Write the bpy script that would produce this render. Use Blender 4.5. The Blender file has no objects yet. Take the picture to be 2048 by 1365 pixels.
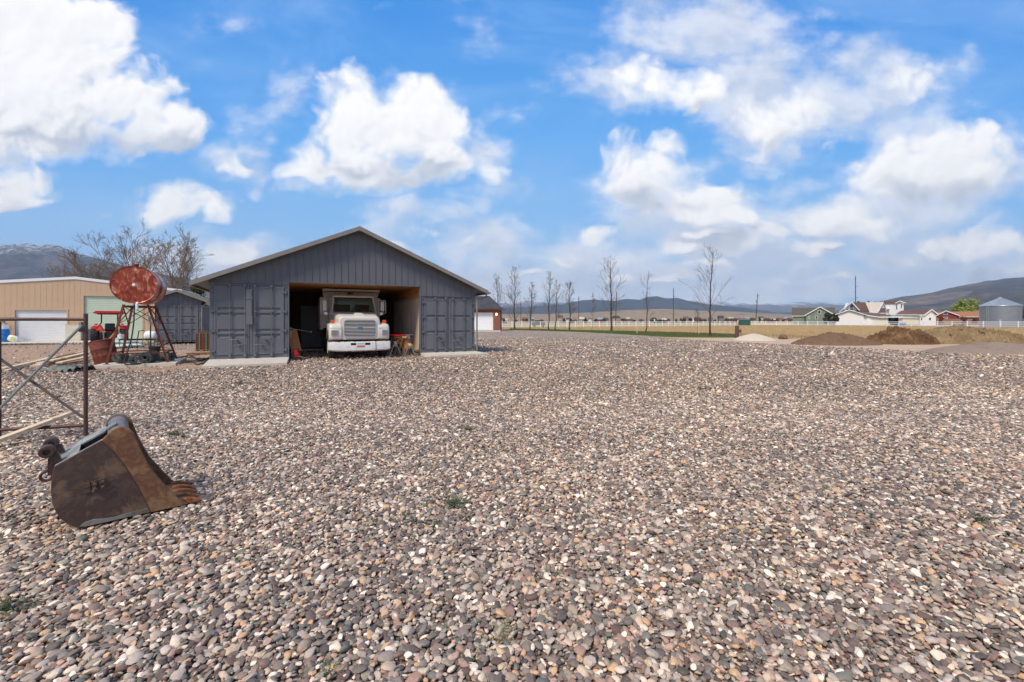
import bpy, bmesh, math, random
import numpy as np
from mathutils import Vector, Matrix
C = bpy.context.scene.collection
PI = math.pi
random.seed(7); np.random.seed(7)
# ---------------------------------------------------------------- survey: photo pixels -> metres
F, HOR, CX, CAMH = 880.0, 643.0, 1024.0, 1.5
def G(px, py, z=0.0):                       # point on a level surface at height z
    d = (CAMH - z) * F / (py - HOR)
    return Vector(((px - CX) / F * d, d, z))
def A(px, py, d):                           # point at distance d
    return Vector(((px - CX) / F * d, d, CAMH + (HOR - py) / F * d))
def srgb(r, g, b):
    f = lambda c: (c / 255 / 12.92) if c / 255 <= .04045 else ((c / 255 + .055) / 1.055) ** 2.4
    return (f(r), f(g), f(b))
# ---------------------------------------------------------------- node helpers
class NT:
    def __init__(s, tree): s.t = tree; s.n = tree.nodes; s.l = tree.links
    def new(s, typ, **kw):
        n = s.n.new(typ)
        for k, v in kw.items():
            if k in ('ins',): continue
            setattr(n, k, v)
        for k, v in kw.get('ins', {}).items(): s.put(n.inputs[k], v)
        return n
    def put(s, sock, v):
        if hasattr(v, 'node'): s.l.new(v, sock)
        elif isinstance(v, (tuple, list)) and len(v) == 3 and sock.type == 'RGBA': sock.default_value = (*v, 1)
        else: sock.default_value = v
    def math(s, op, a, b=0.0, c=None, clamp=False):
        n = s.n.new('ShaderNodeMath'); n.operation = op; n.use_clamp = clamp
        s.put(n.inputs[0], a); s.put(n.inputs[1], b)
        if c is not None: s.put(n.inputs[2], c)
        return n.outputs[0]
    def vmath(s, op, a, b=(0, 0, 0), sc=None):
        n = s.n.new('ShaderNodeVectorMath'); n.operation = op
        s.put(n.inputs[0], a); s.put(n.inputs[1], b)
        if sc is not None: s.put(n.inputs['Scale'], sc)
        return n.outputs['Value'] if op in ('LENGTH', 'DOT_PRODUCT', 'DISTANCE') else n.outputs[0]
    def mix(s, f, a, b, mode='MIX', clamp=False):
        n = s.n.new('ShaderNodeMix'); n.data_type = 'RGBA'; n.blend_type = mode; n.clamp_result = clamp
        s.put(n.inputs[0], f); s.put(n.inputs[6], a); s.put(n.inputs[7], b)
        return n.outputs[2]
    def noise(s, vec, scale=5, detail=4, rough=.55, dist=0.0, col=False):
        n = s.n.new('ShaderNodeTexNoise')
        s.put(n.inputs['Vector'], vec); n.inputs['Scale'].default_value = scale
        n.inputs['Detail'].default_value = detail; n.inputs['Roughness'].default_value = rough
        n.inputs['Distortion'].default_value = dist
        return n.outputs[1] if col else n.outputs[0]
    def ramp(s, fac, stops, interp='LINEAR'):
        n = s.n.new('ShaderNodeValToRGB'); s.put(n.inputs[0], fac); r = n.color_ramp; r.interpolation = interp
        while len(r.elements) < len(stops): r.elements.new(.5)
        for e, (p, c) in zip(r.elements, stops):
            e.position = p; e.color = (*c, 1) if len(c) == 3 else c
        return n.outputs[0]
    def step(s, v, a, b, lo=0.0, hi=1.0):
        n = s.n.new('ShaderNodeMapRange'); n.interpolation_type = 'SMOOTHSTEP'
        s.put(n.inputs[0], v)
        for i, x in enumerate((a, b, lo, hi)): s.put(n.inputs[i + 1], x)
        return n.outputs[0]
def newmat(name):
    m = bpy.data.materials.new(name); m.use_nodes = True; t = NT(m.node_tree)
    b = t.n['Principled BSDF']
    return m, t, b
def hexc(c): return tuple(c[:3])
M = {}
def paint(name, col, rough=.6, metal=0.0, var=.12, scale=3.0, bump=.0, bscale=40, spec=.5, col2=None, amt2=0.0, s2=4.0, world=False, streak=False):
    """base colour with soft wear variation, optional second colour in patches, optional fine bump"""
    m, t, b = newmat(name)
    tc = t.new('ShaderNodeTexCoord').outputs['Object']
    if world: tc = t.new('ShaderNodeNewGeometry').outputs['Position']
    v = tc
    if streak:
        mp = t.new('ShaderNodeMapping', ins={'Vector': tc}); mp.inputs['Scale'].default_value = (1, 1, .12); v = mp.outputs[0]
    n = t.noise(v, scale, 5, .6)
    c1 = tuple(min(1, x * (1 + var)) for x in col); c0 = tuple(x * (1 - var) for x in col)
    c = t.ramp(n, [(.3, c0), (.7, c1)])
    if col2:
        n2 = t.noise(v, s2, 8, .65, .3)
        msk = t.step(n2, .5 + (.5 - amt2) * .5, .56 + (.5 - amt2) * .5)
        c = t.mix(msk, c, col2)
    t.put(b.inputs['Base Color'], c)
    n3 = t.noise(tc, scale * 4, 3)
    t.put(b.inputs['Roughness'], t.step(n3, .2, .8, max(.02, rough - .1), min(1, rough + .1)))
    b.inputs['Metallic'].default_value = metal
    b.inputs['Specular IOR Level'].default_value = spec
    if bump:
        bn = t.new('ShaderNodeBump', ins={'Height': t.noise(tc, bscale, 4), 'Strength': min(1, bump), 'Distance': .01})
        t.put(b.inputs['Normal'], bn.outputs[0])
    M[name] = m
    return m
# ---------------------------------------------------------------- mesh builder
class MB:
    def __init__(s): s.v = []; s.f = []; s.mi = []
    def add(s, vs, fs, mi=0):
        o = len(s.v); s.v += [tuple(v) for v in vs]; s.f += [tuple(i + o for i in f) for f in fs]; s.mi += [mi] * len(fs); return s
    def box(s, x0, x1, y0, y1, z0, z1, mi=0, R=None, o=(0, 0, 0)):
        vs = [Vector((x, y, z)) for x in (x0, x1) for y in (y0, y1) for z in (z0, z1)]
        if R is not None: vs = [R @ v + Vector(o) for v in vs]
        return s.add(vs, [(0, 1, 3, 2), (4, 6, 7, 5), (0, 4, 5, 1), (2, 3, 7, 6), (0, 2, 6, 4), (1, 5, 7, 3)], mi)
    def cb(s, c, size, mi=0, R=None):        # centred box, optional rotation about its centre
        a, b, d = size[0] / 2, size[1] / 2, size[2] / 2
        R = R if R is not None else Matrix.Identity(3)
        return s.box(-a, a, -b, b, -d, d, mi, R, c)
    def bar(s, p, q, w, h, mi=0, up=(0, 0, 1)):   # rectangular bar from p to q, w sideways, h upwards
        p, q = Vector(p), Vector(q); d = (q - p); L = d.length; d.normalize(); up = Vector(up)
        sd = d.cross(up)
        if sd.length < 1e-5: sd = d.cross(Vector((0, 1, 0)))
        sd.normalize(); u = sd.cross(d)
        vs = [p + d * t + sd * a * w / 2 + u * b * h / 2 for t in (0, L) for a in (-1, 1) for b in (-1, 1)]
        return s.add(vs, [(0, 1, 3, 2), (4, 6, 7, 5), (0, 4, 5, 1), (2, 3, 7, 6), (0, 2, 6, 4), (1, 5, 7, 3)], mi)
    def tube(s, pts, r, n=8, mi=0, cap=True):
        pts = [Vector(p) for p in pts]; rs = r if isinstance(r, (list, tuple)) else [r] * len(pts)
        rings = []; ref = None
        for i, p in enumerate(pts):
            d = (pts[min(i + 1, len(pts) - 1)] - pts[max(i - 1, 0)])
            if d.length < 1e-9: d = Vector((0, 0, 1))
            d.normalize()
            if ref is None:
                ref = d.cross(Vector((0, 0, 1)))
                if ref.length < .05: ref = d.cross(Vector((0, 1, 0)))
            ref = ref - d * ref.dot(d); ref.normalize(); w = d.cross(ref)
            rings.append([p + (ref * math.cos(2 * PI * k / n) + w * math.sin(2 * PI * k / n)) * rs[i] for k in range(n)])
        vs = [v for rg in rings for v in rg]; fs = []
        for i in range(len(rings) - 1):
            for k in range(n): fs.append((i * n + k, i * n + (k + 1) % n, (i + 1) * n + (k + 1) % n, (i + 1) * n + k))
        if cap: fs.append(tuple(range(n - 1, -1, -1))); fs.append(tuple((len(rings) - 1) * n + k for k in range(n)))
        return s.add(vs, fs, mi)
    def lathe(s, prof, n=24, o=(0, 0, 0), R=None, mi=0, a0=0, a1=2 * PI):   # prof: (r, z)
        R = R if R is not None else Matrix.Identity(3); o = Vector(o); full = abs(a1 - a0 - 2 * PI) < 1e-6
        k_ = n if full else n + 1
        vs = [R @ Vector((r * math.cos(a0 + (a1 - a0) * k / n), r * math.sin(a0 + (a1 - a0) * k / n), z)) + o for r, z in prof for k in range(k_)]
        fs = []
        for i in range(len(prof) - 1):
            for k in range(n):
                k2 = (k + 1) % k_; fs.append((i * k_ + k, i * k_ + k2, (i + 1) * k_ + k2, (i + 1) * k_ + k))
        return s.add(vs, fs, mi)
    def prism(s, poly, vec, mi=0):               # planar polygon extruded by vec
        n = len(poly); vec = Vector(vec); poly = [Vector(p) for p in poly]
        vs = poly + [p + vec for p in poly]
        fs = [tuple(range(n - 1, -1, -1)), tuple(range(n, 2 * n))] + [(i, (i + 1) % n, n + (i + 1) % n, n + i) for i in range(n)]
        return s.add(vs, fs, mi)
    def loft(s, rings, mi=0, cap=True, closed=True):
        n = len(rings[0]); vs = [v for r in rings for v in r]; fs = []
        for i in range(len(rings) - 1):
            for k in range(n if closed else n - 1): fs.append((i * n + k, i * n + (k + 1) % n, (i + 1) * n + (k + 1) % n, (i + 1) * n + k))
        if cap and closed: fs.append(tuple(range(n - 1, -1, -1))); fs.append(tuple((len(rings) - 1) * n + k for k in range(n)))
        return s.add(vs, fs, mi)
    def build(s, name, mat, parent=None, bevel=0, smooth=False, label=None, cat=None, group=None, kind=None, loc=None, angle=40, recalc=True):
        me = bpy.data.meshes.new(name); me.from_pydata(s.v, [], s.f)
        mats = mat if isinstance(mat, (list, tuple)) else [mat]
        for m in mats: me.materials.append(M[m] if isinstance(m, str) else m)
        me.polygons.foreach_set('material_index', s.mi)
        if recalc and len(s.f) < 20000:
            b = bmesh.new(); b.from_mesh(me); bmesh.ops.recalc_face_normals(b, faces=b.faces); b.to_mesh(me); b.free()
        if smooth:
            me.polygons.foreach_set('use_smooth', [True] * len(me.polygons))
            if angle < 180: me.set_sharp_from_angle(angle=math.radians(angle))
        me.update()
        o = bpy.data.objects.new(name, me); C.objects.link(o)
        if parent is not None: o.parent = parent
        if loc is not None: o.location = loc
        if bevel:
            md = o.modifiers.new('edge', 'BEVEL'); md.width = bevel; md.segments = 2; md.limit_method = 'ANGLE'; md.angle_limit = math.radians(35); md.harden_normals = False
        tag(o, label, cat, group, kind)
        return o
def tag(o, label=None, cat=None, group=None, kind=None):
    if label: o['label'] = label
    if cat: o['category'] = cat
    if group: o['group'] = group
    if kind: o['kind'] = kind
    return o
def thing(name, label, cat, loc=(0, 0, 0), rz=0.0, group=None):
    o = bpy.data.objects.new(name, None); C.objects.link(o); o.location = loc; o.rotation_euler = (0, 0, rz); o.empty_display_size = .2
    return tag(o, label, cat, group)
def kids(o): return [c for c in bpy.data.objects if c.parent == o]
def dup(o, loc=None, rz=None, label=None, parent=None, scale=None):
    src_kids = kids(o)
    c = o.copy(); C.objects.link(c); c.parent = parent
    if loc is not None: c.location = loc
    if rz is not None: c.rotation_euler = (0, 0, rz)
    if label: c['label'] = label
    if scale is not None: c.scale = (scale,) * 3 if not isinstance(scale, tuple) else scale
    for k in src_kids: dup(k, parent=c)
    return c
def sheet(name, poly, z, mat, kind='structure', jag=0, seed=1, sub=0.0, thick=0):
    """flat polygon sheet, with an irregular edge when jag>0"""
    rnd = random.Random(seed); pts = []
    n = len(poly)
    for i in range(n):
        a, b = Vector(poly[i][:2]), Vector(poly[(i + 1) % n][:2]); pts.append(a)
        L = (b - a).length
        if jag:
            k = int(min(60, L / sub)); nr = Vector((-(b - a).y, (b - a).x)); nr.normalize()
            for j in range(1, k): pts.append(a.lerp(b, j / k) + nr * rnd.uniform(-jag, jag))
    m = MB(); m.add([(p.x, p.y, z) for p in pts], [tuple(range(len(pts)))])
    o = m.build(name, mat, kind=kind, recalc=False)
    if o.data.polygons[0].normal.z < 0: o.data.flip_normals()
    return o
# ---------------------------------------------------------------- render settings, camera, sun
sc = bpy.context.scene
sc.view_settings.view_transform = 'Standard'; sc.view_settings.look = 'None'; sc.view_settings.gamma = 1.0
sc.view_settings.exposure = 0.40
sc.render.resolution_x, sc.render.resolution_y = 1024, 682
cam = bpy.data.cameras.new('camera'); co = bpy.data.objects.new('camera', cam); C.objects.link(co)
co.location = (0, 0, CAMH); co.rotation_euler = (math.radians(90), 0, 0)
cam.sensor_width = 36; cam.lens = F / 2048 * 36; cam.shift_y = -(682.5 - HOR) / 2048; cam.clip_end = 40000; cam.clip_start = .05
sc.camera = co
SUN_EL, SUN_DIR = 50, Vector((-.45, -.75, 0)).normalized()      # the direction towards the sun
sd = Vector((SUN_DIR.x * math.cos(math.radians(SUN_EL)), SUN_DIR.y * math.cos(math.radians(SUN_EL)), math.sin(math.radians(SUN_EL))))
su = bpy.data.lights.new('sun', 'SUN'); so = bpy.data.objects.new('sun', su); C.objects.link(so)
su.energy = 3.0; su.angle = math.radians(16); su.color = (1, .90, .76)
so.rotation_euler = sd.to_track_quat('Z', 'Y').to_euler(); so.location = (0, -10, 30)
# ---------------------------------------------------------------- sky: Nishita sky with cumulus in the world shader (by direction)
w = bpy.data.worlds.new('World'); sc.world = w; w.use_nodes = True
t = NT(w.node_tree); t.n.clear()
SKS = .1
sky = t.new('ShaderNodeTexSky', sky_type='NISHITA', sun_disc=False)
sky.sun_elevation = math.radians(SUN_EL); sky.sun_rotation = math.atan2(SUN_DIR.x, SUN_DIR.y)
sky.altitude = 1500; sky.air_density = 1.0; sky.dust_density = .3; sky.ozone_density = 2.0
dirv = t.new('ShaderNodeTexCoord').outputs['Generated']
sp = t.new('ShaderNodeSeparateXYZ', ins={0: dirv})
yy = t.math('MAXIMUM', t.math('ABSOLUTE', sp.outputs[1]), .22)
U = t.math('DIVIDE', sp.outputs[0], yy); V = t.math('DIVIDE', t.math('MAXIMUM', sp.outputs[2], 0.0), yy)
UV0 = t.new('ShaderNodeCombineXYZ', ins={0: U, 1: V}).outputs[0]
# two kinds of cloud, placed by direction: crisp cumulus and soft thin layers
crisp = [  # px, py(base), rx, r_up, r_down, weight
 (20, 190, 250, 260, 130, 1.35), (130, 120, 140, 130, 85, 1.25), (200, 235, 150, 110, 60, 1.1), (310, 262, 110, 95, 50, 1.1), (30, 270, 200, 120, 50, .9),
 (770, 345, 190, 80, 36, 1.1), (695, 240, 80, 95, 110, 1.0), (815, 270, 115, 110, 90, 1.2), (870, 325, 85, 80, 50, 1.05),
 (25, 405, 100, 75, 18, 1.1), (355, 425, 118, 52, 30, 1.0), (455, 325, 62, 34, 24, .8),
 (1275, 345, 105, 80, 55, 1.0), (1335, 385, 120, 80, 50, .85), (1425, 425, 105, 62, 42, 1.1), (1450, 500, 125, 28, 20, .95),
 (1890, 335, 165, 88, 78, 1.15), (1715, 465, 98, 72, 30, 1.1), (1660, 460, 45, 45, 28, .8), (1960, 495, 100, 45, 24, .85), (1640, 512, 60, 18, 12, .8), (1800, 520, 80, 22, 14, .7),
 (1270, 165, 110, 55, 48, .72), (1385, 185, 70, 50, 42, .70), (1560, 235, 120, 70, 75, .72), (1830, 185, 66, 60, 50, .75), (1500, 300, 60, 30, 30, .66),
 (1130, 500, 90, 22, 14, .7), (1240, 515, 60, 22, 14, .65), (430, 505, 80, 36, 30, .9), (900, 480, 60, 18, 14, .75), (1190, 470, 50, 26, 12, .8), (1090, 515, 60, 16, 10, .8), (1540, 480, 50, 22, 10, .75), (1850, 500, 50, 26, 12, .85), (2030, 545, 60, 18, 10, .8), (1240, 555, 40, 9, 7, .8), (1420, 535, 60, 9, 7, .75), (1680, 560, 50, 9, 6, .75), (1960, 545, 50, 12, 8, .8), (760, 505, 60, 14, 10, .7), (1340, 560, 70, 10, 8, .8), (1060, 550, 30, 9, 7, .8), (1590, 560, 90, 12, 8, .65),
 (2350, 300, 220, 160, 80, 1.1), (400, -450, 460, 280, 180, 1.1), (1600, -400, 560, 260, 180, 1.05), (-500, 100, 500, 500, 300, 1.1)]
soft = [(60, 300, 240, 60, 40, .9), (1270, 170, 200, 85, 60, .85), (1400, 60, 190, 110, 90, .95), (1480, 190, 120, 90, 70, .8), (1580, 210, 200, 110, 95, 1.0), (1790, 190, 160, 95, 90, .95), (1540, 310, 150, 50, 50, .9),
 (1270, 370, 190, 90, 80, .8), (1430, 440, 170, 80, 60, .8), (1890, 370, 220, 110, 90, .9), (1980, 240, 120, 70, 60, .5), (1100, 200, 110, 60, 60, .45), (480, 335, 90, 40, 40, .75), (515, 375, 34, 30, 26, .8), (970, 290, 60, 40, 40, .6),
 (760, 375, 190, 30, 26, .6), (850, 430, 110, 36, 40, .8), (960, 480, 200, 50, 46, .95), (1160, 500, 190, 60, 50, 1.0), (1330, 500, 170, 60, 50, .9), (1720, 490, 170, 80, 50, .9), (1950, 500, 170, 70, 50, .95), (1560, 530, 260, 40, 40, .85), (1250, 560, 320, 34, 40, .9), (1750, 560, 320, 36, 40, .85), (430, 520, 130, 60, 60, .95), (280, 445, 110, 26, 30, .6), (1040, 400, 120, 40, 40, .5), (600, 40, 300, 60, 60, .1), (560, 210, 260, 70, 60, .28), (760, 90, 160, 60, 60, .15), (1700, 330, 120, 40, 40, .55), (1600, 390, 160, 30, 30, .5)]
def group(name):
    ng = bpy.data.node_groups.new(name, 'ShaderNodeTree')
    ng.interface.new_socket('Vector', in_out='INPUT', socket_type='NodeSocketVector'); ng.interface.new_socket('D', in_out='OUTPUT', socket_type='NodeSocketFloat')
    g = NT(ng); return ng, g, g.new('NodeGroupInput').outputs[0], g.new('NodeGroupOutput')
def blobgroup(name, blobs):
    ng, g, vec, go = group(name); tot = None
    for (px, py, rx, ru, rd, wt) in blobs:
        k_ = 1.0 if wt >= .6 and blobs is crisp else 1.1; rx, ru, rd = rx * k_, ru * k_, rd * k_; sx, sy = F / rx, F / ru
        n = g.n.new('ShaderNodeVectorMath'); n.operation = 'MULTIPLY_ADD'; g.put(n.inputs[0], vec); n.inputs[1].default_value = (sx, sy, 0); n.inputs[2].default_value = (-(px - CX) / F * sx, -(HOR - py) / F * sy, 0)
        v = n.outputs[0]; v = g.vmath('MAXIMUM', v, g.vmath('MULTIPLY', v, (-1, -ru / rd, 0)))
        val = g.math('MULTIPLY_ADD', g.vmath('DOT_PRODUCT', v, v), -.6 * wt, wt); tot = val if tot is None else g.math('SMOOTH_MAX', tot, val, .12)
    g.put(go.inputs[0], tot); return ng
def n2(g, v, scale, det, rough, col=False):
    o = g.noise(v, scale, det, rough, col=col); o.node.noise_dimensions = '2D'; return o
def noisegroup():
    ng, g, vec, go = group('cumulus_detail')
    def vor(v, scale):
        n = g.n.new('ShaderNodeTexVoronoi'); n.voronoi_dimensions = '2D'; n.feature = 'SMOOTH_F1'; n.inputs['Smoothness'].default_value = .35; n.inputs['Scale'].default_value = scale; g.put(n.inputs['Vector'], v); return g.math('SUBTRACT', .40, n.outputs['Distance'])
    bv = g.vmath('ADD', vec, g.vmath('SCALE', g.vmath('SUBTRACT', n2(g, vec, 13, 3, .6, True), (.5, .5, .5)), sc=.06))
    bil = g.math('ADD', g.math('MULTIPLY', vor(bv, 10), .55), g.math('MULTIPLY', vor(bv, 24), .30))
    g.put(go.inputs[0], g.math('ADD', g.math('MULTIPLY', g.math('SUBTRACT', n2(g, g.vmath('MULTIPLY', vec, (1, 1.25, 1)), 6.0, 8, .56), .5), 1.75), bil)); return ng
BC, BS, NC = blobgroup('cumulus', crisp), blobgroup('thin_cloud', soft), noisegroup()
def use(ng, v):
    n = t.n.new('ShaderNodeGroup'); n.node_tree = ng; t.put(n.inputs[0], v); return n.outputs[0]
wn = t.vmath('SUBTRACT', n2(t, t.vmath('MULTIPLY', UV0, (1, 1.35, 1)), 4.0, 3, .55, True), (.5, .5, .5))
W = t.vmath('ADD', UV0, t.vmath('SCALE', wn, sc=.10)); WS = t.vmath('ADD', UV0, t.vmath('SCALE', wn, sc=.17))
N0, N1 = use(NC, W), use(NC, t.vmath('ADD', W, (-.009, .013, 0)))
def D_(off): return t.math('SUBTRACT', t.math('MULTIPLY_ADD', use(BC, t.vmath('ADD', W, off) if off else W), 1.1, N0), .50)
D0, D2, DB = D_(None), D_((-.015, .07, 0)), D_((.01, -.06, 0))
sn0 = n2(t, t.vmath('MULTIPLY', UV0, (1, 1.5, 1)), 4.5, 8, .58); sn1 = n2(t, t.vmath('MULTIPLY', t.vmath('ADD', UV0, (-.01, .03, 0)), (1, 1.5, 1)), 4.5, 4, .55)
S0 = t.math('SUBTRACT', t.math('MULTIPLY_ADD', t.math('SUBTRACT', sn0, .5), 2.4, use(BS, WS)), .30); S0 = t.math('ADD', S0, t.math('MULTIPLY', t.step(V, .20, .06), .38))
alpha = t.step(D0, -.22, .42); salpha = t.math('MULTIPLY', t.step(S0, -.15, .85), .84)
relief = t.step(t.math('SUBTRACT', N1, N0), -.22, .28)
base = t.math('MULTIPLY', t.math('SUBTRACT', 1.0, t.step(DB, -.35, .75)), t.step(D2, -.1, .7))
shade = t.math('ADD', t.math('MULTIPLY', relief, .24), t.math('MULTIPLY', base, .72), clamp=True)
ccol = t.ramp(shade, [(0.0, (.98, .97, .96)), (.25, (.90, .895, .895)), (.5, (.74, .75, .785)), (.8, (.52, .565, .65)), (1.0, (.42, .48, .60))])
sshade = t.math('ADD', t.math('MULTIPLY', t.step(t.math('SUBTRACT', sn1, sn0), -.12, .12), .5), t.math('MULTIPLY', t.step(S0, .1, 1.1), .4))
scol = t.ramp(sshade, [(0.0, (.80, .81, .85)), (.5, (.62, .65, .72)), (1.0, (.46, .52, .64))])
skn = t.mix(1.0, sky.outputs[0], (.55, 1.1, 1.5), 'MULTIPLY')
grad = t.ramp(V, [(0.0, (.40, .52, .67)), (.10, (.30, .48, .70)), (.22, (.19, .43, .74)), (.42, (.085, .34, .75)), (.70, (.030, .24, .68))])
skc = t.mix(t.math('MULTIPLY', t.step(V, 2.2, .8), .88), skn, t.vmath('SCALE', grad, sc=1 / SKS))
vn = t.noise(t.vmath('MULTIPLY', UV0, (1, 2.8, 1)), 1.5, 7, .62, .6)
skc = t.mix(t.math('MULTIPLY', t.step(vn, .42, .78), .42), skc, (3.6, 5.4, 7.9))
fin = t.mix(salpha, skc, t.vmath('SCALE', scol, sc=1 / SKS))
fin = t.mix(t.math('MULTIPLY', alpha, .97), fin, t.vmath('SCALE', ccol, sc=.90 / SKS))
bg = t.new('ShaderNodeBackground', ins={'Color': fin, 'Strength': SKS})
ow = t.new('ShaderNodeOutputWorld', ins={'Surface': bg.outputs[0]})
w.cycles.sampling_method = 'MANUAL'; w.cycles.sample_map_resolution = 512
# ---------------------------------------------------------------- materials
paint('grey_paint', srgb(102, 103, 107), .48, var=.10, scale=1.4, bump=.6, bscale=4, col2=srgb(118, 116, 116), amt2=.2, s2=2.5, streak=True)
paint('grey_siding', srgb(98, 98, 102), .55, var=.05, scale=2)
paint('roof_metal', srgb(140, 134, 126), .45, .3, var=.08)
paint('trim_grey', srgb(134, 128, 120), .5)
paint('concrete', srgb(208, 196, 180), .85, var=.10, scale=2.5, bump=.3, bscale=60, col2=srgb(160, 150, 138), amt2=.25, s2=3)
paint('osb', srgb(196, 136, 76), .8, var=.25, scale=14, col2=srgb(130, 82, 42), amt2=.4, s2=22)
paint('dark_wood', srgb(74, 56, 44), .9, var=.2)
paint('cream_paint', srgb(206, 184, 160), .6, var=.1, scale=1.5, col2=srgb(160, 130, 95), amt2=.2, s2=3, streak=True)
paint('tan_siding', srgb(200, 168, 136), .6, var=.05, scale=1.5)
paint('white_trim', srgb(232, 232, 232), .5, var=.03)
paint('white_door', srgb(226, 226, 224), .5, var=.03)
paint('green_door', srgb(196, 208, 184), .5, var=.03)
paint('beige_box', srgb(214, 204, 180), .5, var=.04)
paint('stone_grey', srgb(120, 116, 112), .8)
paint('rust_tank', srgb(176, 84, 62), .27, .5, var=.14, scale=2.2, bump=.15, bscale=3, col2=srgb(178, 104, 84), amt2=.35, s2=3, spec=.6)
paint('rust_steel', srgb(118, 58, 42), .75, .0, var=.25, scale=6, col2=srgb(82, 44, 36), amt2=.35, s2=9)
paint('dark_steel', srgb(84, 62, 56), .55, .3, var=.25, scale=5, col2=srgb(110, 66, 46), amt2=.3, s2=14, bump=.2)
paint('galv', srgb(150, 155, 152), .4, .6, var=.15, scale=20)
paint('old_pipe', srgb(98, 86, 78), .55, .3, var=.2, scale=12)
paint('black_rubber', srgb(38, 38, 40), .7, var=.15)
paint('black_plastic', srgb(28, 28, 30), .5)
paint('red_paint', srgb(196, 30, 36), .35, var=.06)
paint('orange_lens', srgb(214, 84, 22), .3, var=.05)
paint('sign_orange', srgb(250, 90, 30), .4, var=.04)
paint('lumber', srgb(220, 194, 160), .8, var=.12, scale=3, col2=srgb(170, 132, 92), amt2=.3, s2=5)
paint('old_lumber', srgb(148, 112, 76), .85, var=.2, scale=4, col2=srgb(100, 78, 60), amt2=.35, s2=7)
paint('plank_brown', srgb(168, 104, 62), .75, var=.15, scale=5)
paint('blue_plastic', srgb(20, 118, 196), .4, var=.04)
paint('white_plastic', srgb(232, 232, 228), .4, var=.04)
paint('yellow_plastic', srgb(236, 190, 70), .4, var=.05)
paint('lime', srgb(206, 222, 90), .5)
paint('green_bag', srgb(160, 200, 172), .45, var=.2, scale=5, col2=srgb(226, 232, 226), amt2=.5, s2=4)
paint('wire', srgb(104, 104, 100), .6, .3, var=.3, scale=20)
paint('brick_brown', srgb(128, 82, 66), .85, var=.2, scale=9)
paint('strap_green', srgb(120, 160, 120), .5)
paint('green_mesh', srgb(112, 114, 106), .8, var=.3, scale=8)
paint('truck_white', srgb(218, 208, 196), .35, var=.05, scale=2, spec=.5)
paint('truck_bed', srgb(214, 202, 188), .5, var=.1, scale=2, col2=srgb(150, 120, 95), amt2=.15, s2=5)
paint('chrome', srgb(214, 210, 206), .38, .45, var=.05)
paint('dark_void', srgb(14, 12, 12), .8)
paint('lamp_face', srgb(150, 150, 146), .2, .6, var=.25, scale=25)
paint('logo_blue', srgb(30, 70, 150), .3)
paint('logo_white', srgb(225, 230, 238), .4)
paint('stamp_ink', srgb(40, 22, 14), .8)
paint('white_vinyl', srgb(236, 236, 236), .45, var=.02)
paint('shingle_dark', srgb(72, 70, 72), .9, var=.15, scale=3, col2=srgb(60, 58, 60), amt2=.5, s2=1)
paint('shingle_brown', srgb(112, 86, 78), .9, var=.15, scale=3)
paint('shingle_cream', srgb(196, 186, 170), .85, var=.08, scale=2)
paint('shingle_olive', srgb(94, 86, 74), .9, var=.12)
paint('shingle_rust', srgb(164, 112, 76), .9, var=.12)
paint('house_white', srgb(222, 218, 214), .7, var=.04)
paint('house_green', srgb(116, 128, 108), .8, var=.05)
paint('house_red', srgb(128, 54, 46), .8, var=.08)
paint('house_tan', srgb(170, 150, 128), .8)
paint('window_dark', srgb(46, 52, 58), .25, var=.1)
paint('turquoise', srgb(150, 186, 180), .6)
paint('wood_pole', srgb(92, 72, 58), .9, var=.2)
paint('fence_wood', srgb(150, 112, 88), .85, var=.12)
paint('silo_metal', srgb(150, 152, 152), .38, .55, var=.06, scale=1)
paint('silo_roof', srgb(178, 182, 184), .35, .5, var=.08, scale=1)
paint('shed_green', srgb(44, 92, 78), .6)
paint('bark', srgb(112, 98, 86), .95, var=.2, scale=5)
paint('bark_dark', srgb(66, 53, 46), .95, var=.2, scale=5)
paint('twig', srgb(116, 94, 74), .95, var=.25, scale=2)
paint('bud', srgb(150, 140, 84), .8, var=.3, scale=1)
paint('willow', srgb(140, 150, 76), .8, var=.3, scale=.8)
paint('conifer', srgb(84, 88, 50), .85, var=.35, scale=2)
paint('far_green', srgb(52, 62, 46), .9, var=.3, scale=.5)
paint('weed', srgb(78, 92, 56), .7, var=.3, scale=20)
paint('weed_pale', srgb(150, 142, 104), .7, var=.25, scale=20)
paint('straw_blade', srgb(184, 158, 116), .85, var=.25, scale=.5)
paint('green_blade', srgb(84, 100, 48), .8, var=.3, scale=.8)
# ---------------------------------------------------------------- gravel colours shared by stones and sheet
PEB = [tuple(int(c + (sum(q) / 3 - c) * .32) for c in q) for q in [(112, 106, 101), (170, 158, 146), (88, 82, 80), (196, 184, 168), (134, 126, 120), (150, 118, 106), (106, 108, 102), (124, 98, 92), (182, 162, 138), (96, 76, 72), (150, 142, 134), (78, 74, 74),
       (168, 138, 124), (140, 132, 116), (214, 206, 194), (118, 112, 110), (186, 146, 106), (104, 96, 90), (160, 150, 144), (128, 108, 100), (92, 98, 96), (178, 170, 158), (100, 86, 84), (146, 130, 114)]]
STOPS = [(i / len(PEB), srgb(*c)) for i, c in enumerate(PEB)]
def tone(t, col, pos):           # broad patches: dustier, darker, pinker areas
    n1 = t.noise(pos, .35, 4, .6); n2 = t.noise(pos, .09, 3, .5)
    col = t.mix(1.0, col, t.ramp(n1, [(.3, (.86, .86, .88)), (.7, (1.12, 1.09, 1.05))]), 'MULTIPLY')
    return t.mix(1.0, col, t.ramp(n2, [(.35, (.93, .92, .94)), (.65, (1.06, 1.05, 1.02))]), 'MULTIPLY')
GAIN = 1.12
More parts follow.
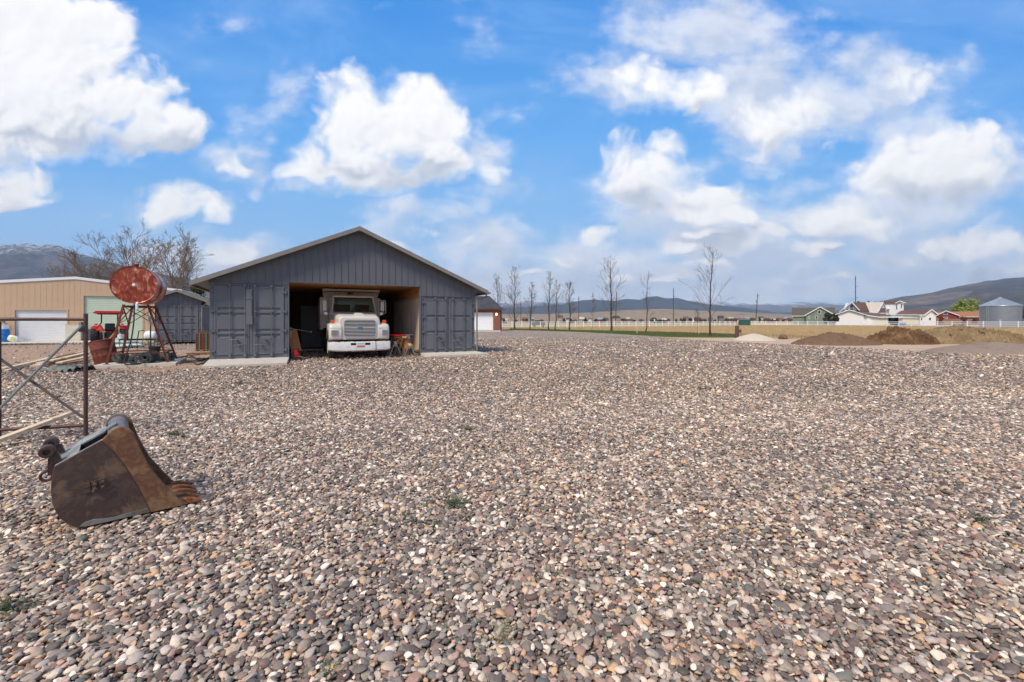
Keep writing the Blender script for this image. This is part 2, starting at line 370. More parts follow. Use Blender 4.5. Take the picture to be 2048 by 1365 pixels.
m, t, b = newmat('pebble'); M['pebble'] = m
at = t.new('ShaderNodeAttribute', attribute_type='INSTANCER', attribute_name='rnd')
c = t.ramp(at.outputs['Fac'], STOPS, 'CONSTANT')
tc = t.new('ShaderNodeTexCoord').outputs['Object']
pos = t.new('ShaderNodeNewGeometry').outputs['Position']
c = t.mix(1.0, c, t.ramp(t.noise(pos, 90, 4, .65), [(.3, (.82, .82, .82)), (.7, (1.15, 1.14, 1.12))]), 'MULTIPLY')
c = t.mix(1.0, tone(t, c, pos), (GAIN * 1.50, GAIN * 1.34, GAIN * 1.16), 'MULTIPLY')
t.put(b.inputs['Base Color'], c); b.inputs['Roughness'].default_value = .72; b.inputs['Specular IOR Level'].default_value = .35
m, t, b = newmat('gravel_sheet'); M['gravel_sheet'] = m
pos = t.new('ShaderNodeNewGeometry').outputs['Position']
wp = t.vmath('ADD', pos, t.vmath('SCALE', t.vmath('SUBTRACT', t.noise(pos, 20, 3, .5, col=True), (.5, .5, .5)), sc=.03))
vo = t.new('ShaderNodeTexVoronoi', ins={'Vector': wp, 'Scale': 24.0, 'Randomness': 1.0})
rs = t.new('ShaderNodeSeparateColor', ins={0: vo.outputs['Color']})
c = t.ramp(rs.outputs[0], STOPS, 'CONSTANT')
sm = t.new('ShaderNodeTexVoronoi', ins={'Vector': wp, 'Scale': 9.0}); s2 = t.new('ShaderNodeSeparateColor', ins={0: sm.outputs['Color']})
c = t.mix(1.0, c, t.ramp(s2.outputs[0], [(0, (.8, .8, .8)), (1, (1.15, 1.15, 1.15))]), 'MULTIPLY')
gap = t.step(vo.outputs['Distance'], .32, .62)
c = t.mix(t.math('MULTIPLY', gap, .55), c, srgb(66, 60, 54))
c = t.mix(1.0, tone(t, c, pos), (GAIN * 1.76, GAIN * 1.55, GAIN * 1.34), 'MULTIPLY')
t.put(b.inputs['Base Color'], c); b.inputs['Roughness'].default_value = .85; b.inputs['Specular IOR Level'].default_value = .2
bn = t.new('ShaderNodeBump', ins={'Height': t.math('SUBTRACT', 1.0, vo.outputs['Distance']), 'Strength': .8, 'Distance': .03}); t.put(b.inputs['Normal'], bn.outputs[0])
def ground_mat(name, cols, s1, s2, fine=30, bump=.4, extra=None, ea=.3, es=1.0):
    m, t, b = newmat(name); M[name] = m
    pos = t.new('ShaderNodeNewGeometry').outputs['Position']
    n = t.math('ADD', t.math('MULTIPLY', t.noise(pos, s1, 6, .65), .6), t.math('MULTIPLY', t.noise(pos, s2, 5, .7), .4))
    c = t.ramp(n, [(.34 + .32 * i / (len(cols) - 1), srgb(*k)) for i, k in enumerate(cols)])
    if extra:
        c = t.mix(t.step(t.noise(pos, es, 8, .7), .5 + (.5 - ea) * .4, .55 + (.5 - ea) * .4), c, srgb(*extra))
    t.put(b.inputs['Base Color'], c); b.inputs['Roughness'].default_value = .95; b.inputs['Specular IOR Level'].default_value = .1
    bn = t.new('ShaderNodeBump', ins={'Height': t.noise(pos, fine, 6, .7), 'Strength': bump, 'Distance': .05}); t.put(b.inputs['Normal'], bn.outputs[0])
ground_mat('plain', [(150, 126, 92), (176, 148, 106), (158, 136, 104)], .02, .3, 3)
ground_mat('dry_field', [(168, 142, 100), (190, 164, 120), (178, 152, 112)], .12, 1.5, 12, .6, extra=(150, 118, 76), ea=.2, es=.5)
ground_mat('lawn_turf', [(78, 98, 44), (96, 116, 56), (110, 122, 66)], .4, 4, 30, .5)
ground_mat('dirt', [(150, 124, 104), (182, 152, 126), (166, 140, 118)], .6, 5, 30, .6, extra=(126, 110, 98), ea=.3, es=6)
ground_mat('sandy_dirt', [(176, 148, 122), (204, 176, 148), (190, 162, 136)], .5, 4, 30, .4)
ground_mat('soil', [(98, 74, 58), (134, 106, 84), (116, 90, 72)], 1.5, 9, 20, 1)
ground_mat('manure', [(76, 54, 38), (116, 86, 62), (152, 120, 88)], 1.2, 7, 18, 1)
ground_mat('straw', [(104, 84, 60), (144, 120, 88), (172, 146, 110)], 1.0, 7, 18, 1, extra=(82, 62, 42), ea=.3, es=2)
ground_mat('grey_gravel', [(132, 112, 98), (158, 138, 122), (144, 124, 110)], 1.5, 14, 30, .8, extra=(170, 146, 92), ea=.22, es=1.2)
ground_mat('white_gravel', [(186, 168, 146), (214, 198, 176), (202, 184, 162)], 2, 14, 30, .6)
ground_mat('foothill', [(128, 108, 88), (156, 134, 108), (142, 120, 98)], .002, .012, .05, .3, extra=(92, 84, 66), ea=.3, es=.01)
ground_mat('ridge', [(34, 44, 54), (50, 58, 64), (78, 78, 76)], .0012, .008, .02, 1.0)
ground_mat('right_hill', [(50, 54, 54), (70, 66, 64), (128, 112, 98)], .0016, .009, .02, 1.0, extra=(122, 106, 92), ea=.34, es=.003)
# worn steel of the bucket and pipe frame
def worn(name, stops, scale, rough=.55, metal=.35, sc2=3.0, bump=.25):
    m, t, b = newmat(name); M[name] = m
    tc = t.new('ShaderNodeTexCoord').outputs['Object']
    n = t.math('ADD', t.math('MULTIPLY', t.noise(tc, scale, 9, .68, .4), .65), t.math('MULTIPLY', t.noise(tc, sc2, 4, .6), .35))
    c = t.ramp(n, [(.32 + .36 * i / (len(stops) - 1), srgb(*k)) for i, k in enumerate(stops)])
    scr = t.new('ShaderNodeMapping', ins={'Vector': tc}); scr.inputs['Scale'].default_value = (6, 6, 90); scr.inputs['Rotation'].default_value = (0, .5, 0)
    c = t.mix(t.math('MULTIPLY', t.step(t.noise(scr.outputs[0], 1.5, 4, .6), .62, .72), .35), c, srgb(150, 138, 128))
    t.put(b.inputs['Base Color'], c); b.inputs['Metallic'].default_value = metal
    t.put(b.inputs['Roughness'], t.step(t.noise(tc, scale * 2, 4), .25, .75, rough - .15, rough + .2))
    bn = t.new('ShaderNodeBump', ins={'Height': t.noise(tc, scale * 5, 8, .7), 'Strength': bump, 'Distance': .004}); t.put(b.inputs['Normal'], bn.outputs[0])
worn('bucket_dark', [(68, 54, 48), (98, 76, 66), (80, 62, 54), (124, 98, 78), (138, 98, 66)], 7, .5, .2)
worn('bucket_rust', [(86, 60, 46), (142, 100, 66), (112, 74, 50), (156, 116, 78), (110, 96, 80)], 8, .65, .1)
worn('tooth_rust', [(140, 76, 42), (196, 118, 62), (110, 66, 44), (170, 98, 54)], 16, .6, .25)
worn('bucket_blue', [(140, 142, 138), (168, 168, 160), (118, 116, 112), (140, 104, 80)], 6, .45, .12)
worn('bucket_grey', [(120, 114, 106), (140, 134, 126), (106, 100, 92), (130, 104, 84)], 5, .55, .1)
worn('bucket_painted', [(150, 70, 74), (92, 120, 134), (128, 122, 116), (160, 96, 92), (84, 104, 120)], 6, .45, .3)
worn('patch_steel', [(78, 62, 54), (118, 96, 82), (92, 74, 64), (150, 120, 90)], 16, .45, .6)
worn('rust_pipe', [(76, 54, 50), (96, 68, 60), (84, 58, 52), (112, 78, 64)], 10, .55, .25)
paint('yellow_wood', srgb(192, 128, 66), .8, var=.12, scale=4)

# tank_sheen: copper red primer, sky reflections painted in as pale streaks
m, t, b = newmat('rust_tank'); M['rust_tank'] = m
tc = t.new('ShaderNodeTexCoord').outputs['Object']; mp = t.new('ShaderNodeMapping', ins={'Vector': tc}); mp.inputs['Scale'].default_value = (2.0, 1, .8); mp.inputs['Rotation'].default_value = (0, .35, 0)
st = t.noise(mp.outputs[0], 2.6, 6, .55, 2.2)
c = t.ramp(st, [(.36, srgb(136, 56, 38)), (.52, srgb(172, 80, 58)), (.60, srgb(206, 124, 100)), (.68, srgb(232, 172, 152))])
t.put(b.inputs['Base Color'], c); t.put(b.inputs['Roughness'], t.step(st, .35, .65, .42, .2)); b.inputs['Metallic'].default_value = .55
bn = t.new('ShaderNodeBump', ins={'Height': st, 'Strength': .5, 'Distance': .03}); t.put(b.inputs['Normal'], bn.outputs[0])
# left mountain: snow caught near the crest
m, t, b = newmat('snow_mountain'); M['snow_mountain'] = m
pos = t.new('ShaderNodeNewGeometry').outputs['Position']; z = t.new('ShaderNodeSeparateXYZ', ins={0: pos}).outputs[2]
c = t.ramp(t.noise(pos, .0028, 8, .68), [(.40, srgb(44, 44, 54)), (.5, srgb(74, 68, 74)), (.60, srgb(122, 104, 98))])
zz = t.math('ADD', z, t.math('MULTIPLY', t.math('SUBTRACT', t.noise(pos, .006, 7, .7), .5), 900))
c = t.mix(t.math('MULTIPLY', t.math('MULTIPLY', t.step(zz, 930, 1090), t.step(t.noise(pos, .016, 6, .7), .44, .56)), .9), c, srgb(226, 228, 234))
t.put(b.inputs['Base Color'], c); b.inputs['Roughness'].default_value = .95; b.inputs['Specular IOR Level'].default_value = .1
bn = t.new('ShaderNodeBump', ins={'Height': t.noise(pos, .01, 8, .7), 'Strength': 1.0, 'Distance': 160.0}); t.put(b.inputs['Normal'], bn.outputs[0])
m, t, b = newmat('snow_ridge'); M['snow_ridge'] = m
pos = t.new('ShaderNodeNewGeometry').outputs['Position']; z = t.new('ShaderNodeSeparateXYZ', ins={0: pos}).outputs[2]
c = t.ramp(t.noise(pos, .0015, 8, .68), [(.36, srgb(60, 62, 66)), (.66, srgb(96, 92, 90))])
zz = t.math('ADD', z, t.math('MULTIPLY', t.math('SUBTRACT', t.noise(pos, .003, 7, .7), .5), 500))
c = t.mix(t.math('MULTIPLY', t.step(zz, 400, 560), .8), c, srgb(226, 228, 234))
t.put(b.inputs['Base Color'], c); b.inputs['Roughness'].default_value = .95

from mathutils import noise as mn
def ridge(name, prof, D, depth, mat, rough, seed, rows=26, step=5, crest=None):
    """terrain with its crest at distance D following the skyline, falling towards the viewer over `depth` metres"""
    xs = np.arange(prof[0][0], prof[-1][0] + .1, step); ys = np.interp(xs, [p[0] for p in prof], [p[1] for p in prof])
    mb = MB(); nc = len(xs); tt = [-.5, -.25] + list(np.linspace(0, 1, rows) ** .9) 
    for tj in tt:
        for x, y in zip(xs, ys):
            d = D - depth * tj; X = (x - CX) / F * d
            h = (HOR - y) / F * D
            if tj <= 0: hh = h * (1 + 1.2 * tj)
            else:
                s = 1 - tj
                hh = h * (.30 * s + .70 * s ** 1.8)
            n = mn.fractal(Vector((X / rough, d / rough, seed)), .9, 2.1, 7)
            rd = 1 - abs(mn.fractal(Vector((X / rough * .7, d / rough * .45, seed + 9)), 1.0, 2.0, 4))
            k = math.sin(PI * min(1, max(0, tj))) ** .7
            hh += h * k * (.16 * n + .34 * (rd - .75))
            fine = mn.fractal(Vector((X / rough * 6, 3.3, seed)), .8, 2, 4) * h * .018
            mb.v.append((X, d, max(-3, hh + fine) - 3 * (tj >= .999)))
    for j in range(len(tt) - 1):
        for i in range(nc - 1): mb.f.append((j * nc + i, j * nc + i + 1, (j + 1) * nc + i + 1, (j + 1) * nc + i)); mb.mi.append(0)
    o = mb.build(name, mat, kind='structure', smooth=True, angle=180, recalc=False)
    if o.data.polygons[len(o.data.polygons) // 2].normal.z < 0: o.data.flip_normals()
    return o
ridge('snowy_mountain', [(-700, 560), (-350, 520), (-150, 500), (0, 492), (35, 489), (62, 488), (75, 493), (95, 488), (120, 494), (150, 506), (200, 519), (260, 535), (300, 545), (350, 553), (400, 562), (500, 575), (640, 595), (760, 612)], 6500, 3600, 'snow_mountain', 900, 3.1, 34, 4)
ridge('far_snow_range', [(700, 606), (900, 602), (1003, 604), (1040, 600), (1070, 598), (1100, 603), (1161, 599), (1190, 598), (1240, 601), (1300, 598), (1372, 595), (1400, 596), (1415, 599), (1467, 604), (1500, 609), (1546, 607.5), (1598, 604.6), (1644, 605), (1690, 607), (1760, 612)], 12000, 3500, 'snow_ridge', 1400, 7.7, 20, 3)
ridge('blue_ridge', [(700, 622), (900, 618), (1060, 614), (1124, 609), (1161, 601), (1190, 600), (1230, 602), (1251, 598.6), (1280, 600), (1293, 594), (1314, 593), (1330, 597), (1354, 596), (1372, 601), (1415, 609), (1460, 613), (1517, 619), (1555, 626), (1640, 622), (1700, 628), (1760, 634)], 7500, 3200, 'ridge', 1100, 5.2, 24, 3)
ridge('brown_foothill', [(500, 634), (800, 632), (1003, 628), (1098, 628), (1180, 625), (1256, 620), (1322, 617.6), (1388, 621), (1460, 623), (1575, 629), (1700, 631), (1850, 630), (2300, 632)], 3000, 1700, 'foothill', 500, 1.4, 22, 4)
ridge('right_hill', [(1600, 634), (1661, 626), (1718, 611), (1770, 601), (1804, 593.7), (1862, 586), (1919, 571.6), (1977, 561.5), (2048, 553.8), (2150, 546), (2300, 540), (2500, 548), (2800, 575)], 4200, 2400, 'right_hill', 800, 2.6, 34, 4)
# ---------------------------------------------------------------- ground sheets
g0 = MB(); g0.add([(-16000, -4000, -.03), (16000, -4000, -.03), (16000, 14000, -.03), (-16000, 14000, -.03)], [(0, 1, 2, 3)]); g0.build('ground', 'plain', kind='structure')
def P2(*a): return [G(*q) for q in a]
yard = [(-40, -8), (34, -8)] + P2((2210, 722), (2048, 712), (1747, 698), (1460, 684), (1390, 680), (1330, 676), (1296, 672), (1230, 668), (1167, 664.5), (1100, 662), (1006, 660)) + [(-30, 80), (-60, 60), (-60, 0)]
sheet('gravel_yard', yard, -.012, 'gravel_sheet', jag=.10, sub=.7)
sheet('dry_field', P2((2300, 700), (1900, 690), (1640, 682), (1460, 675.5), (1462, 667.5), (1360, 664.5), (1150, 660), (1010, 657)) + [(-30, 95), (-30, 330), (420, 330), (260, 90)], -.024, 'dry_field', jag=.15, sub=3)
sheet('sandy_strip', P2((2300, 722), (2048, 714), (1747, 700), (1460, 686), (1385, 681), (1330, 677.5), (1440, 675.5), (1500, 675), (1640, 678), (1780, 680), (2048, 686), (2300, 690)), -.016, 'sandy_dirt', jag=.14, sub=.9, seed=4)
sheet('lawn_strip', P2((1478, 675.5), (1400, 674.5), (1330, 673.5), (1296, 672), (1230, 668), (1167, 664.7), (1100, 662.2), (1020, 660.2), (1020, 657.5), (1072, 658.4), (1151, 660.3), (1250, 662.3), (1362, 665), (1478, 668.5)), -.008, 'lawn_turf', jag=.10, sub=1.2)
sheet('dirt_patch', P2((-260, 746), (0, 735), (110, 727), (200, 742), (300, 748), (392, 741), (440, 728), (440, 704), (330, 699), (230, 693), (100, 692), (-100, 693), (-400, 700)), -.006, 'dirt', jag=.12, sub=.5, seed=9)
sheet('far_road', [(70, 146), (95, 138), (112, 120), (118, 92), (240, 92), (240, 104), (128, 126), (104, 150), (80, 157)], -.018, 'grey_gravel')
# apron slab before the tan building, concrete in front of the brick garage
RB = math.radians(26); FX = Vector((math.cos(RB), math.sin(RB), 0)); FY = Vector((-math.sin(RB), math.cos(RB), 0))
# ---------------------------------------------------------------- container shed
SHED = Vector((-10.9, 15.86, 0))
def S(x, y, z=0): return SHED + FX * x + FY * y + Vector((0, 0, z))
shed = thing('container_shed', 'large dark grey gabled shed resting on two containers with an open truck bay', 'shed', SHED, RB)
def door_leaf(x0, x1, z0, z1, grooves, y=0.0, gh=.10):
    """one corrugated container door: border frame, recessed panel with deep horizontal grooves"""
    m = MB(); T = .055; fw = .07
    for a, b_, c, d in ((x0, x0 + fw, z0, z1), (x1 - fw, x1, z0, z1), (x0 + fw, x1 - fw, z0, z0 + fw), (x0 + fw, x1 - fw, z1 - fw, z1)): m.box(a, b_, y - T, y, c, d)
    H = z1 - z0; zs = [(z0 + fw, -.035)]
    for gfrac in sorted(grooves):
        zc = z0 + H * (1 - gfrac)
        zs += [(zc, 'g')]
    prof = [(z0 + fw, y - .04)]
    for gfrac in sorted(grooves, reverse=True):
        zc = z0 + H * (1 - gfrac)
        prof += [(zc - gh * .8, y - .04), (zc - gh * .45, y - .0), (zc + gh * .35, y - .0), (zc + gh * .5, y - .04)]
    prof += [(z1 - fw, y - .04)]
    xa, xb = x0 + fw + .06, x1 - fw - .06
    for (za, ya), (zb, yb) in zip(prof[:-1], prof[1:]): m.add([(xa, ya, za), (xb, ya, za), (xb, yb, zb), (xa, yb, zb)], [(0, 1, 2, 3)])
    for xs, xe in ((x0 + fw, xa), (xb, x1 - fw)): m.add([(xs, y - .04, z0 + fw), (xe, y - .04, z0 + fw), (xe, y - .04, z1 - fw), (xs, y - .04, z1 - fw)], [(0, 1, 2, 3)])
    for (za, ya), (zb, yb) in zip(prof[:-1], prof[1:]):           # side cheeks of the grooves
        for x in (xa, xb): m.add([(x, y - .04, za), (x, ya, za), (x, yb, zb), (x, y - .04, zb)], [(0, 1, 2, 3)])
    return m
def container(x0, W, H, z0, L, parent, grooves, lockbox=False, mat='grey_paint', inner=None, hing=4):
    """a container as one part of a shed, doors and rods as its sub-parts"""
    m = MB(); P = .11
    m.box(x0, x0 + P, 0, .14, z0, z0 + H); m.box(x0 + W - P, x0 + W, 0, .14, z0, z0 + H)
    m.box(x0 + P, x0 + W - P, 0, .12, z0, z0 + .12); m.box(x0 + P, x0 + W - P, 0, .12, z0 + H - .10, z0 + H)
    for cx in (x0 - .01, x0 + W - .16):                            # corner castings
        for cz in (z0, z0 + H - .12): m.box(cx, cx + .17, -.02, .17, cz - .004, cz + .12)
    # corrugated long sides
    for side, xs in ((-1, x0 + .02), (1, x0 + W - .02)):
        n = int((L - .2) / .28); pts = []
        for i in range(n):
            yb = .14 + (L - .2) * i / n; q = (L - .2) / n
            for fy, off in ((0, 0), (.25, 0), (.33, .06), (.67, .06), (.75, 0)): pts.append((yb + q * fy, off))
        pts.append((.14 + L - .2, 0))
        for (ya, oa), (yb, ob) in zip(pts[:-1], pts[1:]):
            m.add([(xs - side * oa, ya, z0 + .1), (xs - side * ob, yb, z0 + .1), (xs - side * ob, yb, z0 + H - .08), (xs - side * oa, ya, z0 + H - .08)], [(0, 1, 2, 3)], 1 if (inner == side) else 0)
        xo = xs + side * .012
        m.box(min(xs, xo) - .02, max(xs, xo) + .008, .14, L, z0 + H - .09, z0 + H - .004, 1 if inner == side else 0); m.box(min(xs, xo) - .02, max(xs, xo) + .008, .14, L, z0 + .002, z0 + .11, 1 if inner == side else 0)
    m.box(x0 + .01, x0 + W - .01, .15, L - .01, z0 + H - .03, z0 + H - .012); m.box(x0 + .01, x0 + W - .01, .15, L - .01, z0 + .01, z0 + .03); m.box(x0 + .01, x0 + W - .01, L - .05, L - .02, z0 + .03, z0 + H - .03)
    body = m.build('shipping_container', [mat, 'cream_paint'], parent, bevel=.006)
    xc = x0 + W / 2; dz0, dz1 = z0 + .13, z0 + H - .11
    for a, b_ in ((x0 + P + .01, xc - .008), (xc + .008, x0 + W - P - .01)):
        door_leaf(a, b_, dz0, dz1, grooves, .02).build('door', mat, body, bevel=.004)
    lw = W / 2 - P
    for i, fx in enumerate((.25, .44, .57, .785)):
        x = x0 + W * fx
        r = MB(); r.tube([(x, -.085, dz0 - .05), (x, -.085, dz1 + .05)], .019, 10)
        for zz in (dz0 - .06, dz1 - .03): r.box(x - .045, x + .045, -.12, -.03, zz, zz + .09)
        for zf in (.3, .62): r.box(x - .04, x + .04, -.105, -.036, dz0 + (dz1 - dz0) * zf, dz0 + (dz1 - dz0) * zf + .05)
        r.build('lock_rod', mat, body, bevel=.003)
        hd = MB(); zh = dz0 + (.56 if i in (0, 3) else .36); sgn = 1 if i in (0, 2) else -1
        if i == 1 or i == 2: zh = dz0 + .36
        hd.tube([(x, -.10, zh), (x + sgn * .08, -.125, zh + .015), (x + sgn * .36, -.125, zh)], .016, 6); hd.box(x + sgn * .2 - .035, x + sgn * .2 + .035, -.135, -.03, zh - .03, zh + .045)
        hd.build('door_handle', mat, body)
    for i in range(hing):
        zz = dz0 + (dz1 - dz0) * (.06 + .86 * i / (hing - 1))
        for side, x in ((1, x0 + .03), (-1, x0 + W - .03)):
            h = MB(); h.prism([(x, -.075, zz - .05), (x + side * .14, -.075, zz - .02), (x + side * .14, -.075, zz + .02), (x, -.075, zz + .05)], (0, .05, 0)); h.tube([(x + side * .01, -.07, zz - .06), (x + side * .01, -.07, zz + .06)], .02, 8); h.build('hinge', mat, body)
    if lockbox:
        lb = MB(); lb.box(xc - .11, xc + .075, -.115, -.037, dz0 + 1.2, dz1 - .12); lb.box(xc - .10, xc + .10, -.15, -.11, dz0 + 1.12, dz0 + 1.42); lb.box(xc - .12, xc + .10, -.135, -.11, dz1 - .5, dz1 - .40)
        lb.build('lock_cover', mat, body, bevel=.006)
    return body
WT, Hh, LC = 10.2, 2.9, 6.1
container(0, 2.5, 2.79, .13, LC, shed, (.33, .41, .645, .72), True, inner=1)
container(7.70, 2.5, 2.48, .13, LC, shed, (.345, .655), False, inner=-1)
RISE = .432; EO = .52; APX = 5.1; APZ = 5.30
def roofz(x): return APZ - abs(x - APX) * RISE
# gable wall with standing ribs, its lower edge stepping over the containers and the bay
g = MB(); x = 0.0; top = lambda x: roofz(x) - .10
def low(x): return 2.925 if x < 2.55 else (3.02 if x < 7.65 else 2.62)
segs = [0, 2.55, APX, 7.65, WT]
for a, b_ in zip(segs[:-1], segs[1:]):
    zl = low((a + b_) / 2); g.prism([(a, -.03, zl), (b_, -.03, zl), (b_, -.03, top(b_)), (a, -.03, top(a))], (0, .10, 0))
x = .13
while x < WT - .05:
    zt = top(x + (.018 if x > APX else -.018)) - .03
    g.box(x - .017, x + .017, -.055, -.028, low(x) + .004, zt); x += .268
g.box(-.02, 2.56, -.055, -.026, 2.90, 2.945); g.box(2.53, 7.67, -.055, .10, 3.0, 3.045); g.box(7.64, WT + .02, -.055, -.026, 2.60, 2.645)
g.box(2.505, 2.56, -.045, .08, .05, 3.0); g.box(7.64, 7.695, -.045, .08, .05, 3.0)
g.box(-.03, 0, -.04, 6.1, 2.9, top(0) - .02); g.box(WT, WT + .03, -.04, 6.1, 2.62, top(WT) - .02)
g.build('gable_wall', 'grey_siding', shed, bevel=.003)
r = MB(); FO = .42; BK = 6.4
for s in (-1, 1):
    xe = APX + s * (APX + EO); ze = roofz(xe); th = .05
    r.prism([(APX, -FO, APZ), (xe, -FO, ze), (xe, -FO, ze - th), (APX, -FO, APZ - th)], (0, BK + FO, 0))
    k = 0
    yy_ = -FO + .0
    while yy_ < BK - .1:                                             # standing seams running down the slope
        r.bar((APX, yy_ + .02, APZ + .012), (xe, yy_ + .02, ze + .012), .035, .03); yy_ += .45
rf = r.build('roof', 'roof_metal', shed)
f = MB()
for s in (-1, 1):
    xe = APX + s * (APX + EO); ze = roofz(xe)
    f.prism([(APX, -FO - .03, APZ + .03), (xe, -FO - .03, ze + .03), (xe, -FO - .03, ze - .14), (APX, -FO - .03, APZ - .14)], (0, .028, 0))
    f.prism([(APX, -FO, APZ - .065), (xe, -FO, ze - .065), (xe, -FO, ze - .085), (APX, -FO, APZ - .085)], (0, FO - .04, 0))
f.build('barge_board', 'trim_grey', rf, bevel=.003)
for s in (-1, 1):
    xe = APX + s * (APX + EO); ze = roofz(xe)
    gt = MB(); x0_, x1_ = (xe - .11, xe + .02) if s < 0 else (xe - .02, xe + .11)
    prof = [(x0_, ze - .02), (x0_ + .012, ze - .12), (x1_ - .012, ze - .12), (x1_, ze - .02)]
    for (xa, za), (xb, zb) in zip(prof[:-1], prof[1:]): gt.prism([(xa, -FO - .02, za), (xb, -FO - .02, zb), (xb, -FO - .02, zb - .006), (xa - .001, -FO - .02, za - .006)], (0, BK + FO, 0))
    gt.build('gutter', 'trim_grey', rf)
dp = MB(); xe = WT + EO; ze = roofz(xe)
dp.tube([(xe + .03, -.1, ze - .12), (xe + .03, -.1, ze - .22), (xe - .1, -.1, ze - .30), (WT + .08, -.1, ze - .36), (WT + .08, -.1, ze - .5), (WT + .08, -.1, .15)], .04, 8)
dp.build('downspout', 'trim_grey', shed, smooth=True)
ce = MB(); ce.box(2.40, 7.80, .072, 6.2, 3.03, 3.05); ce.box(2.46, 2.49, .08, 6.1, 2.9, 3.03); ce.build('ceiling', 'osb', shed)
ob = MB(); ob.box(7.655, 7.685, .075, 6.06, 2.594, 3.03); o = ob.build('osb_panel', 'osb', shed)
bw = MB(); bw.box(2.40, 7.80, 6.06, 6.12, -.05, 3.2)
for x in np.arange(2.6, 7.7, .6): bw.box(x - .02, x + .02, 6.0, 6.062, .06, 3.0)
bw = bw.build('back_wall', 'dark_wood', shed)
bd = MB(); bd.box(3.05, 4.15, 5.94, 5.99, .14, 2.22); bd.box(3.0, 3.06, 5.93, 6.0, .10, 2.28); bd.box(4.14, 4.2, 5.93, 6.0, .10, 2.28); bd.box(3.0, 4.2, 5.93, 6.0, 2.215, 2.28)
bd.build('back_door', 'grey_paint', shed, bevel=.004)
si = MB(); si.box(2.56, 7.64, 5.55, 6.05, -.02, .09); si.build('sill_slab', 'concrete', shed)
# foundation pads under the containers
pd = MB(); pd.box(.05, 2.45, .05, 6.0, -.05, .128); pd.box(7.75, 10.15, .05, 6.0, -.05, .128); pd.build('footing', 'concrete', shed)
def text(body, size, mat, parent, loc, rot, name='lettering', ext=.002, width=None):
    cu = bpy.data.curves.new(name, 'FONT'); cu.body = body; cu.size = size; cu.extrude = ext; cu.align_x = 'CENTER'; cu.align_y = 'CENTER'
    if width: cu.space_character = width
    tmp = bpy.data.objects.new('tmp', cu); C.objects.link(tmp)
    bpy.context.view_layer.update(); me = bpy.data.meshes.new_from_object(tmp.evaluated_get(bpy.context.evaluated_depsgraph_get())); bpy.data.objects.remove(tmp)
    me.materials.clear(); me.materials.append(M[mat]); o = bpy.data.objects.new(name, me); C.objects.link(o); o.parent = parent; o.location = loc; o.rotation_euler = rot
    return o
text('OUT', .2, 'stamp_ink', shed, (7.652, .62, 2.80), (PI / 2, 0, -PI / 2), 'stencil_lettering')
def ramp_slab(name, label, c):
    m = MB(); (a, b_, c_, d) = c      # ground-plane corners: back-left, back-right, front-right, front-left in shed coordinates
    tb, tf = .125, .07
    top = [(a[0], a[1], tb), (b_[0], b_[1], tb), (c_[0], c_[1], tf), (d[0], d[1], tf)]
    m.add([(x, y, -.04) for x, y, z in top] + top, [(3, 2, 1, 0), (4, 5, 6, 7), (0, 1, 5, 4), (1, 2, 6, 5), (2, 3, 7, 6), (3, 0, 4, 7)])
    o = m.build(name, 'concrete', bevel=.008, loc=SHED); o.rotation_euler = (0, 0, RB); return tag(o, label, 'concrete ramp', 'concrete ramps at the container doors')
ramp_slab('concrete_ramp', 'pale concrete ramp before the doors of the taller container nearest the tank', ((-.02, .0), (2.56, .0), (2.52, -1.85), (.1, -2.05)))
ramp_slab('concrete_ramp', 'pale concrete ramp before the shorter container beside the right-hand downspout', ((7.68, .0), (10.24, .0), (10.55, -.85), (7.76, -1.15)))
# ---------------------------------------------------------------- small container shed behind
o2 = A(401, 684, 29.4); o2.z = 0; o2 = o2 - FX * 2.44
sh2 = thing('small_container_shed', 'small grey gabled shed made of one shipping container behind the rusty tank', 'shed', o2, RB)
container(0, 2.44, 2.46, .13, 6.1, sh2, (.31, .51, .70), False)
g = MB(); ap, az = 1.22, 3.55; z2 = lambda x: az - abs(x - ap) * .41
g.prism([(0, -.02, 2.59), (2.44, -.02, 2.59), (2.44, -.02, z2(2.44) - .08), (ap, -.02, az - .08), (0, -.02, z2(0) - .08)], (0, .08, 0))
for i in range(9): x = .14 + i * .27; g.box(x - .015, x + .015, -.04, -.018, 2.6, z2(x) - .12)
g.build('gable_wall', 'grey_siding', sh2)
r = MB()
for s in (-1, 1):
    xe = ap + s * 1.66; r.prism([(ap, -.4, az), (xe, -.4, z2(xe)), (xe, -.4, z2(xe) - .13), (ap, -.4, az - .13)], (0, .05, 0)); r.prism([(ap, -.36, az + .01), (xe, -.36, z2(xe) + .01), (xe, -.36, z2(xe) - .03), (ap, -.36, az - .03)], (0, 6.7, 0))
    for i in range(14): r.bar((ap, -.3 + i * .5, az + .02), (xe, -.3 + i * .5, z2(xe) + .02), .03, .03)
r.build('roof', 'roof_metal', sh2)
dp = MB(); dp.tube([(2.85, -.2, z2(2.88) - .03), (2.7, -.1, 2.62), (2.52, -.05, 2.5), (2.52, -.05, .2)], .04, 8); dp.build('downspout', 'trim_grey', sh2, smooth=True)
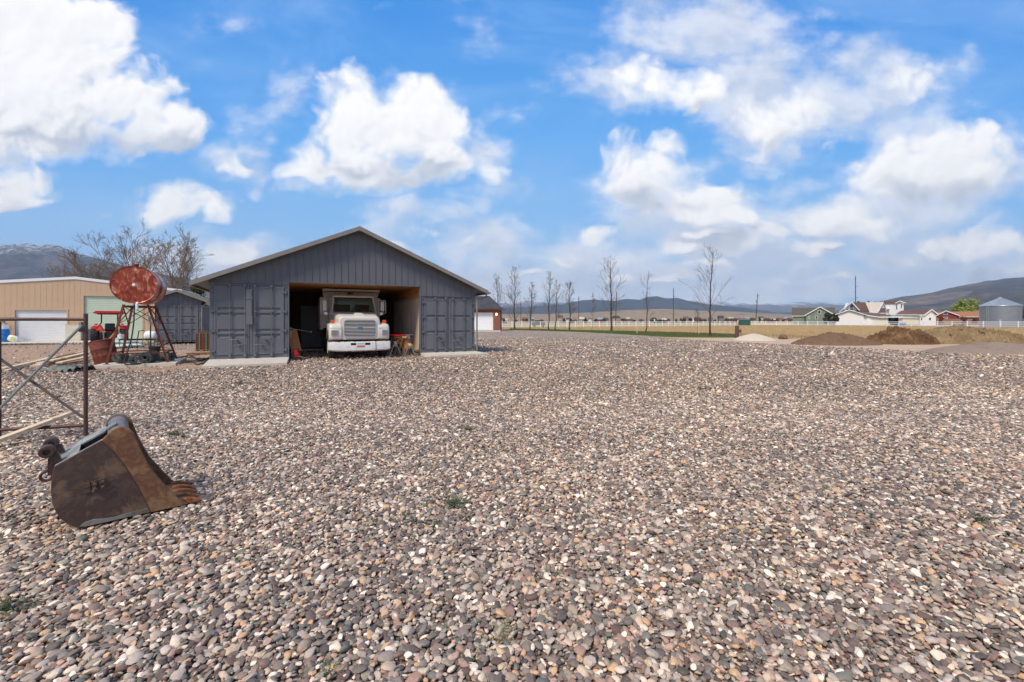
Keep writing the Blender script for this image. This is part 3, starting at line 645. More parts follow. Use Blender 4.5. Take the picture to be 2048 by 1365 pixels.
# ---------------------------------------------------------------- tan steel building
DT = 31.0; tb0 = A(30, 683, DT); tb0.z = 0
tan = thing('steel_building', 'long tan steel building with white roof trim and two overhead doors', 'building', tb0, RB)
TX0, TX1, TA = -5.2, 9.35, 3.2; tz = lambda x: 4.62 - abs(x - TA) * (.108 if x < TA else .118)
DOORS = [(.0, 2.72, 0, 2.28), (3.66, 7.08, 0, 3.38)]
wl = MB()
def wallseg(a, b_, z0, z1=None):
    if z1 is None: wl.prism([(a, 0, z0), (b_, 0, z0), (b_, 0, tz(b_))] + ([(TA, 0, tz(TA))] if a < TA < b_ else []) + [(a, 0, tz(a))], (0, .12, 0))
    else: wl.box(a, b_, 0, .12, z0, z1)
wallseg(TX0, 0, .08); wallseg(0, 2.72, 2.28); wallseg(2.72, 3.66, .08); wallseg(3.66, 7.08, 3.38); wallseg(7.08, TX1, .08)
x = TX0 + .1
while x < TX1:
    inn = [d for d in DOORS if d[0] - .06 < x < d[1] + .06]; z0 = inn[0][3] + .06 if inn else .08
    wl.box(x - .014, x + .014, -.008, .002, z0, tz(x) - .05); x += .305
wl.box(TX1 - .12, TX1, .12, 18, .08, tz(TX1) - .02); wl.box(TX0, TX0 + .12, .12, 18, .08, tz(TX0) - .02)
wl.build('wall', 'tan_siding', tan)
for (a, b_, z0, z1), mt in zip(DOORS, ('white_door', 'green_door')):
    d = MB(); n = 18 if mt == 'white_door' else 24; hs = (z1 - .08) / n
    for i in range(n): d.prism([(a, .10, .08 + i * hs), (a, .075, .08 + i * hs + .012), (a, .075, .08 + (i + 1) * hs - .012), (a, .10, .08 + (i + 1) * hs)], (b_ - a, 0, 0))
    d.box(a, b_, .095, .11, .08, z1)
    dd = d.build('overhead_door', mt, tan, label='white roll-up door' if mt == 'white_door' else 'pale green roll-up door')
    tr = MB(); tr.box(a - .09, a, -.03, .09, .08, z1 + .09); tr.box(b_, b_ + .09, -.03, .09, .08, z1 + .09); tr.box(a, b_, -.03, .09, z1, z1 + .09); tr.build('door_trim', 'tan_siding', tan)
rt = MB()
for a, b_ in ((TX0 - .15, TA), (TA, TX1 + .25)):
    rt.prism([(a, -.06, tz(a) - .02), (b_, -.06, tz(b_) - .02), (b_, -.06, tz(b_) + .17), (a, -.06, tz(a) + .17)], (0, .05, 0)); rt.prism([(a, -.01, tz(a) + .1), (b_, -.01, tz(b_) + .1), (b_, -.01, tz(b_) + .155), (a, -.01, tz(a) + .155)], (0, 18, 0))
rt.build('roof', 'white_trim', tan)
li = MB(); li.lathe([(0, .0), (.09, .0), (.10, .06), (.05, .1), (0, .1)], 12, (-.55, -.12, 1.42)); li.build('wall_lamp', 'stone_grey', tan)
pl = MB(); pl.box(3.66, 4.9, -.12, -.03, .1, .88); pl.box(3.68, 4.9, -.14, -.118, .86, .9); pl.build('kick_panel', 'stone_grey', tan)
ap_ = MB(); ap_.box(-7, 10.5, -4.2, .6, -.03, .078); ap_ = ap_.build('apron', 'concrete', loc=tb0, kind='structure'); ap_.rotation_euler = (0, 0, RB)
def on(o, x, y, z=0, org=None):           # place in tan-building coordinates
    p = tb0 + FX * x + FY * y; o.location = (p.x, p.y, z); o.rotation_euler = (0, 0, RB); return o
b = MB(); b.box(0, .85, 0, .35, 0, 1.18); b.box(-.02, .87, -.02, .36, 1.18, 1.21); b.box(.05, .8, -.012, 0, .82, .84); b.box(.05, .8, -.012, 0, .06, .08); b = b.build('utility_cabinet', 'beige_box', bevel=.008, label='beige utility cabinet between the white and the pale green doors', cat='cabinet'); on(b, 2.78, -.45, .078)
b = thing('drum', 'blue plastic barrel with a cloudy tub on it beside the white roll-up door', 'barrel'); on(b, -.25, -.7, .078)
m = MB(); m.lathe([(0, 0), (.25, 0), (.28, .03), (.29, .3), (.30, .32), (.29, .34), (.29, .6), (.30, .62), (.29, .64), (.28, .86), (.25, .88), (0, .88)], 24); m.build('barrel_body', 'blue_plastic', b, smooth=True)
m = MB(); m.lathe([(0, 0), (.22, 0), (.25, .28), (.27, .29), (.27, .31), (.24, .31), (.0, .30)], 20, (0, 0, .885)); tbk = m.build('plastic_tub', 'white_plastic', smooth=True, label='cloudy plastic tub sitting upside down on the blue barrel', cat='tub'); on(tbk, -.25, -.7, .078)
def sack(name, mat, size, label, cat, loc, rz, seed, tilt=(0, 0), group=None):
    n, k = 14, 9; m = MB(); rnd = Vector((seed * 3.1, 1, 2)); vs = []
    for j in range(k + 1):
        ph = -PI / 2 + PI * j / k
        for i in range(n):
            th = 2 * PI * i / n; cx, cy = math.cos(th), math.sin(th); e = .55
            x = math.copysign(abs(cx) ** e, cx) * abs(math.cos(ph)) ** .45; y = math.copysign(abs(cy) ** e, cy) * abs(math.cos(ph)) ** .45; z = math.sin(ph)
            nn = mn.noise(Vector((x, y, z)) * 2.2 + rnd) * .12
            vs.append((x * size[0] * (1 + nn), y * size[1] * (1 + nn), (z * (.8 + nn) + .8) * size[2]))
    fs = [(j * n + i, j * n + (i + 1) % n, (j + 1) * n + (i + 1) % n, (j + 1) * n + i) for j in range(k) for i in range(n)]
    m.add(vs, fs); o = m.build(name, mat, smooth=True, angle=180, label=label, cat=cat, group=group); o.location = loc; o.rotation_euler = (tilt[0], tilt[1], rz); return o
p = tb0 + FX * .16 + FY * (-.8)
sack('feed_bag', ['white_plastic'], (.3, .12, .28), 'white and yellow bag slumped against the blue barrel', 'bag', (p.x, p.y, .09), RB, 2, (0, .35))
pz = MB(); pz.box(-.07, .12, -.14, -.10, .1, .34); pz = pz.build('yellow_label', 'lime', bpy.data.objects['feed_bag'])
# ---------------------------------------------------------------- fuel tank on its stand
tp = MB(); tp.add([], [])
FLc, FRc = G(216, 729.6, .10), G(332.8, 724.7, .10)
TD = math.radians(29); TX = Vector((math.cos(TD), math.sin(TD), 0)); TY = Vector((-math.sin(TD), math.cos(TD), 0))
org = (FLc + FRc) / 2; org.z = 0; HW = (FRc - FLc).length / 2
slab = MB(); slab.box(-1.05, 1.05, -.28, 2.0, -.03, .10); slab = slab.build('tank_pad', 'concrete', bevel=.01, loc=org, label='low concrete pad under the rusty tank stand', cat='concrete pad'); slab.rotation_euler = (0, 0, TD)
tank = thing('fuel_tank', 'rusty red round tank raised on a splayed leg stand with a hose hanging down', 'tank', org, TD)
HW = .80; FZ = .10; TZ = 2.06; BYd = 1.62
legs = {}
for nm, bx, by, tx, ty in (('fl', -HW, .0, -.42, .22), ('fr', HW, .0, .22, .22), ('bl', -HW, BYd, -.42, 1.32), ('br', HW, BYd, .22, 1.32)):
    a, b_ = Vector((bx, by, FZ)), Vector((tx, ty, TZ)); legs[nm] = (a, b_)
    m = MB(); m.bar(a, b_, .062, .008, up=(0, 1, 0)); m.bar(a + Vector((.03 * (1 if bx < 0 else -1), 0, 0)), b_ + Vector((.03 * (1 if bx < 0 else -1), 0, 0)), .008, .062, up=(0, 1, 0)); m.cb((bx, by, FZ + .006), (.14, .14, .012)); m.build('leg', 'rust_steel', tank)
L = lambda k, f: legs[k][0].lerp(legs[k][1], f)
for a, b_ in (('fl', 'fr'), ('bl', 'br'), ('fl', 'bl'), ('fr', 'br')):
    for p_, q_, w_, h_ in ((L(a, .17), L(b_, .17), .045, .045), (L(a, .97), L(b_, .97), .05, .06), (L(a, .66), L(b_, .97), .03, .02), (L(a, .97), L(b_, .66), .03, .02)):
        br = MB(); br.bar(p_, q_, w_, h_); br.build('brace', 'rust_steel', tank)
TXO = -.10; R_ = .625; cy0, cy1 = -.02, 1.5; cz = TZ + .03 + R_
RX = Matrix.Rotation(-PI / 2, 3, 'X')      # lathe axis along +y
m = MB()
m.lathe([(R_ - .03, 0.03), (R_ - .012, .0), (R_, .0), (R_, .02), (R_ - .004, .03), (R_ - .004, .70), (R_ + .004, .71), (R_ + .004, .73), (R_ - .004, .74), (R_ - .004, 1.49), (R_, 1.5), (R_, 1.52), (R_ - .02, 1.52)], 72, (TXO, cy0, cz), RX)
drum = m.build('tank_shell', 'rust_tank', tank, smooth=True, angle=60)
# ends: slightly dished, oil-canned sheet
for yy_, s in ((cy0 + .03, -1), (cy0 + 1.49, 1)):
    m = MB(); n, k = 72, 16; vs = [(TXO, yy_, cz)]
    for j in range(1, k + 1):
        r_ = (R_ - .02) * j / k
        for i in range(n):
            th = 2 * PI * i / n; X, Z = r_ * math.cos(th), r_ * math.sin(th)
            wv = mn.fractal(Vector((X * 2.0 + Z * 1.0, Z * 1.4 - X * .9, 3 * s)), .8, 2.0, 3) * .034 + math.sin((X * 1.1 + Z * .25) * 24 + 3 * mn.noise(Vector((X * 3, Z * 3, 1)))) * .0015
            vs.append((X + TXO, yy_ + s * (.0 + .015 * (1 - (j / k) ** 2)) + wv * (1 - (j / k) ** 6), cz + Z))
    fs = [(0, 1 + i, 1 + (i + 1) % n) for i in range(n)] + [(1 + j * n + i, 1 + j * n + (i + 1) % n, 1 + (j + 1) * n + (i + 1) % n, 1 + (j + 1) * n + i) for j in range(k - 1) for i in range(n)]
    m.add(vs, fs); m.build('tank_end', 'rust_tank', tank, smooth=True, angle=180)
m = MB(); m.lathe([(0, 0), (.045, 0), (.05, .03), (.03, .05), (0, .05)], 14, (TXO, cy0 + .03, cz - .01), Matrix.Rotation(PI / 2, 3, 'X')); m.build('gauge', 'white_plastic', tank, smooth=True)
m = MB(); m.lathe([(.06, 0), (.06, .05), (.08, .05), (.08, .09), (0, .10)], 14, (TXO, cy0 + .25, cz + R_ - .01)); m.build('filler_cap', 'rust_steel', tank)
m = MB(); m.tube([(-.02, cy0 + .1, cz - R_ + .06), (-.02, cy0 - .02, cz - R_ - .02), (-.02, cy0 - .02, cz - R_ - .20)], .04, 10); m.build('fuel_filter', 'white_plastic', tank, smooth=True)
def catm(pts, n=8):
    P = [Vector(p) for p in pts]; P = [P[0]] + P + [P[-1]]; out = []
    for i in range(1, len(P) - 2):
        for k in range(n):
            u = k / n; out.append(.5 * ((2 * P[i]) + (P[i + 1] - P[i - 1]) * u + (2 * P[i - 1] - 5 * P[i] + 4 * P[i + 1] - P[i + 2]) * u * u + (3 * P[i] - P[i - 1] - 3 * P[i + 1] + P[i + 2]) * u ** 3))
    return out + [P[-2]]
m = MB(); m.tube(catm([(-.09, cy0 - .02, cz - R_ - .02), (-.10, -.05, 1.5), (-.16, -.08, .9), (-.27, -.2, .35), (-.28, -.32, .13), (-.12, -.40, .105), (.12, -.36, .11), (.27, -.22, .22), (.33, -.08, .6), (.33, -.02, 1.1), (.33, .0, 1.40)], 8), .02, 8)
m.build('hose', 'black_rubber', tank, smooth=True)
m = MB(); m.bar((.33, .0, 1.40), (.30, -.02, 1.62), .05, .06); m.bar((.33, -.01, 1.42), (.40, -.01, 1.36), .03, .03); m.tube([(.30, -.02, 1.6), (.26, -.02, 1.72), (.24, .05, 1.8)], .014, 6); m.build('nozzle', 'galv', tank)
def tk(x, y, z=0): return org + TX * x + TY * y + Vector((0, 0, z))
# wire rolls and a bucket lying on the pad
def wire_roll(label, c, r, L_, rz, seed):
    rnd = random.Random(seed); m = MB(); RR = Matrix.Rotation(PI / 2, 3, 'X')
    for k in range(9):
        rr = r * (1 - .085 * k); pts = [(rr * math.cos(q), -L_ / 2 * rnd.choice((1, .97, .93)) , rr * math.sin(q)) for q in np.linspace(0, 2 * PI, 19)]
        m.tube(pts, .006, 4, cap=False); m.tube([(a, -b_, d) for a, b_, d in pts], .006, 4, cap=False)
    for q in np.linspace(0, 2 * PI, 30)[:-1]:
        m.tube([(r * math.cos(q), -L_ / 2, r * math.sin(q)), (r * math.cos(q + .5), L_ / 2, r * math.sin(q + .5))], .005, 4, cap=False); m.tube([(r * math.cos(q), -L_ / 2, r * math.sin(q)), (r * math.cos(q - .5), L_ / 2, r * math.sin(q - .5))], .005, 4, cap=False)
    m.lathe([(r * .82, -L_ / 2 * .9), (r * .84, L_ / 2 * .9)], 18, (0, 0, 0), RR)
    o = m.build('wire_roll', 'wire', label=label, cat='wire roll', group='rolls of wire mesh under the tank stand'); o.location = (c.x, c.y, .10 + r + .006); o.rotation_euler = (0, 0, rz); return o
wire_roll('small wire mesh roll lying on the pad in front, left of the thick one', tk(-.12, -.02), .12, .55, TD + .2, 1)
wire_roll('thickest wire mesh roll, lying in the middle beneath the tank', tk(.27, .12), .19, .6, TD - .2, 2)
wire_roll('wire mesh roll lying across the pad behind the front leg on the shed side', tk(.62, .62), .15, .5, TD + 1.0, 3)
wire_roll('slack brown wire roll beside the tank leg nearest the rusty tub', tk(-.5, .3), .17, .5, TD + .5, 4)
wire_roll('wire mesh roll lying at the back of the pad behind the thickest roll', tk(.1, .95), .16, .6, TD - .1, 5)
b = thing('metal_pail', 'dark pail standing on a crossbar height stack under the tank', 'pail', tk(.3, .75, .40), TD)
m = MB(); m.lathe([(0, 0), (.14, 0), (.18, .22), (.165, .22), (.13, .01)], 18); m.build('pail_body', 'dark_steel', b, smooth=True)
m = MB(); m.tube([(.175 * math.cos(q), .04, .2 + .12 * math.sin(q)) for q in np.linspace(0, PI, 10)], .006, 5); m.build('handle', 'galv', b)
m = MB(); rnd = random.Random(5)
for i in range(9): m.bar((rnd.uniform(-.5, .1), .62 + i * .06, .11 + .03 * i), (rnd.uniform(.35, .62), .66 + i * .06 + rnd.uniform(-.1, .1), .13 + .03 * i), .09, .025)
s = m.build('scrap_board_stack', 'dark_wood', label='dark heap of scrap boards under the middle of the tank stand', cat='scrap boards'); s.location = org; s.rotation_euler = (0, 0, TD)
# tangled chicken wire behind the left leg
m = MB(); rnd = random.Random(11)
for i in range(46):
    c0 = Vector((rnd.uniform(-.5, .25), rnd.uniform(1.75, 2.5), .05)); q = rnd.uniform(0, PI)
    m.tube([c0 + Vector((math.cos(q) * .3 * math.cos(u), math.sin(q) * .3 * math.cos(u), .26 * abs(math.sin(u)) + .02 * rnd.random())) for u in np.linspace(0, PI, 8)], .005, 3, cap=False)
s = m.build('wire_tangle', 'wire', label='loose grey tangle of fencing wire behind the tank stand', cat='wire'); s.location = org; s.rotation_euler = (0, 0, TD)
# rusty ribbed tub, tilted
tubp = G(193, 733, 0)
tb = thing('rusty_tub', 'tilted rusty ribbed metal tub between the pipe frame and the tank stand', 'tub', (tubp.x + .02, tubp.y + .36, .07)); tb.rotation_euler = (-.06, -.24, .3); tb.scale = (.72, .72, .95)
m = MB(); m.lathe([(0, .0), (.40, 0), (.42, .03), (.425, .24), (.435, .25), (.435, .27), (.43, .28), (.445, .50), (.455, .51), (.455, .53), (.45, .54), (.47, .80), (.485, .81), (.47, .83), (.455, .80), (.41, .02), (0, .02)], 40); m.build('tub_body', 'rust_steel', tb, smooth=True, angle=50)
m = MB()
for k in range(14): q = 2 * PI * k / 14; m.bar((.418 * math.cos(q), .418 * math.sin(q), .02), (.45 * math.cos(q), .45 * math.sin(q), .52), .014, .02, up=(math.cos(q), math.sin(q), 0))
m.build('tub_rib', 'rust_steel', tb)
# lumber heap at the left
def board(p, q, w, h, label, mat='lumber', name='lumber_board', group='loose boards heaped on the dirt'):
    p, q = Vector(p), Vector(q); m = MB(); c = (p + q) / 2; m.bar(p - c, q - c, w, h); return m.build(name, mat, bevel=.004, loc=c, label=label, cat='board', group=group)
def gp(px, py, z): v = G(px, py, z); return (v.x, v.y, z)
board(gp(3, 738, .05), gp(98, 716, .05), .15, .05, 'pale thin board at the lowest far left end of the lumber heap')
board(gp(12, 742, .03), gp(60, 729, .06), .09, .05, 'short pale board end nearest the left edge of the photo', 'lumber')
board(gp(30, 731, .07), gp(150, 707, .16), .16, .05, 'long thin brown board along the back of the lumber heap', 'old_lumber')
board(gp(60, 730, .05), gp(115, 721, .06), .14, .06, 'thick squared beam in the middle of the lumber heap', 'old_lumber')
board(gp(100, 722, .15), gp(172, 709, .21), .2, .05, 'wide pale board on top of the lumber heap', 'lumber')
board(gp(118, 726, .12), gp(176, 714, .18), .18, .05, 'grey white board in front at the top of the lumber heap', 'lumber')
board(gp(78, 727, .10), gp(136, 716, .12), .16, .05, 'pale board crossing the thick beam of the lumber heap')
board(gp(112, 731, .04), gp(146, 729, .04), .12, .08, 'short block of old timber under the lumber heap', 'old_lumber')
board(gp(150, 707, .10), gp(176, 700, .10), .09, .04, 'pale board end poking out above the lumber heap by the pipe post')
board(gp(102, 746, .015), gp(150, 732, .02), .10, .03, 'weathered plank lying flat before the green netting', 'old_lumber')
board(gp(70, 733, .04), gp(150, 714, .06), .24, .08, 'wide pale squared timber forming the bottom front of the lumber heap')
board(gp(20, 735, .09), gp(118, 713, .13), .16, .05, 'long pale board crossing the heap from the far left end')
board(gp(128, 716, .22), gp(178, 705, .27), .2, .045, 'topmost pale board behind the pipe post')
m = MB(); n = 44; c0 = G(145, 741, 0)
for j in range(19):
    for i in range(n):
        u = i / (n - 1); v = j / 18; m.v.append((-.75 + 1.35 * u, -.3 + .75 * v - .3 * u, .02 + .15 * u * abs(math.sin(PI * min(1, v * 1.1))) ** .5 + .12 * mn.fractal(Vector((u * 6, v * 4, 1)), .7, 2, 4)))
for j in range(18):
    for i in range(n - 1): m.f.append((j * n + i, j * n + i + 1, (j + 1) * n + i + 1, (j + 1) * n + i)); m.mi.append(0)
o = m.build('netting_heap', 'green_mesh', smooth=True, angle=180, loc=c0, label='crumpled grey green netting on the gravel under the lumber heap', cat='netting')
o.modifiers.new('thick', 'SOLIDIFY').thickness = .01
# ---------------------------------------------------------------- red compact tractor seen from behind
TRP = G(220, 690, 0); TRP.z = 0; TR = math.radians(38)
tr = thing('red_tractor', 'red compact tractor with a red canopy parked before the pale green door', 'tractor', TRP, TR)
def tyre(x, y, r, w_, parent, lugs=20, name='wheel', rimm='red_paint'):
    RY = Matrix.Rotation(PI / 2, 3, 'Y'); m = MB()
    m.lathe([(r * .55, -w_ / 2), (r * .86, -w_ / 2), (r * .96, -w_ * .36), (r * .97, 0), (r * .96, w_ * .36), (r * .86, w_ / 2), (r * .55, w_ / 2)], 32, (x, y, r), RY)
    for k in range(lugs):
        for s in (-1, 1):
            q = 2 * PI * (k + (.5 if s > 0 else 0)) / lugs
            a = Vector((x + s * w_ * .02, y + r * .985 * math.cos(q + .12), r + r * .985 * math.sin(q + .12))); b_ = Vector((x + s * w_ * .47, y + r * .95 * math.cos(q), r + r * .95 * math.sin(q)))
            m.bar(a, b_, .045, .05, up=(0, math.cos(q), math.sin(q)))
    wv = m.build(name, 'black_rubber', parent, smooth=True)
    rm = MB(); rm.lathe([(0, -w_ * .1), (r * .3, -w_ * .1), (r * .34, -w_ * .3), (r * .55, -w_ * .42), (r * .56, w_ * .42), (r * .34, w_ * .3), (r * .3, w_ * .1), (0, w_ * .1)], 24, (x, y, r), RY); rm.build('rim', rimm, wv, smooth=True)
for s in (-1, 1): tyre(s * .70, 0, .58, .34, tr); tyre(s * .62, 1.75, .38, .22, tr, 16)
m = MB(); m.box(-.28, .28, .1, 1.0, .42, .78); m.box(-.2, .2, -.22, .12, .42, .82); m.box(-.06, .06, -.32, -.2, .35, .6); m.build('transmission', 'black_plastic', tr, bevel=.03)
m = MB()
for s in (-1, 1): m.prism([(s * .45, -.42, 1.02), (s * .45, -.25, 1.2), (s * .45, .3, 1.24), (s * .45, .55, 1.05), (s * .45, .55, .98), (s * .45, .28, 1.18), (s * .45, -.2, 1.15)], (s * .38, 0, 0))
m.build('fender', 'red_paint', tr, bevel=.03)
m = MB(); m.prism([(-.3, 1.0, .62), (-.3, 1.0, 1.12), (-.3, 2.0, 1.02), (-.3, 2.25, .85), (-.3, 2.25, .55)], (.6, 0, 0)); m.build('hood', 'red_paint', tr, bevel=.05)
m = MB(); m.box(-.24, .24, .05, .5, .86, .96); m.cb((0, -.02, 1.14), (.48, .11, .46), R=Matrix.Rotation(-.15, 3, 'X')); m.build('seat', 'black_plastic', tr, bevel=.04)
m = MB(); m.tube([(0, .95, .9), (0, .75, 1.15)], .02, 8); m.lathe([(.17, -.014), (.185, 0), (.17, .014), (.155, 0), (.17, -.014)], 20, (0, .74, 1.16), Matrix.Rotation(.5, 3, 'X')); m.build('steering_wheel', 'black_plastic', tr)
m = MB()
for s in (-1, 1): m.tube([(s * .5, -.25, .75), (s * .5, -.25, 1.2), (s * .38, -.22, 1.42), (s * .38, -.22, 1.95)], .035, 8)
m.tube([(-.38, -.22, 1.95), (.38, -.22, 1.95)], .03, 8); m.build('roll_bar', 'black_plastic', tr)
m = MB(); m.prism([(-.70, -.5, 1.98), (-.76, -.55, 2.03), (-.64, -.5, 2.15), (.64, -.5, 2.15), (.76, -.55, 2.03), (.70, -.5, 1.98)], (0, 1.4, 0)); m.build('canopy', 'red_paint', tr, bevel=.02)
m = MB(); m.box(-.58, .58, -.44, .72, 1.935, 1.978); m.build('canopy_lining', 'black_plastic', tr)
for s in (-1, 1): m = MB(); m.box(s * .62 - .07, s * .62 + .07, -.42, -.35, 1.26, 1.36); m.bar((s * .5, -.3, 1.3), (s * .6, -.36, 1.3), .02, .02); m.build('tail_light', 'orange_lens', tr, bevel=.01)
m = MB(); q = .21; m.prism([(-.42 - q, -.66, .96), (-.42 - q * .75, -.66, .90), (-.42 + q * .75, -.66, .90), (-.42 + q, -.66, .96), (-.42 + .06, -.66, 1.27), (-.42 - .06, -.66, 1.27)], (0, .012, 0)); sm_ = m.build('slow_vehicle_sign', 'red_paint', tr)
m = MB(); m.prism([(-.42 - .15, -.664, .955), (-.42 + .15, -.664, .955), (-.42, -.664, 1.20)], (0, .003, 0)); m.build('reflector', 'sign_orange', sm_)
def sm_box_thing(name, mat, size, px, py, rz, label, cat, z=0, bevel=.01, **k):
    p = G(px, py, z); m = MB(); m.box(-size[0] / 2, size[0] / 2, 0, size[1], 0, size[2]); o = m.build(name, mat, bevel=bevel, label=label, cat=cat, **k); o.location = (p.x, p.y, z); o.rotation_euler = (0, 0, rz); return o
o = sm_box_thing('timber_beam', 'yellow_wood' if 'yellow_wood' in M else 'plank_brown', (2.0, .2, .22), 233, 691, .45, 'thick orange brown timber beam lying behind the rusty tub', 'beam')
board(gp(208, 690, .3), (gp(216, 690, 0)[0] + .25, gp(216, 690, 0)[1] + .3, .85), .09, .04, 'yellow board leaning up against the tractor tyre', 'plank_brown', 'leaning_board', 'boards lying by the tractor')
for i, (px, py, z, sz, lab) in enumerate([(229, 697, .0, (.5, .34, .13), 'green white sack at the left end of the row of sacks behind the tank'), (244, 696, .0, (.45, .34, .13), 'green white sack second from the left behind the tank legs'), (262, 695, .0, (.6, .36, .13), 'longest pale green sack lying right behind the hose'),
                                       (238, 695, .21, (.42, .3, .11), 'green white sack stacked on top between the two left ones'), (256, 694, .21, (.45, .32, .10), 'pale green sack stacked on top behind the hose')]):
    p = G(px, py, 0); sack('fertiliser_sack', ['green_bag'], sz, lab, 'sack', (p.x, p.y, z), .5 + .2 * i, i + 4, group='green and white sacks behind the tank')
p = G(242, 692, 0); m = MB(); m.lathe([(0, 0), (.14, 0), (.16, .3), (.17, .31), (0, .33)], 16); m.build('small_pail', 'white_plastic', loc=(p.x, p.y, .38), label='white pail on top of the green sacks', cat='pail', smooth=True)
# white tank on a yellow frame
p = G(299, 691, 0); wt_ = thing('sprayer_tank', 'white plastic sprayer tank on a yellow frame beside the small grey shed', 'tank', (p.x, p.y, 0), .4); wt_.scale = (.62, .62, .72)
m = MB(); RY = Matrix.Rotation(PI / 2, 3, 'Y'); m.lathe([(0, -.5), (.22, -.5), (.36, -.42), (.4, -.3), (.4, .3), (.36, .42), (.22, .5), (0, .5)], 22, (0, .3, .82), RY); m.lathe([(.12, 0), (.12, .06), (0, .07)], 14, (-.1, .3, 1.2)); m.build('tank_body', 'white_plastic', wt_, smooth=True, angle=50)
m = MB()
for s in (-.4, .4): m.bar((s, -.1, .04), (s, -.1, .5), .05, .05); m.bar((s, .7, .04), (s, .7, .5), .05, .05); m.bar((s, -.1, .46), (s, .7, .46), .06, .06)
m.bar((-.5, -.1, .46), (.5, -.1, .46), .06, .06); m.bar((-.5, -.1, .2), (.5, -.1, .2), .06, .06); m.cb((.2, -.2, .5), (.3, .2, .22)); m.build('frame', 'yellow_plastic', wt_)
# implements and scrap between tractor and tank
p = G(275, 697, 0); hr = thing('disc_harrow', 'dark tangled farm implement standing behind the tank beside the sacks', 'implement', (p.x, p.y, 0), .5)
m = MB(); rnd = random.Random(3)
m.bar((-.8, 0, .5), (.8, 0, .5), .07, .07); m.bar((-.7, .5, .45), (.7, .5, .45), .07, .07)
for s in (-.7, 0, .7): m.bar((s, 0, .5), (s, .5, .45), .05, .05)
m.tube([(0, 0, .5), (.1, -.2, .95), (.3, -.1, 1.0)], .025, 6); m.tube([(-.4, 0, .5), (-.5, -.05, .9)], .02, 6); m.build('frame', 'black_plastic', hr)
m = MB()
for i in range(7): m.tube(catm([(-.75 + .25 * i, .02, .5), (-.75 + .25 * i, -.15, .32), (-.75 + .25 * i, .0, .12), (-.75 + .25 * i, .16, .02)], 4), .016, 5)
m.build('tine', 'black_plastic', hr)
m = MB()
for i in range(14): m.bar((rnd.uniform(-.9, .9), rnd.uniform(-.3, .4), rnd.uniform(.02, .1)), (rnd.uniform(-.9, .9), rnd.uniform(-.3, .5), rnd.uniform(.1, .62)), .04, .02)
p = G(303, 700, 0); m.build('scrap_pipes', 'wire', loc=(p.x, p.y, 0), label='jumble of thin grey rods and wire frames behind the tank leg nearest the small shed', cat='scrap metal')
# pallet of bricks
p = G(405, 703, 0); bp = thing('brick_pallet', 'strapped stack of brown perforated bricks on a pallet beside the large shed', 'brick stack', (p.x, p.y, 0), RB)
m = MB()
bw_, bh_, n_l = .142, .068, 11
for j in range(n_l):
    for i in range(4):
        x0 = -.29 + i * .147; z0 = .10 + j * .072
        m.box(x0, x0 + .138, .02, .50, z0, z0 + .066)
        for h in (.03, .085): m.box(x0 + h, x0 + h + .026, .012, .021, z0 + .018, z0 + .048, 1)
m.build('brick_stack', ['brick_brown', 'dark_void'], bp)
m = MB()
for x in (-.13, .15): m.box(x - .014, x + .014, .0, .011, .08, .90); m.box(x - .014, x + .014, .0, .5, .894, .905)
m.build('strap', 'strap_green', bp)
m = MB(); m.box(-.3, .3, 0, .52, .06, .09); [m.box(x - .04, x + .04, 0, .52, 0, .06) for x in (-.25, 0, .25)]; m.build('pallet', 'old_lumber', bp)
m = MB(); m.cb((-.02, .2, .955), (.42, .16, .09)); m.tube([(.02, .2, .98), (.03, .2, 1.13)], .02, 6); m.build('loose_brick', 'brick_brown', bp)
# boards and hoses on the dirt between tank and shed
board(gp(372, 708, .06), gp(420, 706, .06), .3, .06, 'old flat planks lying below the strapped bricks', 'old_lumber', group='boards lying by the brick pallet')
board(gp(345, 716, .03), gp(398, 709, .03), .08, .03, 'thin reddish board on the dirt beside the concrete pad', 'rust_steel', group='boards lying by the brick pallet')
for k, (a, b_, c_, lab) in enumerate([((372, 712), (400, 721), (421, 714), 'black hose curling nearest the shed wall'), ((350, 718), (385, 716), (418, 718), 'black hose stretched from the pad to the shed'), ((372, 725), (396, 729), (420, 722), 'black hose loop lying lowest on the dirt by the ramp')]):
    m = MB(); q = [gp(a[0], a[1], .02), gp((a[0] + b_[0]) / 2, (a[1] + b_[1]) / 2 - 3, .02), gp(b_[0], b_[1], .02), gp(*c_, .02)]; m.tube(catm(q, 8), .022, 6); m.build('garden_hose', 'black_rubber', smooth=True, label=lab, cat='hose', group='black hoses on the dirt')
# ---------------------------------------------------------------- pipe frame in the left foreground
pa = G(171.5, 874); pb_ = Vector((-6.36, 5.47, 0)); D_ = (pb_ - pa); D_.z = 0; D_.normalize()
fr = thing('pipe_frame', 'rusty pipe scaffold frame with a grey and a brown cross brace at the left edge', 'pipe frame', pa)
topz = 1.60; m = MB()
def fp(s, z): return Vector((D_.x * s, D_.y * s, z))
m.tube([fp(0, 0), fp(0, topz)], .0225, 14); m.build('post', 'rust_pipe' if 'rust_pipe' in M else 'dark_steel', fr, smooth=True)
m = MB(); m.tube([fp(0, 1.525), fp(1.17, 1.525)], .0215, 14); m.build('rail', 'dark_steel', fr, smooth=True)
m = MB(); m.tube([fp(0, .15), fp(1.17, .15)], .0215, 14); m.build('rail', 'dark_steel', fr, smooth=True)
m = MB(); m.tube([fp(.868, 0.0), fp(.868, 1.5)], .017, 12); m.build('post', 'dark_steel', fr, smooth=True)
m = MB(); m.tube([fp(1.17, 0), fp(1.17, topz)], .0225, 14); m.build('post', 'dark_steel', fr, smooth=True)
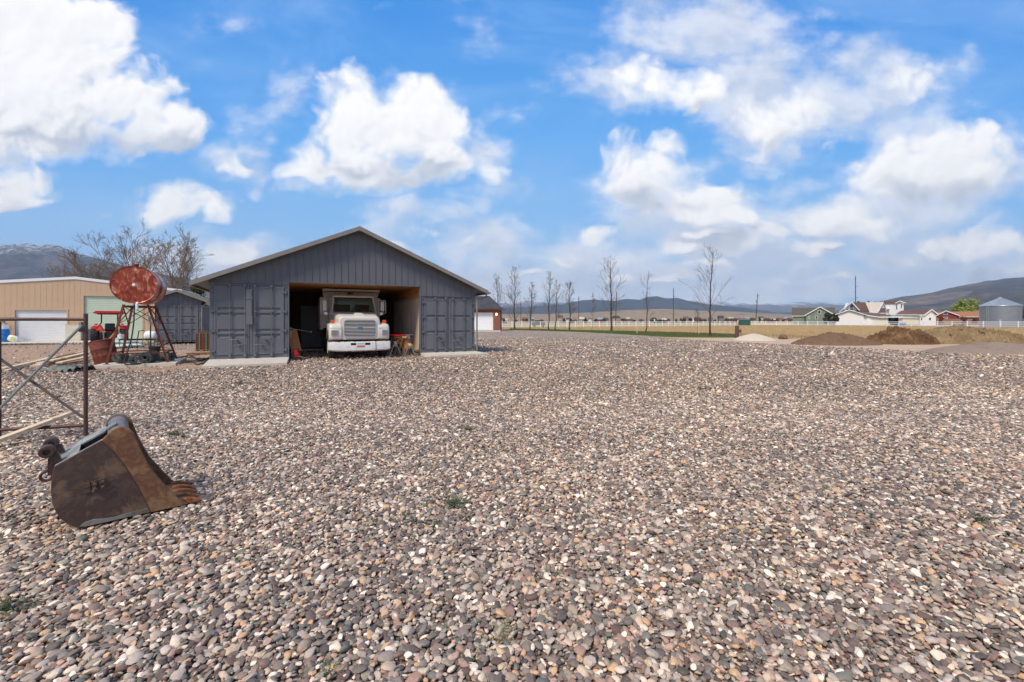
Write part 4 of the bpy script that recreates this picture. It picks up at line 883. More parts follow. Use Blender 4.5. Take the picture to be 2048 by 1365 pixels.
m = MB(); m.tube([fp(.03, 1.45) + Vector((.02, -.03, 0)), fp(1.17, .03) + Vector((.02, -.03, 0))], .0165, 12); m.build('cross_brace', 'galv', fr, smooth=True, label='bare grey brace')
m = MB(); m.tube([fp(.03, .243) + Vector((.0, .012, 0)), fp(1.17, 1.31) + Vector((.0, .012, 0))], .015, 12); m.build('cross_brace', 'old_pipe', fr, smooth=True, label='brown brace')
m = MB(); m.bar(fp(.05, 1.49), fp(.05, 1.36), .03, .03); m.tube([fp(.04, 1.42) + Vector((.02, -.05, 0)), fp(.04, 1.42) + Vector((-.01, .03, 0))], .012, 8); m.build('brace_clip', 'galv', fr)
q0 = Vector((-6.6, 4.75, .02)); q1 = A(156, 821, 5.9); q0 = A(0, 880, 5.22); dq = (q1 - q0); q0 = q0 - dq * .22
board(q0, q1, .10, .045, 'pale new lumber plank propped over the bottom rail of the pipe frame', 'lumber', 'lumber_plank', 'loose plank at the frame')
# ---------------------------------------------------------------- excavator bucket
BO = G(164, 1064); ba = math.radians(42); BA = Vector((math.cos(ba), math.sin(ba), 0)); BW = Vector((-math.sin(ba), math.cos(ba), 0)); BWID = .56
def pr(px, py):           # photo point -> (along, up) in the plane of the near side plate
    r = Vector(((px - CX) / F, 1, (HOR - py) / F)); o_ = Vector((0, 0, CAMH))
    nrm = Vector((-BA.y, BA.x, 0)); tt = (BO - o_).dot(nrm) / r.dot(nrm); h = o_ + r * tt
    return ((h - BO).dot(BA), h.z)
bk = thing('excavator_bucket', 'worn rusty toothed excavator bucket lying on the gravel in the left foreground', 'excavator bucket', BO + Vector((0, 0, .026)), ba)
z4 = lambda x, y: pr(60 + x / 5.0556, 820 + y / 5.0556)
side = [z4(*p) for p in [(245, 612), (222, 700), (212, 800), (212, 900), (228, 1000), (262, 1080), (320, 1150), (390, 1200), (470, 1235), (560, 1248), (700, 1232), (860, 1200), (1000, 1165), (1120, 1130), (1245, 1095)]]
cut = [z4(*p) for p in [(1245, 1095), (1275, 1098), (1420, 1055), (1560, 1012), (1600, 990), (1500, 930), (1400, 830), (1345, 770), (1260, 680), (1190, 570), (1120, 440), (1075, 330), (1050, 270), (1010, 225), (950, 205), (880, 210), (820, 245), (780, 290), (725, 345)]]
inner_cut = [z4(*p) for p in [(725, 345), (850, 450), (960, 590), (1050, 730), (1130, 870), (1190, 990), (1225, 1080)]]
v3 = lambda p, y=0.0: (p[0], y, max(p[1], .004))
outline = side + cut[1:]
m = MB(); T = .02
for y0_ in (0.0, BWID - T):
    m.prism([v3(p, y0_) for p in side + [cut[0]] + [inner_cut[-1]] + inner_cut[::-1][1:]], (0, T, 0))
m.build('side_plate', 'bucket_dark' if 'bucket_dark' in M else 'dark_steel', bk, bevel=.004)
m = MB()
for y0_ in (-.012, BWID - T - .004): m.prism([v3(p, y0_) for p in cut + inner_cut[1:]], (0, T + .016, 0))
m.build('side_cutter', 'bucket_rust' if 'bucket_rust' in M else 'rust_steel', bk, bevel=.005)
# shell plate wrapping the curved back and floor
m = MB(); path = side + [z4(1420, 1040), z4(1560, 1000)]
ring0 = [Vector(v3(p, .01)) for p in path]; cen = Vector(v3(z4(800, 800), .01))
for yy0, yy1 in ((.021, BWID - .021),):
    for i in range(len(ring0) - 1):
        a, b_ = ring0[i].copy(), ring0[i + 1].copy(); ia, ib = a + (cen - a).normalized() * .022, b_ + (cen - b_).normalized() * .022
        vs = [Vector((p.x, y, p.z)) for y in (yy0, yy1) for p in (a, b_, ib, ia)]
        m.add(vs, [(0, 1, 5, 4), (3, 2, 6, 7), (0, 3, 2, 1), (4, 5, 6, 7)] if i in (0, len(ring0) - 2) else [(0, 1, 5, 4), (3, 2, 6, 7)])
m.build('shell', 'dark_steel', bk, smooth=True, angle=60)
# top box plates, slot opening, torque tube
TL, TRr = Vector(v3(z4(245, 612))), Vector(v3(z4(725, 345)))
def tpnt(u, y, dz=0.0): q = TL.lerp(TRr, u); return Vector((q.x, y, q.z + dz))
m = MB()
def plate(u0, u1, ya, yb, th=.018, dz=.0):
    vs = [tpnt(u, y, dz + k) for k in (0, -th) for u in (u0, u1) for y in (ya, yb)]; m.add(vs, [(0, 1, 3, 2), (4, 6, 7, 5), (0, 2, 6, 4), (1, 5, 7, 3), (0, 4, 5, 1), (2, 3, 7, 6)])
plate(0, .50, .002, BWID - .002); plate(.50, 1.08, .002, .045); plate(.50, 1.08, .33, BWID - .002)
m.build('top_plate', 'bucket_blue' if 'bucket_blue' in M else 'galv', bk, bevel=.003)
m = MB(); plate(.45, 1.1, .04, .35, .01, -.16)
for yv in (.046, .32): m.add([tpnt(.5, yv, -.02), tpnt(1.08, yv, -.02), tpnt(1.08, yv, -.17), tpnt(.5, yv, -.17)], [(0, 1, 2, 3)]); 
m.add([tpnt(.5, .046, -.02), tpnt(.5, .33, -.02), tpnt(.5, .33, -.17), tpnt(.5, .046, -.17)], [(0, 1, 2, 3)])
m.build('slot_lining', 'dark_void', bk)
tc_ = Vector(v3(z4(895, 300))); RXm = Matrix.Rotation(-PI / 2, 3, 'X')
RT = (Vector(v3(z4(895, 207))) - tc_).length - .006
m = MB(); m.lathe([(0, .0), (RT, 0), (RT, BWID - .03), (RT + .012, BWID - .03), (RT + .012, BWID + .01), (0, BWID + .01)], 40, (tc_.x, .018, tc_.z), RXm); m.build('torque_tube', 'bucket_painted' if 'bucket_painted' in M else 'galv', bk, smooth=True)
m = MB(); d_ = Vector((-math.sin(.6), 0, math.cos(.6))); e_ = Vector((math.cos(.6), 0, math.sin(.6))); c_ = tc_ + d_ * (RT + .004) + Vector((0, .14, 0)); 
vs = [c_ + e_ * a + Vector((0, b_, 0)) + d_ * k for k in (0, .008) for a in (-.035, .035) for b_ in (-.05, .05)]; m.add(vs, [(0, 1, 3, 2), (4, 6, 7, 5), (0, 2, 6, 4), (1, 5, 7, 3), (0, 4, 5, 1), (2, 3, 7, 6)]); m.build('rating_plate', 'galv', bk)
# back hinge bosses, chain shackle
for y_ in (.03, .30):
    h0 = Vector(v3(z4(160, 480), y_)); h1 = Vector(v3(z4(262, 585), y_)); m = MB()
    m.lathe([(0, .02), (.018, .02), (.02, 0), (.038, 0), (.042, .01), (.042, .075), (.038, .085), (0, .085)], 22, h0, RXm); m.bar(h0 + Vector((.03, .04, -.02)), h1 + Vector((0, .04, .0)), .05, .05, up=(0, 1, 0)); m.build('hinge_boss', 'dark_steel', bk, smooth=True)
q = Vector(v3(z4(150, 750), .10)); m = MB(); m.tube([q + Vector((.032 * math.cos(u), .01, .032 * math.sin(u))) for u in np.linspace(0, 2 * PI, 17)], .009, 8)
q2 = Vector(v3(z4(195, 560), .10)); m.bar(q2, Vector(v3(z4(190, 740), .10)), .03, .014, up=(0, 1, 0)); m.bar(q2 + Vector((.03, 0, 0)), Vector(v3(z4(215, 760), .10)), .02, .012, up=(0, 1, 0)); m.build('shackle', 'dark_steel', bk, smooth=True)
# welded patch on the side
pm = MB(); cA, cB, cC, cD = (Vector(v3(z4(*p), -.001)) for p in ((530, 778), (765, 716), (778, 822), (548, 890)))
for i in range(3):
    for j in range(2):
        u0, u1, w0, w1 = i / 3 + .015, (i + 1) / 3 - .015, j / 2 + .02, (j + 1) / 2 - .02
        def bl(u, v): return cA.lerp(cB, u).lerp(cD.lerp(cC, u), v)
        dz = random.Random(i * 3 + j).uniform(.006, .016)
        pm.prism([bl(u0, w0), bl(u1, w0), bl(u1, w1), bl(u0, w1)], (0, -dz, 0))
for (u, v) in ((.52, .35), (.5, .75), (.88, .3), (.85, .78), (.42, .9)): c_ = cA.lerp(cB, u).lerp(cD.lerp(cC, u), v); pm.lathe([(0, 0), (.012, 0), (.012, .02), (0, .022)], 8, c_ + Vector((0, -.008, 0)), Matrix.Rotation(PI / 2, 3, 'X'))
pm.build('welded_patch', 'patch_steel' if 'patch_steel' in M else 'dark_steel', bk, bevel=.003)
# heel wear strip
m = MB(); wearT = [z4(*p) for p in [(500, 1218), (560, 1170), (650, 1140), (760, 1135), (880, 1112), (960, 1085), (1100, 1050), (1200, 1020)]]
wearB = [z4(*p) for p in [(1240, 1094), (1120, 1127), (1000, 1160), (860, 1194), (700, 1226), (560, 1243)]]
m.prism([v3(p, -.0025) for p in wearT + wearB], (0, .03, 0)); m.build('wear_plate', 'bucket_grey' if 'bucket_grey' in M else 'galv', bk, bevel=.003)
wb = MB()
for a, b_ in zip(inner_cut[:-1], inner_cut[1:]): wb.tube([v3(a, -.004), v3(b_, -.004)], .0075, 6)
wb.build('weld_bead', 'dark_steel', bk, smooth=True)
# lip and five teeth
lip0 = Vector(v3(z4(1560, 1000))); lip1 = Vector(v3(z4(1345, 1062)))
m = MB(); m.prism([(lip1.x, .01, lip1.z), (lip0.x, .01, lip0.z + .0), (lip0.x + .01, .01, lip0.z + .03), (lip1.x, .01, lip1.z + .035)], (0, BWID - .02, 0)); m.build('cutting_edge', 'bucket_rust' if 'bucket_rust' in M else 'rust_steel', bk, bevel=.004)
tip = Vector(v3(z4(1740, 962)))
for k in range(5):
    y_ = .03 + k * (BWID - .06) / 4; L_ = tip - lip0; m = MB(); s0 = Vector((lip0.x - .05, y_, lip0.z + .022)); e0 = Vector((lip0.x + L_.x, y_, tip.z - .004))
    rings = []
    for u, w_, h_ in ((0, .040, .040), (.25, .046, .052), (.42, .042, .046), (.7, .040, .034), (.92, .034, .018), (1, .026, .010)):
        c_ = s0.lerp(e0, u) + Vector((0, 0, .012 * math.sin(PI * u)))
        rings.append([c_ + Vector((0, sx * w_, sz * h_)) * .5 for sx, sz in ((-1, -.7), (-.7, -1), (.7, -1), (1, -.7), (1, .7), (.7, 1), (-.7, 1), (-1, .7))])
    m.loft(rings); m.build('tooth', 'tooth_rust' if 'tooth_rust' in M else 'rust_steel', bk, smooth=True, angle=35)
# ---------------------------------------------------------------- dump truck in the bay (local: x across, y into the bay, origin on the ground below the bumper)
paint('grille_bright', srgb(226, 222, 216), .35, var=.04)
m, t, b = newmat('rusty_white'); M['rusty_white'] = m
tc = t.new('ShaderNodeTexCoord').outputs['Object']; z = t.new('ShaderNodeSeparateXYZ', ins={0: tc}).outputs[2]
e1 = t.step(z, .36, .30); e2 = t.step(z, .69, .73)
msk = t.math('ADD', t.noise(tc, 9, 8, .7), t.math('MULTIPLY', t.math('MAXIMUM', e1, e2), .22))
c = t.mix(t.step(msk, .585, .64), t.ramp(t.noise(tc, 3, 4), [(.3, srgb(208, 206, 200)), (.7, srgb(228, 226, 222))]), t.ramp(t.noise(tc, 22, 4), [(.35, srgb(96, 52, 32)), (.65, srgb(196, 122, 60))]))
t.put(b.inputs['Base Color'], c); b.inputs['Roughness'].default_value = .5
m, t, b = newmat('plate_art'); M['plate_art'] = m
tc = t.new('ShaderNodeTexCoord').outputs['Object']; sx = t.new('ShaderNodeSeparateXYZ', ins={0: tc}); 
hz_ = t.math('ADD', sx.outputs[2], t.math('MULTIPLY', t.math('SUBTRACT', t.noise(tc, 14, 3), .5), -.10))
c = t.ramp(t.math('MULTIPLY', t.math('ADD', hz_, .10), 5), [(.0, srgb(196, 60, 30)), (.3, srgb(222, 110, 50)), (.46, srgb(240, 190, 140)), (.56, srgb(222, 232, 238)), (.8, srgb(110, 180, 214))])
t.put(b.inputs['Base Color'], c)
m, t, b = newmat('cab_glass'); M['cab_glass'] = m
out = t.n['Material Output']; gl = t.new('ShaderNodeBsdfGlossy', ins={'Roughness': .03, 'Color': (.8, .9, .88)}); tr_ = t.new('ShaderNodeBsdfTransparent', ins={'Color': (.62, .72, .68)})
fr_ = t.new('ShaderNodeFresnel', ins={'IOR': 1.5}); mx = t.new('ShaderNodeMixShader', ins={0: t.math('ADD', fr_.outputs[0], .04), 1: tr_.outputs[0], 2: gl.outputs[0]}); t.l.new(mx.outputs[0], out.inputs[0])
TO = A(721.5, 700, 17.45); TO.z = -.02
tk_ = thing('dump_truck', 'old white dump truck with rusty bumper and wide chrome grille in the shed bay', 'truck', TO, RB)
m = MB()
prof = [(0.10, .31), (0, .36), (0, .66), (.03, .72), (.12, .72)]
def bump_ring(x, dy, dz=0, k=1): return [Vector((x, y + dy, z + (dz if z < .4 else 0))) for y, z in prof] + [Vector((x, .14 + dy, .72)), Vector((x, .14 + dy, .31 + dz))]
m.loft([bump_ring(-1.19, .16, .08), bump_ring(-1.14, .06, .05), bump_ring(-.95, .02, .03), bump_ring(-.55, 0, 0), bump_ring(.45, 0, .01), bump_ring(.95, .02, .03), bump_ring(1.14, .06, .05), bump_ring(1.19, .16, .08)])
bumper = m.build('bumper', 'rusty_white', tk_, bevel=.008, smooth=True, angle=30)
for x in (-.27, .27): m = MB(); m.box(x - .10, x + .10, -.004, .02, .575, .665); m.build('bumper_slot', 'dark_void', bumper, bevel=.006)
m = MB(); m.prism([(.556, -.002, .33), (.585, -.002, .33), (.602, -.002, .5), (.578, -.002, .70), (.560, -.002, .70), (.580, -.002, .5)], (0, .004, 0)); m.build('weld_crack', 'rust_steel', bumper)
m = MB(); m.box(-.15, .15, -.004, .0, -.075, .075); o = m.build('licence_plate', 'plate_art', tk_, bevel=.0015); o.location = (0, -.004, .575)
def rr(w_, z0, z1, r, y, n=6, cx=0, bulge=0):
    pts = []
    for (sx, sz, a0) in ((1, 1, 0), (-1, 1, PI / 2), (-1, -1, PI), (1, -1, 3 * PI / 2)):
        X = cx + sx * (w_ / 2 - r); Z = (z1 - r) if sz > 0 else (z0 + r)
        for k in range(n + 1): q = a0 + PI / 2 * k / n; pts.append(Vector((X + r * math.cos(q), y, Z + r * math.sin(q))))
    return pts
# hood: centre nose with grille surround, sloping up to the windshield
m = MB()
m.loft([rr(1.50, .80, 1.66, .14, .20), rr(1.56, .78, 1.70, .17, .26), rr(1.62, .78, 1.74, .18, .5), rr(1.68, .80, 1.79, .17, 1.0), rr(1.76, .84, 1.86, .16, 1.6), rr(1.84, .9, 1.92, .14, 2.1)])
hood = m.build('hood', 'truck_white', tk_, smooth=True, angle=50)
m = MB(); m.loft([rr(.40, 1.70, 1.80, .04, .40), rr(.34, 1.70, 1.845, .05, .55), rr(.30, 1.70, 1.87, .04, .9)]); m.build('hood_scoop', 'truck_white', hood, smooth=True)
for s in (-1, 1):       # fenders with wheel cut
    m = MB(); n = 14; sec = []
    xi, xo = s * .70, s * 1.15
    top = [(.16, .84), (.14, 1.0), (.14, 1.26), (.18, 1.36), (.30, 1.42), (.9, 1.46), (1.5, 1.46), (1.78, 1.40), (1.9, 1.2), (1.92, .95), (1.9, .78)]
    arch = [(1.68, .78)] + [(1.08 + .60 * math.cos(q), .60 + .60 * math.sin(q)) for q in np.linspace(.42, PI - .42, 9)] + [(.44, .78), (.22, .78)]
    poly = [(y, z) for y, z in top + arch]
    ring = lambda x, ins: [Vector((x, y + (ins if y < .5 else -ins * .5), z - (ins if z > 1.3 else 0))) for y, z in poly]
    m.loft([ring(xi, 0), ring(s * 1.0, 0), ring(s * 1.09, .012), ring(s * 1.135, .045), ring(s * 1.15, .10)]); fd = m.build('fender', 'truck_white', tk_, smooth=True, angle=38, bevel=.01)
    m = MB(); m.box(s * .96 - .13, s * .96 + .13, .105, .16, .985, 1.19); hb = m.build('headlight', 'chrome', tk_, bevel=.012)
    m = MB(); m.box(s * .96 - .108, s * .96 + .108, .095, .108, 1.005, 1.165); m.build('headlight_lens', 'lamp_face', hb, bevel=.006)
    m = MB(); m.box(s * 1.0 - .075, s * 1.0 + .075, .5, .6, 1.45, 1.57); m.tube([(s * 1.0, .55, 1.43), (s * 1.0, .55, 1.47)], .03, 8); m.build('marker_light', 'orange_lens', tk_, bevel=.012)
    m = MB(); m.bar((s * 1.12, .104, 1.245), (s * .72, .128, 1.245), .004, .010); m.build('fender_seam', 'stone_grey', fd)
gs_ = MB(); gs_.loft([rr(1.26, .865, 1.60, .15, .20), rr(1.26, .865, 1.60, .15, .165), rr(1.20, .895, 1.57, .13, .165), rr(1.20, .895, 1.57, .13, .20)], cap=False); grl = gs_.build('grille', 'chrome', tk_, smooth=True, angle=30)
m = MB(); m.loft([rr(1.19, .90, 1.565, .12, .185), rr(1.19, .90, 1.565, .12, .188)]); m.build('grille_shade_panel', 'dark_void', grl)  # solid black panel stands in for the shade behind the bars
m = MB()
for i in range(12):
    zc = .925 + i * .0555; w_ = .595 - (.07 if i in (0, 11) else .015 if i in (1, 10) else 0); hgt = .0175 if i != 6 else .028
    m.box(-w_, w_, .150, .182, zc - hgt / 2, zc + hgt / 2)
m.build('grille_bars', 'grille_bright', grl, bevel=.004)
m = MB(); m.lathe([(0, 0), (.085, 0), (.085, .01), (0, .012)], 28, (0, .148, 1.258), Matrix.Rotation(PI / 2, 3, 'X') @ Matrix.Diagonal((1, .42, 1))); lg = m.build('oval_badge', 'logo_blue', grl)
text('Ford', .05, 'logo_white', lg, (0, .134, 1.258), (PI / 2, 0, 0), 'badge_script', .001)
m = MB(); m.cb((-.66, .30, 1.62), (.09, .02, .06)); m.build('hood_badge', 'dark_void', tk_)
# cab
m = MB()
def cabring(z, yf, yb, w_, r=.10):
    return [Vector(v) for v in ((-w_ + r, yf, z), (w_ - r, yf, z), (w_ - r * .3, yf + r * .3, z), (w_, yf + r, z), (w_, yb, z), (-w_, yb, z), (-w_, yf + r, z), (-w_ + r * .3, yf + r * .3, z))]
m.loft([cabring(.85, 2.08, 3.4, .95), cabring(1.86, 2.08, 3.4, .95)]); cab = m.build('cab', 'truck_white', tk_, bevel=.02, smooth=True)
# pillars, roof
m = MB()
Wb, Wt = .93, .86
for s in (-1, 1):
    m.bar((s * (Wb - .03), 2.12, 1.84), (s * (Wt - .03), 2.52, 2.60), .07, .06); m.bar((s * .92, 3.34, 1.84), (s * .87, 3.34, 2.60), .10, .08); m.bar((s * .92, 2.62, 1.84), (s * .88, 2.60, 2.6), .03, .03)
m.bar((-.9, 2.12, 1.865), (.9, 2.12, 1.865), .05, .05)
m.loft([cabring(2.57, 2.50, 3.42, .89), cabring(2.64, 2.50, 3.42, .90), cabring(2.70, 2.58, 3.36, .84), cabring(2.72, 2.72, 3.25, .72)])
m.box(-.9, .9, 3.33, 3.40, 1.84, 2.02); m.box(-.9, -.55, 3.33, 3.40, 2.0, 2.6); m.box(.55, .9, 3.33, 3.40, 2.0, 2.6); m.box(-.9, .9, 3.33, 3.40, 2.42, 2.6)
m.build('cab_frame', 'truck_white', cab, smooth=True, angle=40, bevel=.01)
m = MB()
m.add([(-Wb + .03, 2.12, 1.87), (Wb - .03, 2.12, 1.87), (Wt - .03, 2.51, 2.58), (-Wt + .03, 2.51, 2.58)], [(0, 1, 2, 3)]); m.build('windshield', 'cab_glass', cab)
m = MB(); 
for a, b_ in (((-.88, 2.10, 1.885), (.88, 2.10, 1.885)), ((-.80, 2.49, 2.57), (.80, 2.49, 2.57)), ((-.885, 2.10, 1.885), (-.81, 2.49, 2.57)), ((.885, 2.10, 1.885), (.81, 2.49, 2.57))): m.bar(a, b_, .022, .022)
m.build('windshield_seal', 'black_rubber', cab)
m = MB()
for s in (-1, 1): m.add([(s * .93, 2.65, 1.87), (s * .93, 3.3, 1.87), (s * .875, 3.3, 2.57), (s * .875, 2.65, 2.57)], [(0, 1, 2, 3)])
m.add([(-.55, 3.37, 2.02), (.55, 3.37, 2.02), (.55, 3.37, 2.42), (-.55, 3.37, 2.42)], [(0, 1, 2, 3)]); m.build('window', 'cab_glass', cab)
m = MB()
m.box(-.8, -.1, 2.95, 3.1, 1.5, 2.28); m.box(.15, .75, 2.95, 3.1, 1.5, 2.28); m.build('seat', 'black_plastic', cab, bevel=.04)
m = MB(); m.lathe([(.21, -.012), (.225, 0), (.21, .012), (.195, 0), (.21, -.012)], 24, (.42, 2.62, 2.0), Matrix.Rotation(.7, 3, 'X')); m.bar((.21, 2.62, 2.0), (.63, 2.62, 2.0), .02, .02); m.build('steering_wheel', 'black_plastic', cab)
m = MB(); m.loft([rr(1.74, 1.84, 1.95, .04, 2.2), rr(1.74, 1.84, 1.98, .05, 2.55)]); m.build('dashboard', 'stone_grey', cab)
m = MB()
for x in (-.42, .38): m.bar((x - .05, 2.085, 1.875), (x + .34, 2.13, 1.975), .012, .02); m.bar((x - .12, 2.135, 1.90), (x + .36, 2.16, 1.985), .01, .014)
m.build('wiper', 'black_plastic', cab)
m = MB()
for x in (-.62, -.22, 0, .22, .62): m.lathe([(0, 0), (.035, 0), (.03, .04), (0, .05)], 10, (x, 2.66, 2.70))
m.build('roof_lamp', 'orange_lens', cab, smooth=True)
for s in (-1, 1):
    m = MB(); m.tube([(s * .93, 2.35, 2.46), (s * 1.32, 2.25, 2.47), (s * 1.36, 2.25, 2.40), (s * 1.36, 2.25, 1.90), (s * 1.28, 2.25, 1.86), (s * .95, 2.3, 1.82)], .014, 8); m.tube([(s * 1.28, 2.25, 1.9), (s * .95, 2.42, 2.3)], .012, 8)
    mr = m.build('mirror_bracket', 'chrome', tk_, smooth=True)
    m = MB(); m.box(s * 1.21 - .085, s * 1.21 + .085, 2.19, 2.27, 1.97, 2.42); m.build('mirror', 'truck_bed', mr, bevel=.03)
    m = MB(); m.lathe([(0, -.02), (.07, -.02), (.075, 0), (.04, .04), (0, .05)], 14, (s * 1.16, 2.22, 1.86), Matrix.Rotation(-PI / 2, 3, 'X')); m.build('round_mirror', 'chrome', mr, smooth=True)
m = MB(); m.bar((-1.2, 2.55, 2.1), (-.95, 2.45, 1.6), .015, .015); m.tube([(-1.02, 1.75, 1.40), (-1.02, 1.75, 1.85)], .012, 6); m.lathe([(0, 0), (.045, .01), (.045, .05), (0, .06)], 12, (-1.02, 1.75, 1.84)); m.tube([(-.98, .52, 1.5), (-1.24, .42, 1.38)], .012, 6); m.build('antenna', 'galv', tk_)
# dump body
m = MB(); y0, y1 = 3.55, 6.0; zb, zt = 1.22, 2.98
m.box(-1.2, 1.2, y0, y0 + .06, zb, zt - .1); m.box(-1.22, -1.15, y0 + .06, y1, zb, 2.55); m.box(1.15, 1.22, y0 + .06, y1, zb, 2.55); m.box(-1.15, 1.15, y0 + .06, y1, zb, zb + .06)
m.box(-1.24, 1.24, y0 - .36, y0 + .10, zt - .045, zt + .015); m.prism([(-1.22, y0 - .36, zt - .05), (-1.22, y0, zt - .05), (-1.22, y0, zt - .3)], (.05, 0, 0)); m.prism([(1.17, y0 - .36, zt - .05), (1.17, y0, zt - .05), (1.17, y0, zt - .3)], (.05, 0, 0)); m.box(-1.24, 1.24, y0 - .385, y0 - .36, zt - .09, zt + .015)
for x in (-1.02, -.66, .66, 1.02): m.box(x - .035, x + .035, y0 - .05, y0 - .002, zb, zt - .12)
m.box(-1.2, 1.2, y0 - .05, y0 - .003, 2.1, 2.16)
for s in (-1, 1):
    for i in range(5): yq = y0 + .02 + i * .56; m.box(min(s * 1.223, s * 1.31), max(s * 1.223, s * 1.31), yq, yq + .09, zb + .02, 2.5)
    m.box(min(s * 1.2, s * 1.33), max(s * 1.2, s * 1.33), y0, y1, 2.5, 2.62); m.box(min(s * 1.2, s * 1.33), max(s * 1.2, s * 1.33), y0, y1, zb - .08, zb + .01)
bed = m.build('dump_body', 'truck_bed', tk_, bevel=.008)
m = MB(); m.box(-.16, .02, y0 - .1, y0 - .052, 2.72, 2.86); m.bar((-.1, y0 - .08, 2.84), (.1, y0 - .08, 2.84), .03, .03); m.build('tarp_hook', 'dark_steel', bed)
m = MB(); m.box(-.42, -.32, .14, 6.0, .52, .76); m.box(.32, .42, .14, 6.0, .52, .76); m.box(-.32, .32, .3, 1.9, .55, .80); m.tube([(-.85, 1.08, .5), (.85, 1.08, .5)], .06, 10); m.box(-.9, -.45, 2.3, 3.1, .4, .8); m.build('chassis', 'dark_void', tk_)
def truck_wheel(x, y, steer=0):
    r, w_ = .50, .27; RY = Matrix.Rotation(PI / 2, 3, 'Y'); m = MB()
    m.lathe([(r * .56, -w_ / 2), (r * .9, -w_ / 2), (r * .985, -w_ * .40), (r, -w_ * .2), (r, w_ * .2), (r * .985, w_ * .40), (r * .9, w_ / 2), (r * .56, w_ / 2)], 36, (x, y, r), RY)
    wv = m.build('wheel', 'black_rubber', tk_, smooth=True, angle=30); s = 1 if x > 0 else -1
    m = MB(); m.lathe([(0, .0), (.10, 0), (.14, -.04), (.2, -.05), (.275, .02), (.29, .03)], 24, (x + s * (w_ / 2 - .01), y, r), RY @ Matrix.Diagonal((1, 1, s)))
    for k in range(8): q = 2 * PI * k / 8; m.lathe([(0, 0), (.015, 0), (.015, .06), (0, .06)], 6, (x + s * (w_ / 2 - .05), y + .13 * math.cos(q), r + .13 * math.sin(q)), RY @ Matrix.Diagonal((1, 1, s)))
    m.build('rim', 'chrome', wv, smooth=True)
for s in (-1, 1): truck_wheel(s * 1.0, 1.08)
for s in (-1, 1): truck_wheel(s * .95, 4.9); truck_wheel(s * .62, 4.9)
for x in (-1.0, 1.0):
    m = MB(); m.cb((x, 4.2, .62), (.5, .02, .6)); m.build('mud_flap', 'black_rubber', tk_)
# ---------------------------------------------------------------- things beside the truck (shed coordinates)
def shp(o, x, y, z=0, rz=0): p = S(x, y, z); o.location = p; o.rotation_euler = (0, 0, RB + rz); return o
def sawhorse(label, w_, h, mt, legm, gus, x, y, rz, z=0):
    o = thing('sawhorse', label, 'sawhorse', group='sawhorses beside the white wall')
    shp(o, x, y, z, rz)
    m = MB(); m.box(-.05, .05, -w_ / 2, w_ / 2, h - .10, h); m.build('top_beam', mt, o, bevel=.004)
    for sy in (-1, 1):
        for sx in (-1, 1): m = MB(); m.bar((sx * .04, sy * (w_ / 2 - .1), h - .06), (sx * .24, sy * (w_ / 2 - .04), 0), .03 if legm == 'galv' else .08, .03, up=(0, 1, 0)); m.build('leg', legm, o)
        m = MB(); zt_, zb_ = h - .10, h - .10 - gus
        q = sy * (w_ / 2 - .06); m.prism([(-.07, q, zt_), (.07, q, zt_), (.05 + .2 * gus / h + .03, q, zb_), (-.05 - .2 * gus / h - .03, q, zb_)], (0, sy * .015, 0)); m.build('gusset', 'plank_brown' if legm != 'galv' else 'galv', o)
    return o
sawhorse('tallest wooden sawhorse with a brown gusset board, standing at the front beside the white wall', .8, .86, 'lumber', 'old_lumber', .36, 7.12, .35, .1)
sawhorse('low grey metal-legged sawhorse nested under the front wooden one', .7, .55, 'lumber', 'galv', .10, 7.16, .12, .05)
sawhorse('older wooden sawhorse behind, leaning toward the truck', .9, .80, 'old_lumber', 'old_lumber', .2, 6.85, 1.15, .2)
sawhorse('grey metal-legged sawhorse at the back nearest the truck wheel', .7, .6, 'lumber', 'galv', .10, 6.72, .75, -.1)
m = MB(); m.prism([(-.16, -.5, .50), (.16, -.5, .50), (.20, -.5, .30), (-.20, -.5, .30)], (0, .02, 0)); o = m.build('orange_board', 'yellow_wood', label='bright orange brown trapezoid board fixed low across the front sawhorse', cat='board'); shp(o, 7.12, .40, .02, .1)
ld = thing('rail_ladder', 'red and silver extension piece resting across the tops of the sawhorses', 'ladder'); shp(ld, 6.95, .55, .88, .25)
m = MB(); [m.bar((sx * .16, -.75, 0), (sx * .16, 1.2, .0), .03, .06) for sx in (-1, 1)]; m.build('side_rail', 'red_paint', ld)
m = MB(); [m.bar((-.16, y, 0), (.16, y, 0), .03, .02) for y in np.arange(-.65, 1.15, .2)]; m.build('rung', 'galv', ld)
m = MB(); m.box(-.2, .2, -.8, -.55, .032, .055); m.build('end_plate', 'galv', ld)
# left jamb clutter
o = thing('leaning_board', 'brown board leaning against the bay wall above the chainsaw', 'board'); shp(o, 2.72, .55, .0, 0)
m = MB(); m.bar((.10, -.15, .30), (-.08, .25, 1.15), .36, .03, up=(0, -1, .3)); m.build('board_face', 'plank_brown', o, bevel=.004); m = MB(); m.bar((.22, -.25, .02), (.08, .15, .75), .03, .03); m.bar((.02, -.3, .02), (-.06, .1, .7), .03, .03); m.build('board_leg', 'old_lumber', o)
cs = thing('chainsaw', 'small red and black power tool heaped at the foot of the leaning board', 'power tool'); shp(cs, 2.78, .0, .05, .3)
m = MB(); m.cb((-.02, 0, .14), (.20, .3, .2)); m.cb((.04, .12, .28), (.14, .18, .12)); m.build('housing', 'red_paint', cs, bevel=.03)
m = MB(); m.tube([(-.12, -.12, .1), (-.13, -.05, .33), (.1, .0, .38), (.14, .12, .2)], .018, 8); m.cb((-.12, .02, .14), (.06, .34, .26)); m.build('handle', 'black_plastic', cs, bevel=.01)
m = MB(); m.bar((.05, -.1, .10), (.28, -.42, .03), .07, .012); m.build('blade', 'galv', cs)
